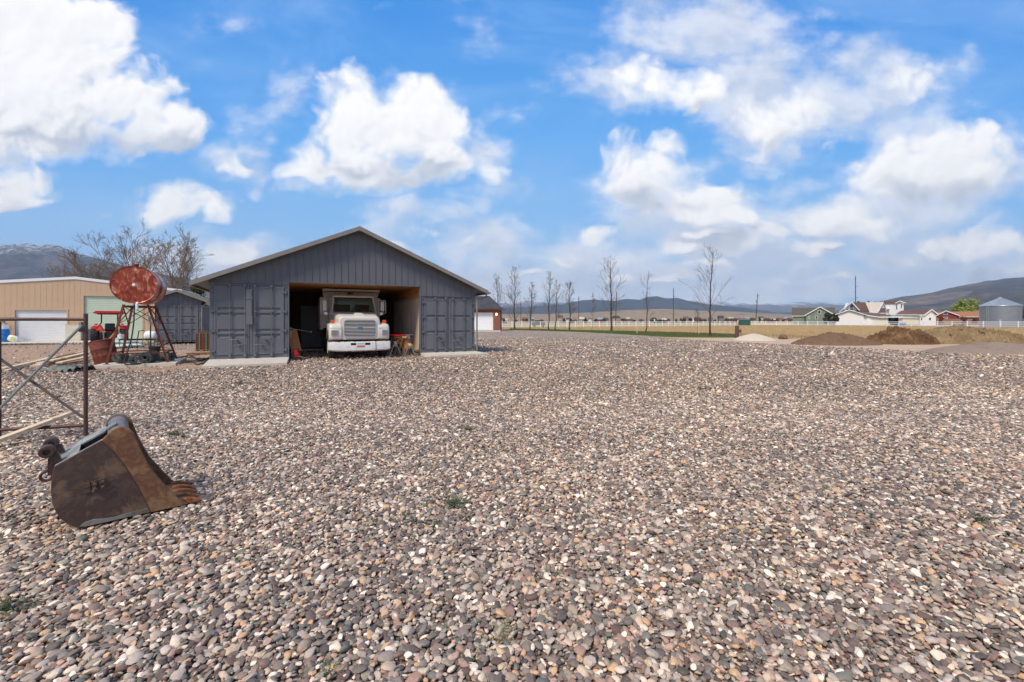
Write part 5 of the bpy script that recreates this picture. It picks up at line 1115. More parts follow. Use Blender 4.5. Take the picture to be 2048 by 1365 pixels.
m = MB(); n = 12
for k in range(n + 1):
    q = PI * k / n
    for r_, y in ((.30, 0), (.30, .22)): m.v.append((r_ * math.cos(q), y, .10 * math.sin(q) + .004))
for k in range(n): m.f.append((2 * k, 2 * k + 1, 2 * k + 3, 2 * k + 2)); m.mi.append(0)
o = m.build('mud_guard', 'black_plastic', smooth=True, angle=180, label='curved black plastic guard lying on the gravel at the shed jamb', cat='guard'); o.modifiers.new('t', 'SOLIDIFY').thickness = .012; shp(o, 2.95, -.3, 0, .1)
o = thing('marker_rod', 'thin grey rod with a yellow ball tip sticking out across the dark bay', 'rod'); shp(o, 0, 0, 0)
a_ = Vector((2.58, .35, 1.22)); b_ = Vector((3.35, .95, 1.06)); m = MB(); m.tube([a_, b_], .012, 6); m.build('rod_shaft', 'galv', o); m = MB(); m.lathe([(0, -.03), (.02, -.025), (.035, 0), (.02, .025), (0, .03)], 12, b_); m.build('rod_tip', 'yellow_plastic', o, smooth=True); m = MB(); m.cb(a_ + Vector((.03, 0, 0)), (.05, .05, .06)); m.bar(a_ + Vector((.03, 0, -.1)), a_ + Vector((.05, .0, -.34)), .02, .03); m.build('bracket', 'galv', o)
# ---------------------------------------------------------------- brick garage at the right of the shed
BGp = A(1002, 661.8, 70); BGp.z = 0
bg_ = thing('brick_garage', 'brown brick garage with a dark shingle roof and white door behind the shed', 'garage', BGp, 0)
pm_ = 70 / F
m = MB(); m.box(-14, -5.2 + .0, 0, .3, .05, 2.9); m.box(-14, -1.25, 0, .3, 2.9, 3.35); m.box(-1.25, -.1, 0, .3, .05, 3.35); m.box(-.4, -.1, .3, 10, .05, 3.35); m.build('wall', 'brick_wall' if 'brick_wall' in M else 'brick_brown', bg_)
m = MB(); n = 5
for i in range(n): z0 = .08 + i * .56; m.prism([(-5.2, .16, z0), (-5.2, .13, z0 + .02), (-5.2, .13, z0 + .54), (-5.2, .16, z0 + .56)], (3.95, 0, 0))
m.box(-5.2, -1.25, .155, .2, .08, 2.9); m.build('garage_door', 'white_door', bg_)
m = MB(); m.prism([(-14, -.6, 3.4), (.3, -.6, 3.4), (-2.1, 5.2, 5.7), (-14, 5.2, 5.7)], (0, 0, .12)); m.prism([(.3, -.6, 3.4), (.3, 11, 3.4), (-2.1, 5.2, 5.7)], (0, 0, .12)); m.cb((-2.6, 4.6, 5.75), (.5, .3, .12)); rf = m.build('roof', 'shingle_dark', bg_)
m = MB(); m.box(-14, .34, -.66, -.6, 3.3, 3.52); m.box(.3, .36, -.6, 11, 3.3, 3.52); m.build('fascia', 'dark_steel', rf)
m = MB(); m.cb((-.72, -.12, 2.72), (.16, .18, .3)); lp = m.build('wall_lantern', 'dark_steel', bg_)
m, t, b = newmat('lamp_glow'); M['lamp_glow'] = m; b.inputs['Emission Color'].default_value = (1, .62, .25, 1); b.inputs['Emission Strength'].default_value = 6
m = MB(); m.lathe([(0, 0), (.14, .03), (.14, .3), (0, .34)], 10, (-.72, -.24, 2.45)); m.build('lamp_globe', 'lamp_glow', lp)
m = MB(); m.box(-14, .0, -5.5, 0, -.03, .04); o = m.build('garage_apron', 'concrete', loc=BGp, kind='structure')
# ---------------------------------------------------------------- white rail fences
def fence(name, label, pts, spacing, h=1.5):
    o = thing(name, label, 'fence', (pts[0][0], pts[0][1], 0)); org_ = Vector(o.location)
    P = [Vector((x, y, 0)) for x, y in pts]; L_ = [0]
    for a, b_ in zip(P[:-1], P[1:]): L_.append(L_[-1] + (b_ - a).length)
    def at(s):
        for i in range(len(P) - 1):
            if s <= L_[i + 1] + 1e-6: return P[i].lerp(P[i + 1], (s - L_[i]) / (L_[i + 1] - L_[i]))
        return P[-1]
    n = int(L_[-1] / spacing); q = [at(L_[-1] * k / n) - org_ for k in range(n + 1)]
    base = None
    for k, v in enumerate(q):
        if base is None:
            m = MB(); m.box(-.075, .075, -.075, .075, 0, h + .02); m.prism([(-.09, -.09, h + .02), (.09, -.09, h + .02), (.09, .09, h + .02), (-.09, .09, h + .02)], (0, 0, .04)); base = m.build('post', 'white_vinyl', o)
        else: c = base.copy(); C.objects.link(c); c.parent = o; base_ = c; c.location = v
    for zr in (.36, .84, 1.32):
        m = MB()
        for a, b_ in zip(q[:-1], q[1:]): m.bar(a + Vector((0, 0, zr)), b_ + Vector((0, 0, zr)), .05, .16)
        m.build('rail', 'white_vinyl', o)
    return o
fence('rail_fence', 'long white three-rail fence running behind the row of bare trees', [(-2.3, 102), (36, 124), (74, 146)], 2.62)
fence('rail_fence', 'white three-rail fence in front of the white farmhouse and grain bin', [(87, 164), (101, 155), (112, 130), (117, 104), (119, 90), (122, 76)], 3.2)
m = MB(); m.box(-1.6, 1.6, 0, 2, 0, 1.9); m.box(-1.66, 1.66, -.06, 2.06, 1.9, 1.98)
for x in (-1.5, -.9, -.3, .3, .9, 1.5): m.box(x - .03, x + .03, -.03, .0, .05, 1.9)
p = A(1492, 650, 152); m.build('utility_shed', 'shed_green', loc=(p.x, p.y, 0), label='small dark green box shed where the two white fences meet', cat='shed')
p = G(1474, 676); m = MB(); m.lathe([(.17, 0), (.165, .5), (.17, 1.05), (.15, 1.12), (0, 1.13)], 14); tpz = thing('timber_post', 'thick weathered timber post at the end of the green lawn strip', 'post', (p.x, p.y, -.02)); m.build('post_shaft', 'wood_pole', tpz, smooth=True, angle=50); m = MB(); m.cb((.3, 0, .62), (.16, .1, .3)); m.build('post_flag', 'rust_steel', tpz)
# ---------------------------------------------------------------- white farmhouse
def facing(pxc, D):                          # frame turned square to the line of sight at pxc
    c = A(pxc, 651, D); c.z = 0; ph = math.atan2(c.x, c.y); nr = Vector((math.sin(ph), math.cos(ph), 0)); ax = Vector((math.cos(ph), -math.sin(ph), 0))
    def X(px): d = Vector(((px - CX) / F, 1, 0)); return (d * (c.dot(nr) / d.dot(nr)) - c).dot(ax)
    def Z(py, px=None): d = Vector((((px or pxc) - CX) / F, 1, 0)); return CAMH + (HOR - py) / F * (c.dot(nr) / d.dot(nr))
    return c, -ph, X, Z
HD = 168.0; HO, HR, HX, HZf = facing(1770, HD)
def hx(zx): return HX(zx / 7.877 + 1640)
def hz(zy): return HZf(590 + zy / 7.877)
def hpt(zx, zy, y=0): return Vector((hx(zx), y, hz(zy)))
hs = thing('farmhouse', 'rambling white farmhouse with brown roofs, an A-frame gable and a square tower', 'house', HO, HR)
def win(x, y, zx0, zx1, zy0, zy1, parent, mat='window_dark'):
    m = MB(); a, b_ = hx(zx0), hx(zx1); c, d = hz(zy1), hz(zy0); m.box(a - .1, b_ + .1, y - .08, y, c - .1, d + .1); wn_ = m.build('window', 'white_trim', parent); m = MB(); m.box(a, b_, y - .1, y - .075, c, d); m.build('pane', mat, wn_)
# front low gable
m = MB(); m.prism([hpt(248, 480), hpt(690, 480), hpt(690, 318), hpt(465, 245), hpt(248, 318)], (0, 14, 0)); w0 = m.build('front_wing', 'house_white', hs)
m = MB()
m.prism([hpt(212, 322, -.8), hpt(465, 238, -.8), hpt(740, 322, -.8), hpt(740, 312, -.8), hpt(465, 226, -.8), hpt(212, 312, -.8)], (0, .2, 0)); m.build('verge_board', 'white_trim', w0)
m = MB(); m.prism([hpt(465, 228, -.6), hpt(740, 313, -.6), hpt(740, 318, -.6), hpt(465, 238, -.6), hpt(212, 318, -.6), hpt(212, 313, -.6)], (0, 15, 0)); m.build('wing_roof', 'shingle_brown', hs)
m = MB()                                    # shallow connecting roof and porch
m.add([hpt(740, 315, -.2), hpt(930, 348, -.2), hpt(1130, 348, -.2), hpt(1130, 322, 6), hpt(930, 305, 8), hpt(520, 240, 9)], [(0, 1, 2, 3, 4, 5)]); o = m.build('porch_roof', 'shingle_brown', hs); o.modifiers.new('t', 'SOLIDIFY').thickness = .2
m = MB(); m.box(hx(690), hx(1075), .6, 8, 0, hz(335)); m.box(hx(1240), hx(1580), .8, 8, 0, hz(345)); m.box(hx(1075), hx(1240), 4, 8, 0, hz(345)); m.build('link_wall', 'house_white', hs)
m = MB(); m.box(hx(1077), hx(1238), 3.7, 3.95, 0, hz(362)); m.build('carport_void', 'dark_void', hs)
m = MB(); m.bar(hpt(735, 322, -.3), hpt(930, 352, -.3), .2, .3); m.bar(hpt(930, 352, -.3), hpt(1310, 352, -.3), .2, .35); m.build('fascia', 'white_trim', hs)
m = MB(); m.bar(hpt(1110, 335, -.1), hpt(1580, 350, -.1), .2, .3); m.bar(hpt(1250, 338, -.12), hpt(1570, 343, -.12), .15, .15); m.build('porch_beam', 'turquoise', hs)
m = MB(); m.box(hx(860), hx(1060), .45, .6, 0, hz(365)); m.box(hx(1255), hx(1560), .6, .78, .2, hz(360)); m.build('garage_door', 'beige_box', hs)
m = MB(); m.box(hx(735), hx(800), .45, .6, 0, hz(360)); m.build('side_door', 'white_door', hs)
# main block with A-frame gable
m = MB(); m.prism([hpt(395, 240, 8), hpt(770, 250, 8), hpt(700, 100, 8), hpt(490, 96, 8)], (0, 8, 0)); m.build('main_roof', 'shingle_brown', hs)
m = MB(); m.prism([hpt(330, 245, 6), hpt(490, 108, 6), hpt(600, 235, 6)], (0, 2, 0)); gw = m.build('gable_front', 'house_white', hs)
m = MB(); m.prism([hpt(400, 225, 5.9), hpt(490, 130, 5.9), hpt(570, 225, 5.9)], (0, .1, 0)); m.build('gable_glass', 'window_dark', gw)
m = MB(); [m.bar(hpt(x, 225, 5.85), hpt(x, z, 5.85), .12, .1) for x, z in ((455, 165), (520, 165), (435, 190), (545, 195))]; m.bar(hpt(405, 195, 5.85), hpt(560, 195, 5.85), .1, .1); m.build('mullion', 'white_trim', gw)
m = MB(); m.bar(hpt(285, 262, 5.5), hpt(490, 98, 5.5), .9, .25); m.bar(hpt(618, 238, 5.5), hpt(490, 98, 5.5), .9, .25); m.bar(hpt(360, 215, 7.5), hpt(410, 108, 7.5), .5, .6); m.build('verge_board', 'white_trim', gw)
m = MB(); m.prism([hpt(772, 250, 7.5), hpt(915, 250, 7.5), hpt(1000, 100, 9.5), hpt(700, 100, 9.5)], (0, 6, 0)); m.bar(hpt(772, 250, 7.4), hpt(700, 100, 9.4), .25, .2); m.build('pale_roof', 'shingle_cream', hs)
m = MB(); m.bar(hpt(915, 258, 6), hpt(1003, 96, 6), .3, .35); m.bar(hpt(1003, 96, 6), hpt(1065, 258, 6), .3, .35); m.build('dormer_verge', 'white_trim', hs)
m = MB(); m.prism([hpt(925, 258, 6.6), hpt(1003, 110, 6.6), hpt(1060, 258, 6.6)], (0, 4, 0)); dm = m.build('dormer', 'house_white', hs)
win(0, 6.6, 965, 985, 165, 200, dm)
m = MB(); m.prism([hpt(930, 258, 6.3), hpt(960, 205, 6.5), hpt(1040, 205, 6.5), hpt(1062, 258, 6.3)], (0, .3, 0)); m.build('dormer_roof', 'shingle_brown', hs)
m = MB(); m.box(hx(770), hx(1065), 6.8, 10, hz(320), hz(250)); m.build('upper_wall', 'house_white', hs)
m = MB(); m.tube([hpt(755, 100, 10), hpt(755, 76, 10)], .28, 8); m.lathe([(0, 0), (.5, 0), (.4, .25), (0, .3)], 10, hpt(865, 102, 10)); m.build('vent_pipe', 'dark_steel', hs)
# tower
m = MB(); m.box(hx(1035), hx(1195), 5.5, 11, hz(320), hz(118)); m.box(hx(1195), hx(1325), 5.5, 11, hz(320), hz(125)); m.prism([hpt(1190, 130, 5.5), hpt(1325, 130, 5.5), hpt(1270, 103, 5.5)], (0, 5, 0)); tw = m.build('tower', 'house_white', hs)
for a in ((1205, 1222, 148, 228), (1280, 1298, 145, 205)): win(0, 5.5, *a, tw)
m = MB(); m.prism([hpt(1010, 92, 5.0), hpt(1270, 96, 5.0), hpt(1205, 132, 5.0), hpt(1035, 132, 5.0)], (0, .5, 0)); m.prism([hpt(1000, 92, 5.5), hpt(1270, 96, 5.5), hpt(1360, 132, 5.5), hpt(1190, 134, 5.5), hpt(1030, 134, 5.5)], (0, 6, 0)); m.build('tower_roof', 'shingle_brown', hs)
m = MB(); m.bar(hpt(1190, 128, 4.8), hpt(1270, 96, 4.8), .2, .25); m.bar(hpt(1270, 96, 4.8), hpt(1360, 132, 4.8), .2, .25); m.build('verge_board', 'white_trim', tw)
m = MB(); m.box(hx(1050), hx(1100), 4.2, 5.5, hz(222), hz(208)); m.bar(hpt(1050, 200, 4.2), hpt(1100, 200, 4.2), .1, .1); [m.bar(hpt(x, 210, 4.2), hpt(x, 198, 4.2), .08, .08) for x in (1052, 1075, 1098)]; m.tube([hpt(1092, 222, 4.9), hpt(1095, 300, 4.9)], .12, 6); m.build('balcony', 'white_trim', tw)
# right wing
m = MB(); m.prism([hpt(1570, 480, 0), hpt(1826, 480, 0), hpt(1826, 320, 0), hpt(1755, 250, 0), hpt(1640, 325, 0), hpt(1570, 325, 0)], (0, 9, 0)); rw = m.build('right_wing', 'house_white', hs)
win(0, 0, 1592, 1612, 362, 400, rw); win(0, 0, 1718, 1748, 365, 400, rw)
m = MB(); m.prism([hpt(1180, 316, 1), hpt(1640, 316, -.4), hpt(1755, 240, -.4), hpt(1300, 240, 6)], (0, 6, 0)); m.prism([hpt(1755, 240, -.4), hpt(1866, 318, -.4), hpt(1855, 324, -.4), hpt(1755, 252, -.4)], (0, 9, 0)); m.build('wing_roof', 'shingle_rose' if 'shingle_rose' in M else 'shingle_brown', hs)
m = MB(); m.bar(hpt(1640, 325, -.6), hpt(1760, 242, -.6), .2, .28); m.bar(hpt(1760, 242, -.6), hpt(1868, 322, -.6), .2, .28); m.bar(hpt(1180, 318, -.5), hpt(1640, 322, -.6), .2, .2); m.build('verge_board', 'white_trim', rw)
p = A(1640 + 1300 / 7.877, 648, 161); m = MB(); m.cb((0, 0, .55), (1.9, .9, .8)); m.build('blue_bin', 'blue_plastic', loc=(p.x, p.y, 0), label='low blue object standing before the farmhouse garage behind the fence', cat='bin', bevel=.1)
p = A(1640 + 1065 / 7.877, 648, 161); m = MB(); m.cb((0, 0, .4), (1.2, .8, .6)); m.build('lime_toy', 'lime', loc=(p.x, p.y, 0), label='small lime yellow object behind the fence before the farmhouse', cat='yard item', bevel=.1)
# ---------------------------------------------------------------- neighbours
def house(name, label, px0, px1, base, eave, ridgey, D, wall, roof, depth=10, gable=None, wins=(), door=None, cat='house'):
    """simple house: ridge parallel to the picture, or gable=(x0, apex, x1, eave, apexy) facing the viewer"""
    o0, rz0, X, Z = facing((px0 + px1) / 2, D); o = thing(name, label, cat, o0, rz0)
    m = MB(); m.box(X(px0), X(px1), 0, depth, 0, Z(eave)); wl_ = m.build('wall', wall, o)
    ov = .5; e = Z(eave); rz_ = Z(ridgey)
    m = MB(); m.prism([(X(px0) - ov, -ov, e), (X(px0) - ov, depth + ov, e), (X(px0) - ov, depth / 2, rz_)], (X(px1) - X(px0) + 2 * ov, 0, 0)); m.build('roof', roof, o)
    m = MB(); m.box(X(px0) - ov, X(px1) + ov, -ov - .05, -ov, e - .2, e + .02); m.build('fascia', 'white_trim', o)
    if gable:
        gx0, ga, gx1, ge, gy = gable
        m = MB(); m.prism([(X(gx0), -3, 0), (X(gx1), -3, 0), (X(gx1), -3, Z(ge)), (X(ga), -3, Z(gy)), (X(gx0), -3, Z(ge))], (0, 7, 0)); m.build('gable_wall', wall, o)
        m = MB(); sl = (Z(gy) - Z(ge)) / max(.1, X(ga) - X(gx0))
        for s, gx in ((-1, gx0), (1, gx1)): xe = X(gx) + s * .5; m.prism([(X(ga), -3.5, Z(gy) + .1), (xe, -3.5, Z(ge) - .1), (xe, -3.5, Z(ge) + .2), (X(ga), -3.5, Z(gy) + .4)], (0, 8, 0))
        m.build('gable_roof', roof, o); m = MB()
        for s, gx in ((-1, gx0), (1, gx1)): xe = X(gx) + s * .5; m.bar((X(ga), -3.55, Z(gy) + .2), (xe, -3.55, Z(ge) + .0), .1, .3)
        m.build('verge_board', 'white_trim', o)
    for (a, b_, c, d, yv) in wins:
        m = MB(); m.box(X(a) - .12, X(b_) + .12, yv - .08, yv, Z(d) - .12, Z(c) + .12); wn_ = m.build('window', 'white_trim', o); m = MB(); m.box(X(a), X(b_), yv - .1, yv - .07, Z(d), Z(c)); m.build('pane', 'window_dark', wn_)
    if door: m = MB(); m.box(X(door[0]), X(door[1]), -.1, 0, 0, Z(door[2])); m.build('garage_door', 'white_door', o)
    return o
house('green_house', 'sage green house with a steep front gable left of the dark evergreen', 1586, 1668, 650, 632, 615, 185, 'house_green', 'shingle_olive', 12, gable=(1612, 1640, 1668, 632, 616), wins=((1636, 1641, 622, 628, -3), (1631, 1635, 633, 638, -3), (1617, 1619, 633, 638, -3)))
house('red_house', 'dark red ranch house with a rusty orange roof left of the grain bin', 1876, 1958, 650, 634, 623, 190, 'house_red', 'shingle_rust', 12, gable=(1876, 1892, 1916, 632, 623), wins=((1888, 1895, 626, 629, -3), (1888, 1895, 635, 637, -3), (1912, 1919, 635, 638, -.02)))
m = MB(); x0, x1 = 177, 200
for i in range(46): x = x0 + i * .5; m.box(x, x + .47, 0, .05, 0, 2.5 + .03 * (i % 3))
m.box(x0, x1, .05, .12, .5, .65); m.box(x0, x1, .05, .12, 1.8, 1.95); m.build('board_fence', 'fence_wood', loc=(0, 184, 0), label='low brown board fence between the farmhouse and the grain bin', cat='fence')
# grain bin
BD = 126.0; bp_ = A(2000.5, 652, BD); bin_ = thing('grain_bin', 'round corrugated steel grain bin with a pale conical roof behind the white fence', 'grain bin', (bp_.x, bp_.y, 0))
Rb = 4.15; m = MB(); zs = np.arange(0, 6.0, .09); m.lathe([(Rb + (.02 if i % 2 else -.02), float(z)) for i, z in enumerate(zs)], 64); m.build('bin_wall', 'silo_metal', bin_, smooth=True, angle=180)
m = MB(); m.lathe([(Rb + .18, 5.85), (Rb + .12, 5.95), (.45, 8.1), (.42, 8.3), (.1, 8.45), (0, 8.45)], 32); cr = m.build('bin_roof', 'silo_roof', bin_, smooth=True, angle=20)
m = MB()
for k in range(24): q = 2 * PI * k / 24; m.bar((.45 * math.cos(q), .45 * math.sin(q), 8.13), ((Rb + .1) * math.cos(q), (Rb + .1) * math.sin(q), 6.0), .07, .08)
m.build('roof_rib', 'silo_roof', cr)
m = MB(); m.tube([(-Rb - .3, -.5, 0), (-Rb - .3, -.5, 6)], .05, 6); m.tube([(-Rb - .3, -.9, 0), (-Rb - .3, -.9, 6)], .05, 6); m.cb((-3.2, -2.9, 1.1), (.9, .5, 1.8), R=Matrix.Rotation(.7, 3, 'Z')); m.build('bin_hatch', 'silo_roof', bin_)
# ---------------------------------------------------------------- utility poles
def upole(label, px, ytop, ybase, D, lean=0, arms=(), r=.14, box=False):
    b_ = A(px, ybase, D); o = thing('utility_pole', label, 'utility pole', (b_.x, b_.y, 0), 0, 'utility poles in the distance'); H = CAMH + (HOR - ytop) / F * D
    m = MB(); m.tube([(0, 0, 0), (lean * H, 0, H)], [r, r * .75], 8); m.build('pole', 'wood_pole', o, smooth=True)
    if arms:
        m = MB()
        for (f_, L0, L1) in arms: m.bar((lean * H * f_ - L0, -.1, H * f_), (lean * H * f_ + L1, -.1, H * f_ + .05 * (L0 + L1)), .12, .14)
        m.build('crossarm', 'wood_pole', o)
    if box: m = MB(); m.lathe([(0, 0), (.28, 0), (.3, .8), (0, .9)], 12, (lean * H * .72 - .3, -.35, H * .72)); m.build('transformer', 'stone_grey', o, smooth=True)
    return o
upole('tallest utility pole, with short stub arms, rising behind the farmhouse A-frame', 1711, 552, 640, 215, 0, ((.93, .9, 0), (.78, 0, 1.4), (.66, 1.2, 0), (.55, 0, 1.5)), .22)
upole('leaning utility pole with a transformer and lamp left of the green house', 1511, 588, 645, 165, .07, ((.93, .1, .8),), .17, True)
upole('dark upright utility pole left of the tallest bare tree', 1347, 577, 642, 190, 0, ((.78, .1, .8), (.6, .5, .1)), .2)
upole('slightly leaning utility pole behind the wide bare tree', 1231, 584, 642, 180, .035, (), .18)
upole('thin utility pole right of the short bushy tree, before the mountains', 1157.5, 593, 643, 200, 0, ((.9, .6, .6),), .15)
upole('short utility pole nearest the brick garage', 1041.5, 603, 643, 200, 0, ((.88, .5, .5),), .15)
upole('faint thin distant pole between the bushy tree and the wide bare tree', 1186, 585, 640, 420, 0, ((.86, 1, 1), (.76, 1.2, 1.2)), .16)
# ---------------------------------------------------------------- bare trees
def grow(mb, p, d, L, r, depth, rnd, up, spread, tips, nseg=4, kids_=(3, 5), rmin=.011, shrink=.62):
    pts = [Vector(p)]; rs = [r]; d = Vector(d)
    for i in range(nseg):
        d = (d + Vector((rnd.gauss(0, .10), rnd.gauss(0, .10), up * .16))).normalized(); pts.append(pts[-1] + d * L / nseg); rs.append(max(rmin, r * (1 - .62 * (i + 1) / nseg)))
    mb.tube(pts, rs, 5 if r > .05 else 3, cap=False)
    if depth == 0:
        tips += pts[1:]; return
    for k in range(rnd.randint(*kids_)):
        f = rnd.uniform(.25, 1.0); i = min(nseg - 1, int(f * nseg)); q = pts[i].lerp(pts[i + 1], f * nseg - i); dd = (pts[i + 1] - pts[i]).normalized()
        az = rnd.uniform(0, 2 * PI); side = Vector((math.cos(az), math.sin(az), 0)); side = (side - dd * side.dot(dd)).normalized()
        nd = (dd + side * spread * rnd.uniform(.6, 1.3)).normalized()
        grow(mb, q, nd, L * shrink * rnd.uniform(.75, 1.15) * (1.15 - .4 * f), max(rmin, r * .45), depth - 1, rnd, up, spread, tips, max(3, nseg - 1), kids_, rmin, shrink)
    tips += pts[-2:]
def buds(mb, tips, rnd, n, s, spread=.12):
    for _ in range(n):
        p = rnd.choice(tips) + Vector((rnd.gauss(0, spread), rnd.gauss(0, spread), rnd.gauss(0, spread))); a = Vector((rnd.gauss(0, 1), rnd.gauss(0, 1), rnd.gauss(0, 1))).normalized(); b = a.cross(Vector((.3, .5, .8))).normalized(); q = s * rnd.uniform(.6, 1.4)
        mb.add([p - a * q, p + b * q * .5, p + a * q, p - b * q * .5], [(0, 1, 2, 3)])
def poplar(label, px, py, ytop, seed, fullness=1.0, low=.16, trunk_r=None, lean=0, D=None, width=.2, bark='bark_dark', top_sparse=False):
    """upright bare tree: straight leader, ascending side branches"""
    b_ = G(px, py) if D is None else A(px, py, D); b_.z = 0; d_ = b_.y; H = CAMH + (HOR - ytop) / F * d_; rnd = random.Random(seed)
    o = thing('bare_tree', label, 'tree', b_, 0, 'bare trees along the lawn strip'); r0 = (trunk_r or H * .022) * .5
    tm = MB(); pts = []; rs = []; n = 14; x = y = 0
    for i in range(n + 1):
        f = i / n; x += rnd.gauss(0, .016) * H * .35 + lean * H / n; y += rnd.gauss(0, .01) * H * .3; pts.append(Vector((x, y, H * f * .97))); rs.append(max(.014, r0 * (1 - f) ** .75 * (1.35 if i == 0 else 1)))
    tm.tube(pts, rs, 9, cap=False); tm.build('trunk', bark, o, smooth=True)
    cm = MB(); tips = []; nb = int(27 * fullness)
    for k in range(nb):
        f = low + (.93 - low) * ((k + rnd.random()) / nb) ** 1.05; i = min(n - 1, int(f * n)); q = pts[i].lerp(pts[i + 1], f * n - i); az = rnd.uniform(0, 2 * PI)
        if top_sparse and f > .45 and rnd.random() < .25: continue
        Lb = H * (width * 1.35 * (1 - f) ** .6 * (0.6 + min(1, (f - low) * 5) * .4) + .045) * rnd.uniform(.7, 1.2)
        el = .75 + .35 * f; nd = Vector((math.cos(az) * math.cos(el), math.sin(az) * math.cos(el), math.sin(el)))
        grow(cm, q, nd, Lb, max(.016, r0 * .30 * (1 - f * .7)), 2, rnd, .55, .62, tips, 4, (2, 4), .006 + d_ * .00005, .55)
    if tips: buds(cm, tips, rnd, int(30 * fullness), .02 + d_ * .0003, .10)
    cm.build('crown', 'twig', o, recalc=False); return o
poplar('tallest bare tree nearest the camera, on the lawn strip left of the timber post', 1420, 672, 489, 21, .95, .20, .19, 0, None, .27, top_sparse=True)
poplar('thin half-dead bare tree between the tallest and the wide bare tree', 1290.5, 664.5, 538, 22, .6, .18, .15, .01, None, .17, top_sparse=True)
poplar('wide bare tree with low spreading limbs beside the slightly leaning pole', 1221, 662, 517, 23, 1.1, .16, .30, 0, None, .24)
poplar('short rounded bushy bare tree left of the thin pole', 1138.5, 659.6, 562, 24, 1.3, .26, .22, 0, None, .24)
poplar('slender bare tree close on the right of a taller twin, by the dark trailer', 1111, 661, 560, 25, 1.2, .14, .18, .005, None, .16)
poplar('taller bare tree with two upright leaders above the dark trailer', 1097, 659.2, 541, 26, 1.35, .22, .24, 0, None, .18)
poplar('narrow upright bare tree over the white fence, third from the brick garage', 1060.5, 658.5, 562, 27, 1.5, .14, .22, 0, None, .17)
poplar('tallest and densest bare tree beside the brick garage corner', 1029, 658, 531, 28, 1.8, .10, .28, 0, None, .17)
poplar('bare tree rising directly behind the brick garage roof', 997, 657, 546, 29, 1.6, .2, .25, 0, None, .16)
poplar('leafless sapling on the lawn strip left of the wide bare tree', 1184, 663.5, 585, 30, .5, .4, .06, 0, None, .13, 'bark')
poplar('small leafless sapling with a stake just left of the tallest bare tree', 1395.5, 667.5, 615, 31, .45, .3, .05, 0, None, .2, 'bark')
for px, py, yt, lab in ((1274, 667.5, 650, 'short white stake on the lawn left of the half-dead tree'), (1397.5, 668, 648, 'short pale stake beside the small sapling')):
    p = G(px, py); H = (py - yt) / F * p.y; m = MB(); m.box(-.03, .03, -.02, .02, 0, H); m.prism([(-.03, -.02, H), (.03, -.02, H), (0, -.02, H + .06)], (0, .06, 0)); m.build('garden_stake', 'lumber', loc=(p.x, p.y, 0), label=lab, cat='stake')
def spreading(name, label, px, D, base, limbs, seed, ksz, H0=.6, depth=3, bud=900, r0=.2):
    """many-limbed bare tree; limbs: (dx, dz) directions with lengths in metres"""
    b_ = A(px, 660, D); b_.z = 0; rnd = random.Random(seed); o = thing(name, label, 'tree', b_)
    tm = MB(); tm.tube([(0, 0, 0), (.05, 0, H0 * .5), (0, .05, H0)], [r0 * 1.5, r0 * 1.1, r0], 10, cap=False); cm = MB(); tips = []
    for (ex, ez, ln) in limbs:
        ey = rnd.uniform(-.5, .5); d = Vector((ex, ey * abs(ez) * .5, ez)).normalized()
        pts = [Vector((0, 0, H0 * rnd.uniform(.7, 1)))]; rs = [r0 * .55]; n = 9
        for i in range(n): d = (d + Vector((rnd.gauss(0, .07), rnd.gauss(0, .07), .02))).normalized(); pts.append(pts[-1] + d * ln / n); rs.append(max(.014, r0 * .42 * (1 - (i + 1) / n)))
        tm.tube(pts, rs, 6, cap=False)
        for k in range(ksz):
            f = .22 + .75 * (k + rnd.random()) / ksz; i = min(n - 1, int(f * n)); q = pts[i].lerp(pts[i + 1], f * n - i); dd = (pts[i + 1] - pts[i]).normalized()
            az = rnd.uniform(0, 2 * PI); nd = (dd + Vector((math.cos(az), math.sin(az) * .8, rnd.uniform(-.1, .6))) * .75).normalized()
            grow(cm, q, nd, ln * .30 * rnd.uniform(.6, 1.3) * (1.25 - .75 * f), .026, depth - 1, rnd, .25, .75, tips, 4, (3, 4), .0105, .62)
    tm.build('trunk', 'bark', o, smooth=True); buds(cm, tips, rnd, bud, .055, .06); cm.build('crown', ['twig'], o, recalc=False)
    lm = MB(); buds(lm, tips, rnd, bud * 2, .05, .08); lm.build('leaf_buds', 'bud', o, recalc=False); return o
spreading('spreading_tree', 'big wide-spreading bare tree with olive buds behind the tan building and red tank', 262, 45, 0,
          [(-.95, .58, 8.6), (-.82, .58, 8.2), (-.66, .72, 8.8), (-.46, .85, 9), (-.28, .95, 9.2), (-.1, 1, 9.2), (.06, 1, 8.8), (.2, .95, 8.4), (.36, .95, 8), (-1.0, .34, 7.5), (-.75, .42, 7), (-.5, .5, 6), (.12, .8, 7), (-.98, .45, 8.5)], 41, 17, 1.6, 3, 1400, .22)
spreading('slender_tree', 'smaller bare budding tree between the red tank and the large shed roof', 345, 42, 0, [(-.5, .9, 6.5), (-.28, 1, 7.5), (-.1, 1, 8.0), (.1, 1, 7.8), (.3, 1, 8.2), (.5, .95, 7.8), (.25, .8, 6)], 42, 15, 1.4, 3, 800, .17)
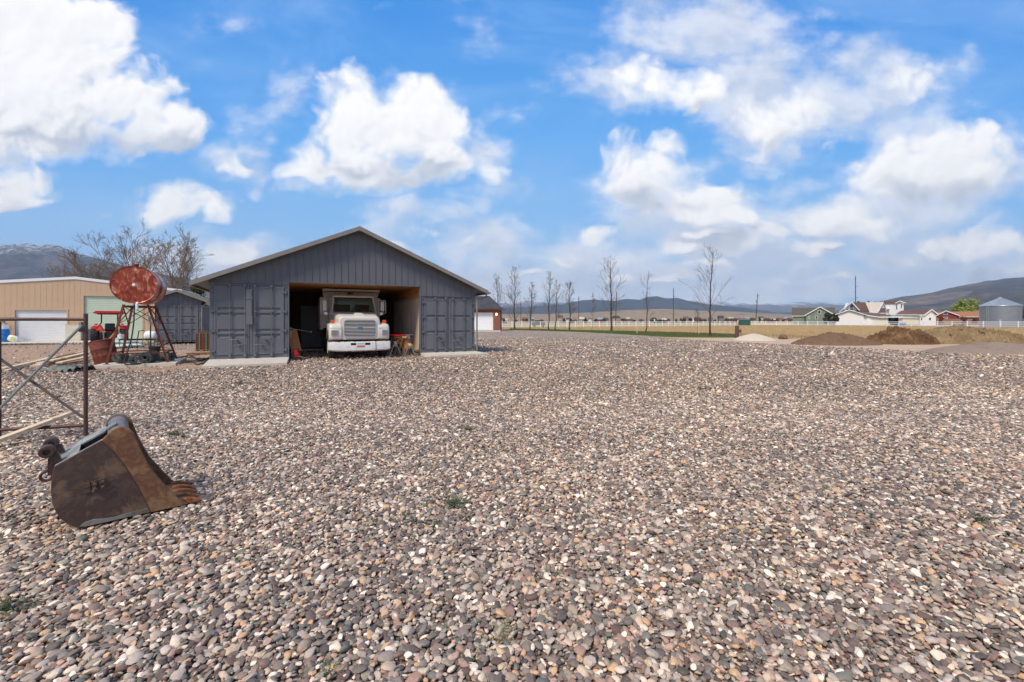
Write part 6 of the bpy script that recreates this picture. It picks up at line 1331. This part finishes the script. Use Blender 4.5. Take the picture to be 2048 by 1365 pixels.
# ---------------------------------------------------------------- leafy crowns
def leafy(name, label, px, base, ytop, D, wpx, matn, seed, n=2600, s=.16, cat='tree', shape='round', group=None, loc_=None):
    rnd = random.Random(seed); b_ = A(px, base, D); b_.z = 0; H = CAMH + (HOR - ytop) / F * D; W_ = wpx / F * D / 2
    o = thing(name, label, cat, b_, 0, group); tm = MB(); tm.tube([(0, 0, 0), (.05, 0, H * .4), (0, 0, H * .75)], [H * .03, H * .02, .02], 7, cap=False)
    for k in range(5): q = rnd.uniform(0, 2 * PI); tm.tube([(0, 0, H * .3), (W_ * .5 * math.cos(q), W_ * .5 * math.sin(q), H * rnd.uniform(.5, .8))], [H * .012, .02], 5, cap=False)
    tm.build('trunk', 'bark', o); cm = MB(); cl = []
    for k in range(26 if shape == 'round' else 20):
        if shape == 'bush': v = Vector((rnd.gauss(0, 1), rnd.gauss(0, 1), rnd.gauss(0, 1))).normalized() * rnd.uniform(.3, 1) ** .6; c = Vector((v.x * W_ * .85, v.y * W_ * .85, H * .46 + v.z * H * .42)); r_ = W_ * rnd.uniform(.2, .35)
        elif shape == 'round': v = Vector((rnd.gauss(0, 1), rnd.gauss(0, 1), rnd.gauss(0, 1))).normalized() * rnd.uniform(.35, 1) ** .6; c = Vector((v.x * W_ * .78, v.y * W_ * .78, H * .62 + v.z * H * .30)); r_ = W_ * rnd.uniform(.18, .38)
        else:
            f = rnd.uniform(.03, .97); q = rnd.uniform(0, 2 * PI); rr_ = W_ * (1 - f) ** .7 * rnd.uniform(.2, .8); c = Vector((rr_ * math.cos(q), rr_ * math.sin(q), H * (.06 + .9 * f))); r_ = W_ * .4 * (1.1 - f)
        cl.append((c, r_))
    for k in range(n):
        c, r_ = rnd.choice(cl); v = Vector((rnd.gauss(0, 1), rnd.gauss(0, 1), rnd.gauss(0, .8))); v = v.normalized() * r_ * rnd.uniform(.3, 1.08); p = c + v
        a = Vector((rnd.gauss(0, 1), rnd.gauss(0, 1), rnd.gauss(0, 1) + (1.2 if shape != 'round' else 0))).normalized(); b2 = a.cross(Vector((rnd.gauss(0, 1), rnd.gauss(0, 1), rnd.gauss(0, 1)))).normalized(); q = s * rnd.uniform(.5, 1.4)
        cm.add([p - a * q, p + b2 * q * .45, p + a * q, p - b2 * q * .45], [(0, 1, 2, 3)])
    cm.build('crown', matn, o, recalc=False); return o
leafy('conifer_tree', 'dense olive conifer just left of the large shed behind the small shed', 393, 676, 552, 36, 66, 'conifer', 51, 9000, .13, shape='cone')
leafy('willow_tree', 'bright yellow green leafing tree left of the grain bin', 1932, 646, 597, 210, 50, 'willow', 52, 5200, .42)
leafy('round_tree', 'dark green round tree top showing behind the farmhouse A-frame', 1713, 646, 597, 188, 20, 'far_green', 53, 1500, .3)
for px, yt, wp, lab, sd_ in ((1653, 622, 17, 'dark evergreen shrub touching the green house wall', 54), (1668, 621, 18, 'dark evergreen tree against the farmhouse front wing', 55)): leafy('evergreen_shrub', lab, px, 651, yt, 165, wp, 'far_green', sd_, 2800, .26, shape='bush')
leafy('leafless_bush', 'tall grey brown bush at the right edge beside the grain bin', 2046, 650, 607, 150, 26, 'twig', 56, 1600, .22)
for px, lab, sd_ in ((1881, 'reddish bush at the left corner of the red house', 57), (1927, 'reddish bush before the middle of the red house', 58), (1951, 'reddish bush at the right end of the red house', 59)): leafy('red_bush', lab, px, 646, 630, 178, 13, 'rust_steel', sd_, 900, .2, 'bush', shape='bush', group='reddish bushes round the red house')
# ---------------------------------------------------------------- distant valley town: each house and tree on its own
rnd = random.Random(77); cols = ['house_tan', 'house_white', 'house_red', 'stone_grey', 'house_tan', 'house_white']; rfs = ['shingle_dark', 'shingle_brown', 'shingle_olive', 'shingle_cream', 'silo_roof']
town = [(1003, 9), (1012, 6), (1048, 8), (1066, 5), (1120, 7), (1139, 6), (1163, 9), (1180, 5), (1201, 11), (1214, 7), (1237, 8), (1259, 6), (1373, 7), (1388, 12), (1398, 7), (1443, 8), (1464, 10), (1479, 8), (1497, 9), (1524, 7), (1536, 12), (1551, 9), (1562, 10), (1574, 6), (1586, 7), (1310, 6), (1330, 7), (1422, 7)]
near = ['behind the left end of the long white fence', 'between two bare trees by the garage', 'beyond the dark trailer', 'left of the thin pole', 'right of the bushy tree', 'behind the wide bare tree', 'beyond the leaning pole', 'left of the dark upright pole', 'right of the dark upright pole', 'behind the tallest bare tree', 'above the timber post', 'left of the leaning transformer pole', 'right of the leaning transformer pole', 'left of the green house roof']
edges = [1010, 1050, 1110, 1150, 1180, 1215, 1255, 1335, 1395, 1435, 1485, 1511, 1570, 1600]
seen_lab = {}
CN = {'house_tan': 'tan', 'house_white': 'white', 'house_red': 'red', 'stone_grey': 'grey'}; RN = {'shingle_dark': 'dark', 'shingle_brown': 'brown', 'shingle_olive': 'olive', 'shingle_cream': 'cream', 'silo_roof': 'pale metal'}
def where(px):
    for e, n_ in zip(edges, near):
        if px <= e: return n_
    return near[-1]
def uniq(l, px):
    if l not in seen_lab: seen_lab[l] = 1; return l
    seen_lab[l] += 1; w_ = ['', '', ', further right', ', third from left', ', fourth from left', ', fifth from left'][min(5, seen_lab[l])]; return l + w_
for i, (px, w_) in enumerate(town):
    D = rnd.uniform(430, 700); py0 = HOR + 1320 / D; hh = rnd.uniform(3.2, 5.5); base = A(px, py0, D); base.z = 0; W2 = w_ / F * D
    c_, r_ = cols[i % 6], rfs[(i * 3) % 5]; o = thing('distant_house', uniq('far %s house, %s roof, %s' % (CN[c_], RN[r_], where(px)), px), 'house', base, rnd.uniform(-.3, .3), 'houses of the distant valley town')
    m = MB(); m.box(-W2 / 2, W2 / 2, 0, 9, 0, hh); m.box(-W2 * .3, -W2 * .2, -.06, 0, 1.2, 2.4, 1); m.box(W2 * .1, W2 * .25, -.06, 0, .1, 2.5, 1); m.build('wall', [c_, 'window_dark'], o)
    m = MB(); m.prism([(-W2 / 2 - .6, -.6, hh), (-W2 / 2 - .6, 9.6, hh), (-W2 / 2 - .6, 4.5, hh + 2.2)], (W2 + 1.2, 0, 0)); m.build('roof', r_, o)
tt_ = [(1008, 'far_green', 10), (1032, 'twig', 9), (1055, 'far_green', 8), (1082, 'twig', 12), (1128, 'far_green', 9), (1150, 'twig', 9), (1171, 'far_green', 12), (1192, 'far_green', 8), (1208, 'twig', 10), (1247, 'far_green', 12), (1255, 'twig', 14), (1268, 'far_green', 9), (1283, 'twig', 12), (1304, 'far_green', 8), (1312, 'far_green', 7), (1320, 'far_green', 9), (1327, 'far_green', 6), (1337, 'twig', 8), (1362, 'far_green', 8), (1381, 'far_green', 7), (1402, 'far_green', 6), (1409, 'twig', 10), (1430, 'far_green', 8), (1446, 'twig', 16), (1455, 'twig', 11), (1462, 'rust_steel', 9), (1471, 'twig', 12), (1505, 'twig', 12), (1520, 'far_green', 8), (1530, 'twig', 10), (1545, 'far_green', 7), (1555, 'twig', 9), (1568, 'rust_steel', 8), (1580, 'twig', 9), (1606, 'far_green', 7), (1260, 'bud', 11), (1142, 'far_green', 14), (1228, 'far_green', 9), (1352, 'far_green', 8), (1368, 'far_green', 9)]
KN = {'far_green': 'dark green', 'twig': 'bare brown', 'rust_steel': 'reddish', 'bud': 'olive'}
for i, (px, mt, w_) in enumerate(tt_):
    D = rnd.uniform(330, 520); leafy('distant_tree', uniq('small far %s tree %s' % (KN[mt], where(px)), px), px, HOR + 1320 / D, HOR - rnd.uniform(2.5, 7.5), D, w_ * 1.1, mt, 100 + i, 320, .6, shape='round' if mt != 'far_green' or i % 2 else 'cone', group='trees of the distant valley town')
# dark trailer behind the fence
p = A(1079, 652, 112); tl_ = thing('flatbed_trailer', 'dark trailer and pickup parked behind the long white fence near the garage', 'trailer', (p.x, p.y, 0), .1)
m = MB(); m.box(-2.0, 1.5, 0, 1.8, .55, 1.15); m.box(-1.0, .6, .05, 1.75, 1.15, 1.72); m.build('body', 'dark_void', tl_, bevel=.12)
m = MB(); m.box(-.9, .5, .0, .06, 1.2, 1.6); m.build('window', 'window_dark', tl_)
for x in (-1.3, .9): m = MB(); m.lathe([(0, -.12), (.36, -.12), (.38, .12), (0, .12)], 18, (x, .1, .38), Matrix.Rotation(PI / 2, 3, 'X')); m.build('wheel', 'black_rubber', tl_)
# ---------------------------------------------------------------- heaps
def heap(name, label, pxl, pxr, base, ytop, matn, seed, rough=.25, depth=1.0, peak=.5, flat=.7, cat='heap', fine=.05, lumps=None):
    b_ = G((pxl + pxr) / 2, base); W_ = (pxr - pxl) / F * b_.y; dep = W_ * depth; D = b_.y + dep * .42; H = (CAMH + (HOR - ytop) / F * D)
    H = max(.1, H); m = MB(); nx, ny = 110, 60
    for j in range(ny + 1):
        for i in range(nx + 1):
            u, v = i / nx * 2 - 1, j / ny * 2 - 1; uu = (u - (peak * 2 - 1) * (1 - abs(u)))
            r_ = math.sqrt(uu * uu + v * v); X, Y = u * W_ / 2, v * dep / 2
            n_ = mn.fractal(Vector((X * 1.1, Y * 1.1, seed)), .9, 2, 5); n2 = mn.fractal(Vector((X * 7, Y * 7, seed)), .7, 2, 4) + (.8 - 2.2 * abs(mn.noise(Vector((X * 2.6, Y * 2.6, seed + 4))))) * (fine > .15)
            h = max(0, 1 - r_ ** (1 + flat)) ** .8
            e_ = max(0, min(1, (1.0 - r_) * 6)); z = H * (h * (1 + rough * n_)) + e_ * fine * n2 - (.04 if r_ >= 1 else 0)
            m.v.append((X + fine * .6 * mn.noise(Vector((X * 5, Y * 5, 7 + seed))), Y, z - .01))
    for j in range(ny):
        for i in range(nx): m.f.append((j * (nx + 1) + i, j * (nx + 1) + i + 1, (j + 1) * (nx + 1) + i + 1, (j + 1) * (nx + 1) + i)); m.mi.append(0)
    return m.build(name, matn, loc=(b_.x, b_.y + dep / 2, 0), smooth=True, angle=180, label=label, cat=cat, recalc=False)
heap('white_gravel_heap', 'small pale gravel heap beside the timber post at the end of the lawn', 1488, 1570, 682, 667.5, 'white_gravel', 3, .08, .9, .48, .25, fine=.03)
m = MB()
rk = bmesh.new(); bmesh.ops.create_icosphere(rk, subdivisions=3, radius=1)
for v in rk.verts: n_ = mn.fractal(v.co * 1.3, .9, 2, 3); v.co *= 1 + .25 * n_; v.co = Vector((v.co.x * .36, v.co.y * .3, v.co.z * .28 + .12))
m.v = [tuple(v.co) for v in rk.verts]; m.f = [tuple(v.index for v in f.verts) for f in rk.faces]; m.mi = [0] * len(m.f); rk.free(); p = G(1567, 678.5); m.build('dark_rock', 'soil', loc=p, smooth=True, angle=30, label='dark rounded rock at the right foot of the pale gravel heap', cat='rock')
heap('soil_heap', 'smooth dark brown soil heap left of the manure', 1618, 1800, 691.5, 666.5, 'soil', 5, .20, .55, .46, .35, fine=.10)
heap('manure_heap', 'lumpy dark manure heap between the smooth soil and the straw', 1768, 1915, 689.5, 660.5, 'manure', 8, .38, .6, .45, .5, fine=.20)
heap('straw_heap', 'long shaggy heap of straw and dung reaching the right edge', 1868, 2130, 689, 659.5, 'straw', 12, .32, .42, .35, 1.2, fine=.20)
heap('grey_gravel_heap', 'low grey gravel heap nearest the yard at the right edge', 1900, 2210, 709, 684, 'grey_gravel', 14, .08, .38, .5, .2, fine=.03)
# clods on manure and straw
m = MB(); rnd = random.Random(9)
def clods(name, label, pxl, pxr, py, n, zr, mt, sz, dy=2.2):
    m = MB()
    for k in range(n):
        p = G(rnd.uniform(pxl, pxr), py); p = p + Vector((0, rnd.uniform(0, dy), 0)); z = rnd.uniform(*zr); s = rnd.uniform(*sz)
        R = Matrix.Rotation(rnd.uniform(0, 6), 3, 'Z') @ Matrix.Rotation(rnd.uniform(-.6, .6), 3, 'X'); m.cb((p.x, p.y, z), (s, s * .6, s * .4), R=R)
    return m.build(name, mt, kind='stuff', bevel=.02)
clods('clods', '', 1800, 2048, 688, 160, (.0, .18), 'manure', (.06, .16), .6)
# ---------------------------------------------------------------- grass and weeds
def blades(name, mats, pts, hr, wr, kind='stuff', lean=.35, **k):
    pts = np.asarray(pts); n = len(pts); rs = np.random.RandomState(3); h = rs.uniform(hr[0], hr[1], n); w_ = rs.uniform(wr[0], wr[1], n); az = rs.uniform(0, 2 * PI, n); la = rs.uniform(0, 2 * PI, n); lm = rs.uniform(0, lean, n) * h
    v = np.zeros((n, 3, 3)); v[:, 0] = pts; v[:, 1] = pts; v[:, 0, 0] -= np.cos(az) * w_; v[:, 0, 1] -= np.sin(az) * w_; v[:, 1, 0] += np.cos(az) * w_; v[:, 1, 1] += np.sin(az) * w_
    v[:, 2] = pts; v[:, 2, 0] += np.cos(la) * lm; v[:, 2, 1] += np.sin(la) * lm; v[:, 2, 2] += h
    me = bpy.data.meshes.new(name); me.from_pydata(v.reshape(-1, 3).tolist(), [], np.arange(n * 3).reshape(-1, 3).tolist()); me.materials.append(M[mats]); o = bpy.data.objects.new(name, me); C.objects.link(o); return tag(o, kind=kind, **k)
rs = np.random.RandomState(5)
def inpoly(px, py, poly):
    r = np.zeros(len(px), bool); n = len(poly)
    for i in range(n):
        x1, y1 = poly[i][:2]; x2, y2 = poly[(i + 1) % n][:2]; c = ((y1 > py) != (y2 > py)) & (px < (x2 - x1) * (py - y1) / (y2 - y1 + 1e-12) + x1); r ^= c
    return r
fp_ = [tuple(q[:2]) for q in P2((2300, 693), (1900, 686), (1640, 680), (1480, 675), (1470, 667.8), (1360, 664.8), (1150, 660.2), (1010, 657.4))] + [(-10, 96), (30, 116), (72, 142), (84, 160), (100, 150), (110, 128), (115, 104), (117, 70)]
N = 260000; X = rs.uniform(-12, 118, N); Y = 34 + (160 - 34) * rs.uniform(0, 1, N) ** 1.6; k = inpoly(X, Y, fp_) & (np.array([mn.noise(Vector((x * .35, y * .35, 0))) for x, y in zip(X, Y)]) > -.32); X, Y = X[k], Y[k]
blades('dry_grass', 'straw_blade', np.stack([X, Y, np.full(len(X), -.02)], 1), (.12, .34), (.012, .035))
lp_ = [tuple(q[:2]) for q in P2((1478, 675.5), (1400, 674.5), (1330, 673.5), (1296, 672), (1230, 668), (1167, 664.7), (1020, 660.2), (1020, 657.5), (1151, 660.3), (1250, 662.3), (1362, 665), (1478, 668.5))]
N = 200000; X = rs.uniform(-1, 26, N); Y = rs.uniform(36, 95, N); k = inpoly(X, Y, lp_); X, Y = X[k], Y[k]; blades('lawn_grass', 'green_blade', np.stack([X, Y, np.full(len(X), -.01)], 1), (.04, .10), (.008, .016))
# rough vegetation at the edge of the lawn and below the tan slab
N = 1500; X = rs.uniform(0, 1, N); a_, b_ = G(1290, 668), G(1640, 677); c_ = np.stack([a_.x + (b_.x - a_.x) * X + rs.normal(0, .5, N), a_.y + (b_.y - a_.y) * X + rs.normal(0, .7, N) + 1.2, np.zeros(N)], 1); blades('dead_weeds', 'twig', c_, (.08, .36), (.01, .03))
def slabpt(u, v): p = tb0 + FX * u + FY * v; return (p.x, p.y, 0)
N = 2600; c_ = np.array([slabpt(u, -4.3 + v) for u, v in zip(np.clip(rs.normal(rs.choice([-2.5, .2, 2.2, 4, -1]), 3, N), -7, 10), rs.normal(-.12, .14, N))]); blades('slab_edge_grass', 'weed', c_, (.04, .16), (.006, .014))
def weed(px, py, label, s=1.0, n=26, mt='weed', seed=0, flat=.6):
    s *= .72; n = int(n * .8); p = G(px, py); rnd = random.Random(seed); o = thing('weed', label, 'weed', (p.x, p.y, -.005), 0, 'weeds in the gravel'); m = MB()
    for k in range(n):
        az = rnd.uniform(0, 2 * PI); L_ = rnd.uniform(.04, .11) * s; el = rnd.uniform(.25, 1.3); base = Vector((rnd.gauss(0, .035) * s, rnd.gauss(0, .035) * s, 0)); d = Vector((math.cos(az) * math.cos(el), math.sin(az) * math.cos(el), math.sin(el)))
        sd_ = d.cross(Vector((0, 0, 1))).normalized()
        tipp = base + d * L_; mid = base + d * L_ * .5; m.tube([base, mid, tipp + Vector((0, 0, -.01))], [.0014 * s, .001 * s, .0005], 3, cap=False)
        for q in range(5):
            f = .3 + .17 * q; c_ = base + d * L_ * f
            for sg in (-1, 1): e = (sd_ * sg + d * .7).normalized() * .016 * s * (1.3 - f * .6); w_ = d.cross(sd_).normalized() * .004 * s; m.add([c_, c_ + e * .5 + w_ + d * .003, c_ + e, c_ + e * .5 - w_ - d * .003], [(0, 1, 2, 3)])
    m.build('foliage', mt, o, recalc=False); return o
for i, w_ in enumerate([(912, 1012, 'bushy green weed nearest the middle of the gravel, right of two smaller ones', 1.5, 60), (868, 1056, 'small green weed just below the bushy one', 1.0, 22), (812, 1032, 'little green weed left of the bushy one', .8, 18), (925, 1040, 'tiny sprig right under the bushy weed', .8, 20), (348, 872, 'spreading green weed above and right of the excavator bucket', 1.6, 44), (365, 876, 'small dark weed touching the spreading one by the bucket', 1.0, 20), (938, 862, 'upright green weed farther out in the middle of the yard', 1.5, 40), (912, 868, 'low weed left of the upright one in mid yard', 1.1, 24),
                        (1956, 1045, 'largest green weed, near the right edge of the gravel', 1.3, 44), (1011, 1278, 'pale dry green weed low in the foreground centre', 1.05, 34, 'weed_pale'), (940, 1318, 'green sprig close to the bottom edge left of the pale weed', .9, 22), (1225, 1300, 'single green shoot right of the pale weed', .7, 8), (340, 938, 'tiny green weed beside the top of the bucket cutter', .9, 20), (220, 832, 'pale yellowish tuft behind the bucket', 1.4, 40, 'weed_pale'), (1655, 982, 'yellowish dry tuft right of the middle of the yard', 1.0, 24, 'weed_pale'),
                        (18, 1225, 'green weed at the lower left edge of the photo', 1.4, 40), (655, 1352, 'dark green tuft on the bottom edge of the photo', 1.0, 24), (1100, 1150, 'pale tuft between stones in the centre foreground', .9, 24, 'weed_pale'), (735, 1050, 'small pale weed left of the green cluster', .9, 16, 'weed_pale'), (1770, 772, 'distant weed patch far out on the right of the gravel', 1.6, 30), (1240, 728, 'distant olive weed patch in the far gravel', 2.2, 30, 'weed_pale'), (480, 770, 'distant weed in the gravel before the concrete ramp', 2.0, 36),
                        (1410, 780, 'distant green weed in the right middle of the gravel', 2.0, 36), (1173, 862, 'faint tuft right of the upright mid-yard weed', 1.2, 20, 'weed_pale'), (60, 792, 'green weed seen between the braces of the pipe frame', 1.6, 30)]):
    weed(*w_[:5], mt=w_[5] if len(w_) > 5 else 'weed', seed=i)
# ---------------------------------------------------------------- gravel: real stones near the camera
peb = []
for i in range(16):
    rnd = random.Random(500 + i); bm = bmesh.new(); bmesh.ops.create_icosphere(bm, subdivisions=2, radius=.5)
    ax = (rnd.uniform(.85, 1.25), rnd.uniform(.6, .95), rnd.uniform(.30, .50)); off = Vector((i * 7.3, 1.1, 4.2)); ang = i % 2 == 0
    cuts = [(Vector((rnd.gauss(0, 1), rnd.gauss(0, 1), rnd.gauss(0, .6))).normalized(), rnd.uniform(.25, .40)) for _ in range(7 if ang else 3)]
    for v in bm.verts:
        co = v.co.copy()
        for nrm, dd in cuts:
            e = co.dot(nrm) - dd
            if e > 0: co -= nrm * e * .9
        co *= 1 + .16 * mn.noise(co * 2.3 + off) + .07 * mn.noise(co * 5 + off); v.co = Vector((co.x * ax[0], co.y * ax[1], co.z * ax[2]))
    me = bpy.data.meshes.new('pebble_shape'); bm.to_mesh(me); bm.free(); me.polygons.foreach_set('use_smooth', [True] * len(me.polygons)); me.set_sharp_from_angle(angle=math.radians(24 if ang else 60)); me.materials.append(M['pebble']); peb.append(me)
pc = bpy.data.collections.new('pebble_shapes')
for me in peb: pc.objects.link(bpy.data.objects.new('pebble_shape', me))
rs = np.random.RandomState(17)
def layer(d0, d1, sp_, zc, sz, fade=None, marg=1.2):
    ys = np.arange(d0, d1, sp_ * .866); P_ = []
    for j, y in enumerate(ys):
        hw = 1.17 * y + marg; xs = np.arange(-hw, hw, sp_) + (j % 2) * sp_ / 2
        P_.append(np.stack([xs + rs.normal(0, sp_ * .28, len(xs)), y + rs.normal(0, sp_ * .28, len(xs)), np.full(len(xs), zc)], 1))
    P_ = np.concatenate(P_)
    if fade: k = rs.uniform(0, 1, len(P_)) < np.clip((fade[1] - P_[:, 1]) / (fade[1] - fade[0]), 0, 1); P_ = P_[k]
    n = len(P_); s = sz * np.exp(rs.normal(0, .32, n)); s = np.clip(s, sz * .45, sz * 2.2); P_[:, 2] += rs.uniform(-.004, .006, n) + (s - sz) * .12
    return P_, s
L1 = layer(1.15, 9.5, .027, .004, .034, (6.5, 9.5)); L2 = layer(1.15, 5.0, .036, -.006, .033); L3 = layer(6.0, 19.0, .055, .003, .043, (9, 19)); L4 = layer(1.2, 10, .085, .010, .037); L5 = layer(13.0, 42.0, .19, .004, .075, (28, 42), 2)
PP = np.concatenate([L1[0], L2[0], L3[0], L4[0], L5[0]]); SS = np.concatenate([L1[1], L2[1], L3[1], L4[1], L5[1]]); k = inpoly(PP[:, 0], PP[:, 1], [tuple(q[:2]) for q in yard]); PP, SS = PP[k], SS[k]
# keep stones out of slabs, sheds, dirt
loc_ = (PP[:, :2] - np.array([SHED.x, SHED.y])); lx = loc_ @ np.array([FX.x, FX.y]); ly = loc_ @ np.array([FY.x, FY.y])
k = ~((lx > -.05) & (lx < 2.6) & (ly > -2.0)) & ~((lx > 7.65) & (lx < 10.6) & (ly > -1.1) & (ly < 7))
dirtp = [tuple(q[:2]) for q in P2((-400, 742), (0, 732), (110, 725), (200, 739), (300, 745), (392, 738), (440, 726), (440, 690), (-600, 690))]
k &= ~inpoly(PP[:, 0], PP[:, 1], dirtp) | (rs.uniform(0, 1, len(PP)) < .10)
l2 = (PP[:, :2] - np.array([BO.x, BO.y])); bx = l2 @ np.array([BA.x, BA.y]); by = l2 @ np.array([BW.x, BW.y]); k &= ~((bx > .02) & (bx < .62) & (by > .03) & (by < .5))
PP, SS = PP[k], SS[k]; n = len(PP); print('stones', n)
me = bpy.data.meshes.new('gravel'); me.vertices.add(n); me.vertices.foreach_set('co', PP.astype(np.float32).ravel())
def attr(nm, ty, arr, fld='value'):
    a = me.attributes.new(nm, ty, 'POINT'); a.data.foreach_set(fld, arr.astype(np.float32 if ty != 'INT' else np.int32).ravel())
attr('rot', 'FLOAT_VECTOR', np.stack([rs.normal(0, .36, n), rs.normal(0, .36, n), rs.uniform(0, 2 * PI, n)], 1), 'vector')
attr('size', 'FLOAT', SS); attr('rnd', 'FLOAT', rs.uniform(0, 1, n)); attr('pick', 'INT', rs.randint(0, 16, n))
go_ = bpy.data.objects.new('gravel', me); C.objects.link(go_); tag(go_, kind='stuff')
ng = bpy.data.node_groups.new('scatter_stones', 'GeometryNodeTree'); ng.interface.new_socket('Geometry', in_out='INPUT', socket_type='NodeSocketGeometry'); ng.interface.new_socket('Geometry', in_out='OUTPUT', socket_type='NodeSocketGeometry')
q = NT(ng); gi = q.new('NodeGroupInput'); go2 = q.new('NodeGroupOutput'); ci = q.new('GeometryNodeCollectionInfo'); ci.inputs['Collection'].default_value = pc; ci.inputs['Separate Children'].default_value = True
def na(nm, ty): x = q.new('GeometryNodeInputNamedAttribute', data_type=ty); x.inputs['Name'].default_value = nm; return [o_ for o_ in x.outputs if o_.enabled and o_.name == 'Attribute'][0]
ip = q.new('GeometryNodeInstanceOnPoints'); q.l.new(gi.outputs[0], ip.inputs['Points']); q.l.new(ci.outputs[0], ip.inputs['Instance']); ip.inputs['Pick Instance'].default_value = True
q.l.new(na('pick', 'INT'), ip.inputs['Instance Index']); q.l.new(na('rot', 'FLOAT_VECTOR'), ip.inputs['Rotation']); q.l.new(na('size', 'FLOAT'), ip.inputs['Scale']); q.l.new(ip.outputs[0], go2.inputs[0])
md = go_.modifiers.new('stones', 'NODES'); md.node_group = ng
# ---------------------------------------------------------------- air
HZ = True
if HZ:
    m = bpy.data.materials.new('air'); m.use_nodes = True; t = NT(m.node_tree); t.n.clear(); pv = t.new('ShaderNodeVolumePrincipled'); pv.inputs['Density'].default_value = 6e-5; pv.inputs['Color'].default_value = (.72, .84, 1, 1); ow = t.new('ShaderNodeOutputMaterial'); t.l.new(pv.outputs[0], ow.inputs['Volume']); M['air'] = m
    hb = MB(); hb.box(-17000, 17000, -4500, 14500, -6, 1500); hb.build('haze', 'air', kind='stuff')
sc.cycles.volume_bounces = 0; sc.cycles.max_bounces = 6; sc.cycles.transparent_max_bounces = 16
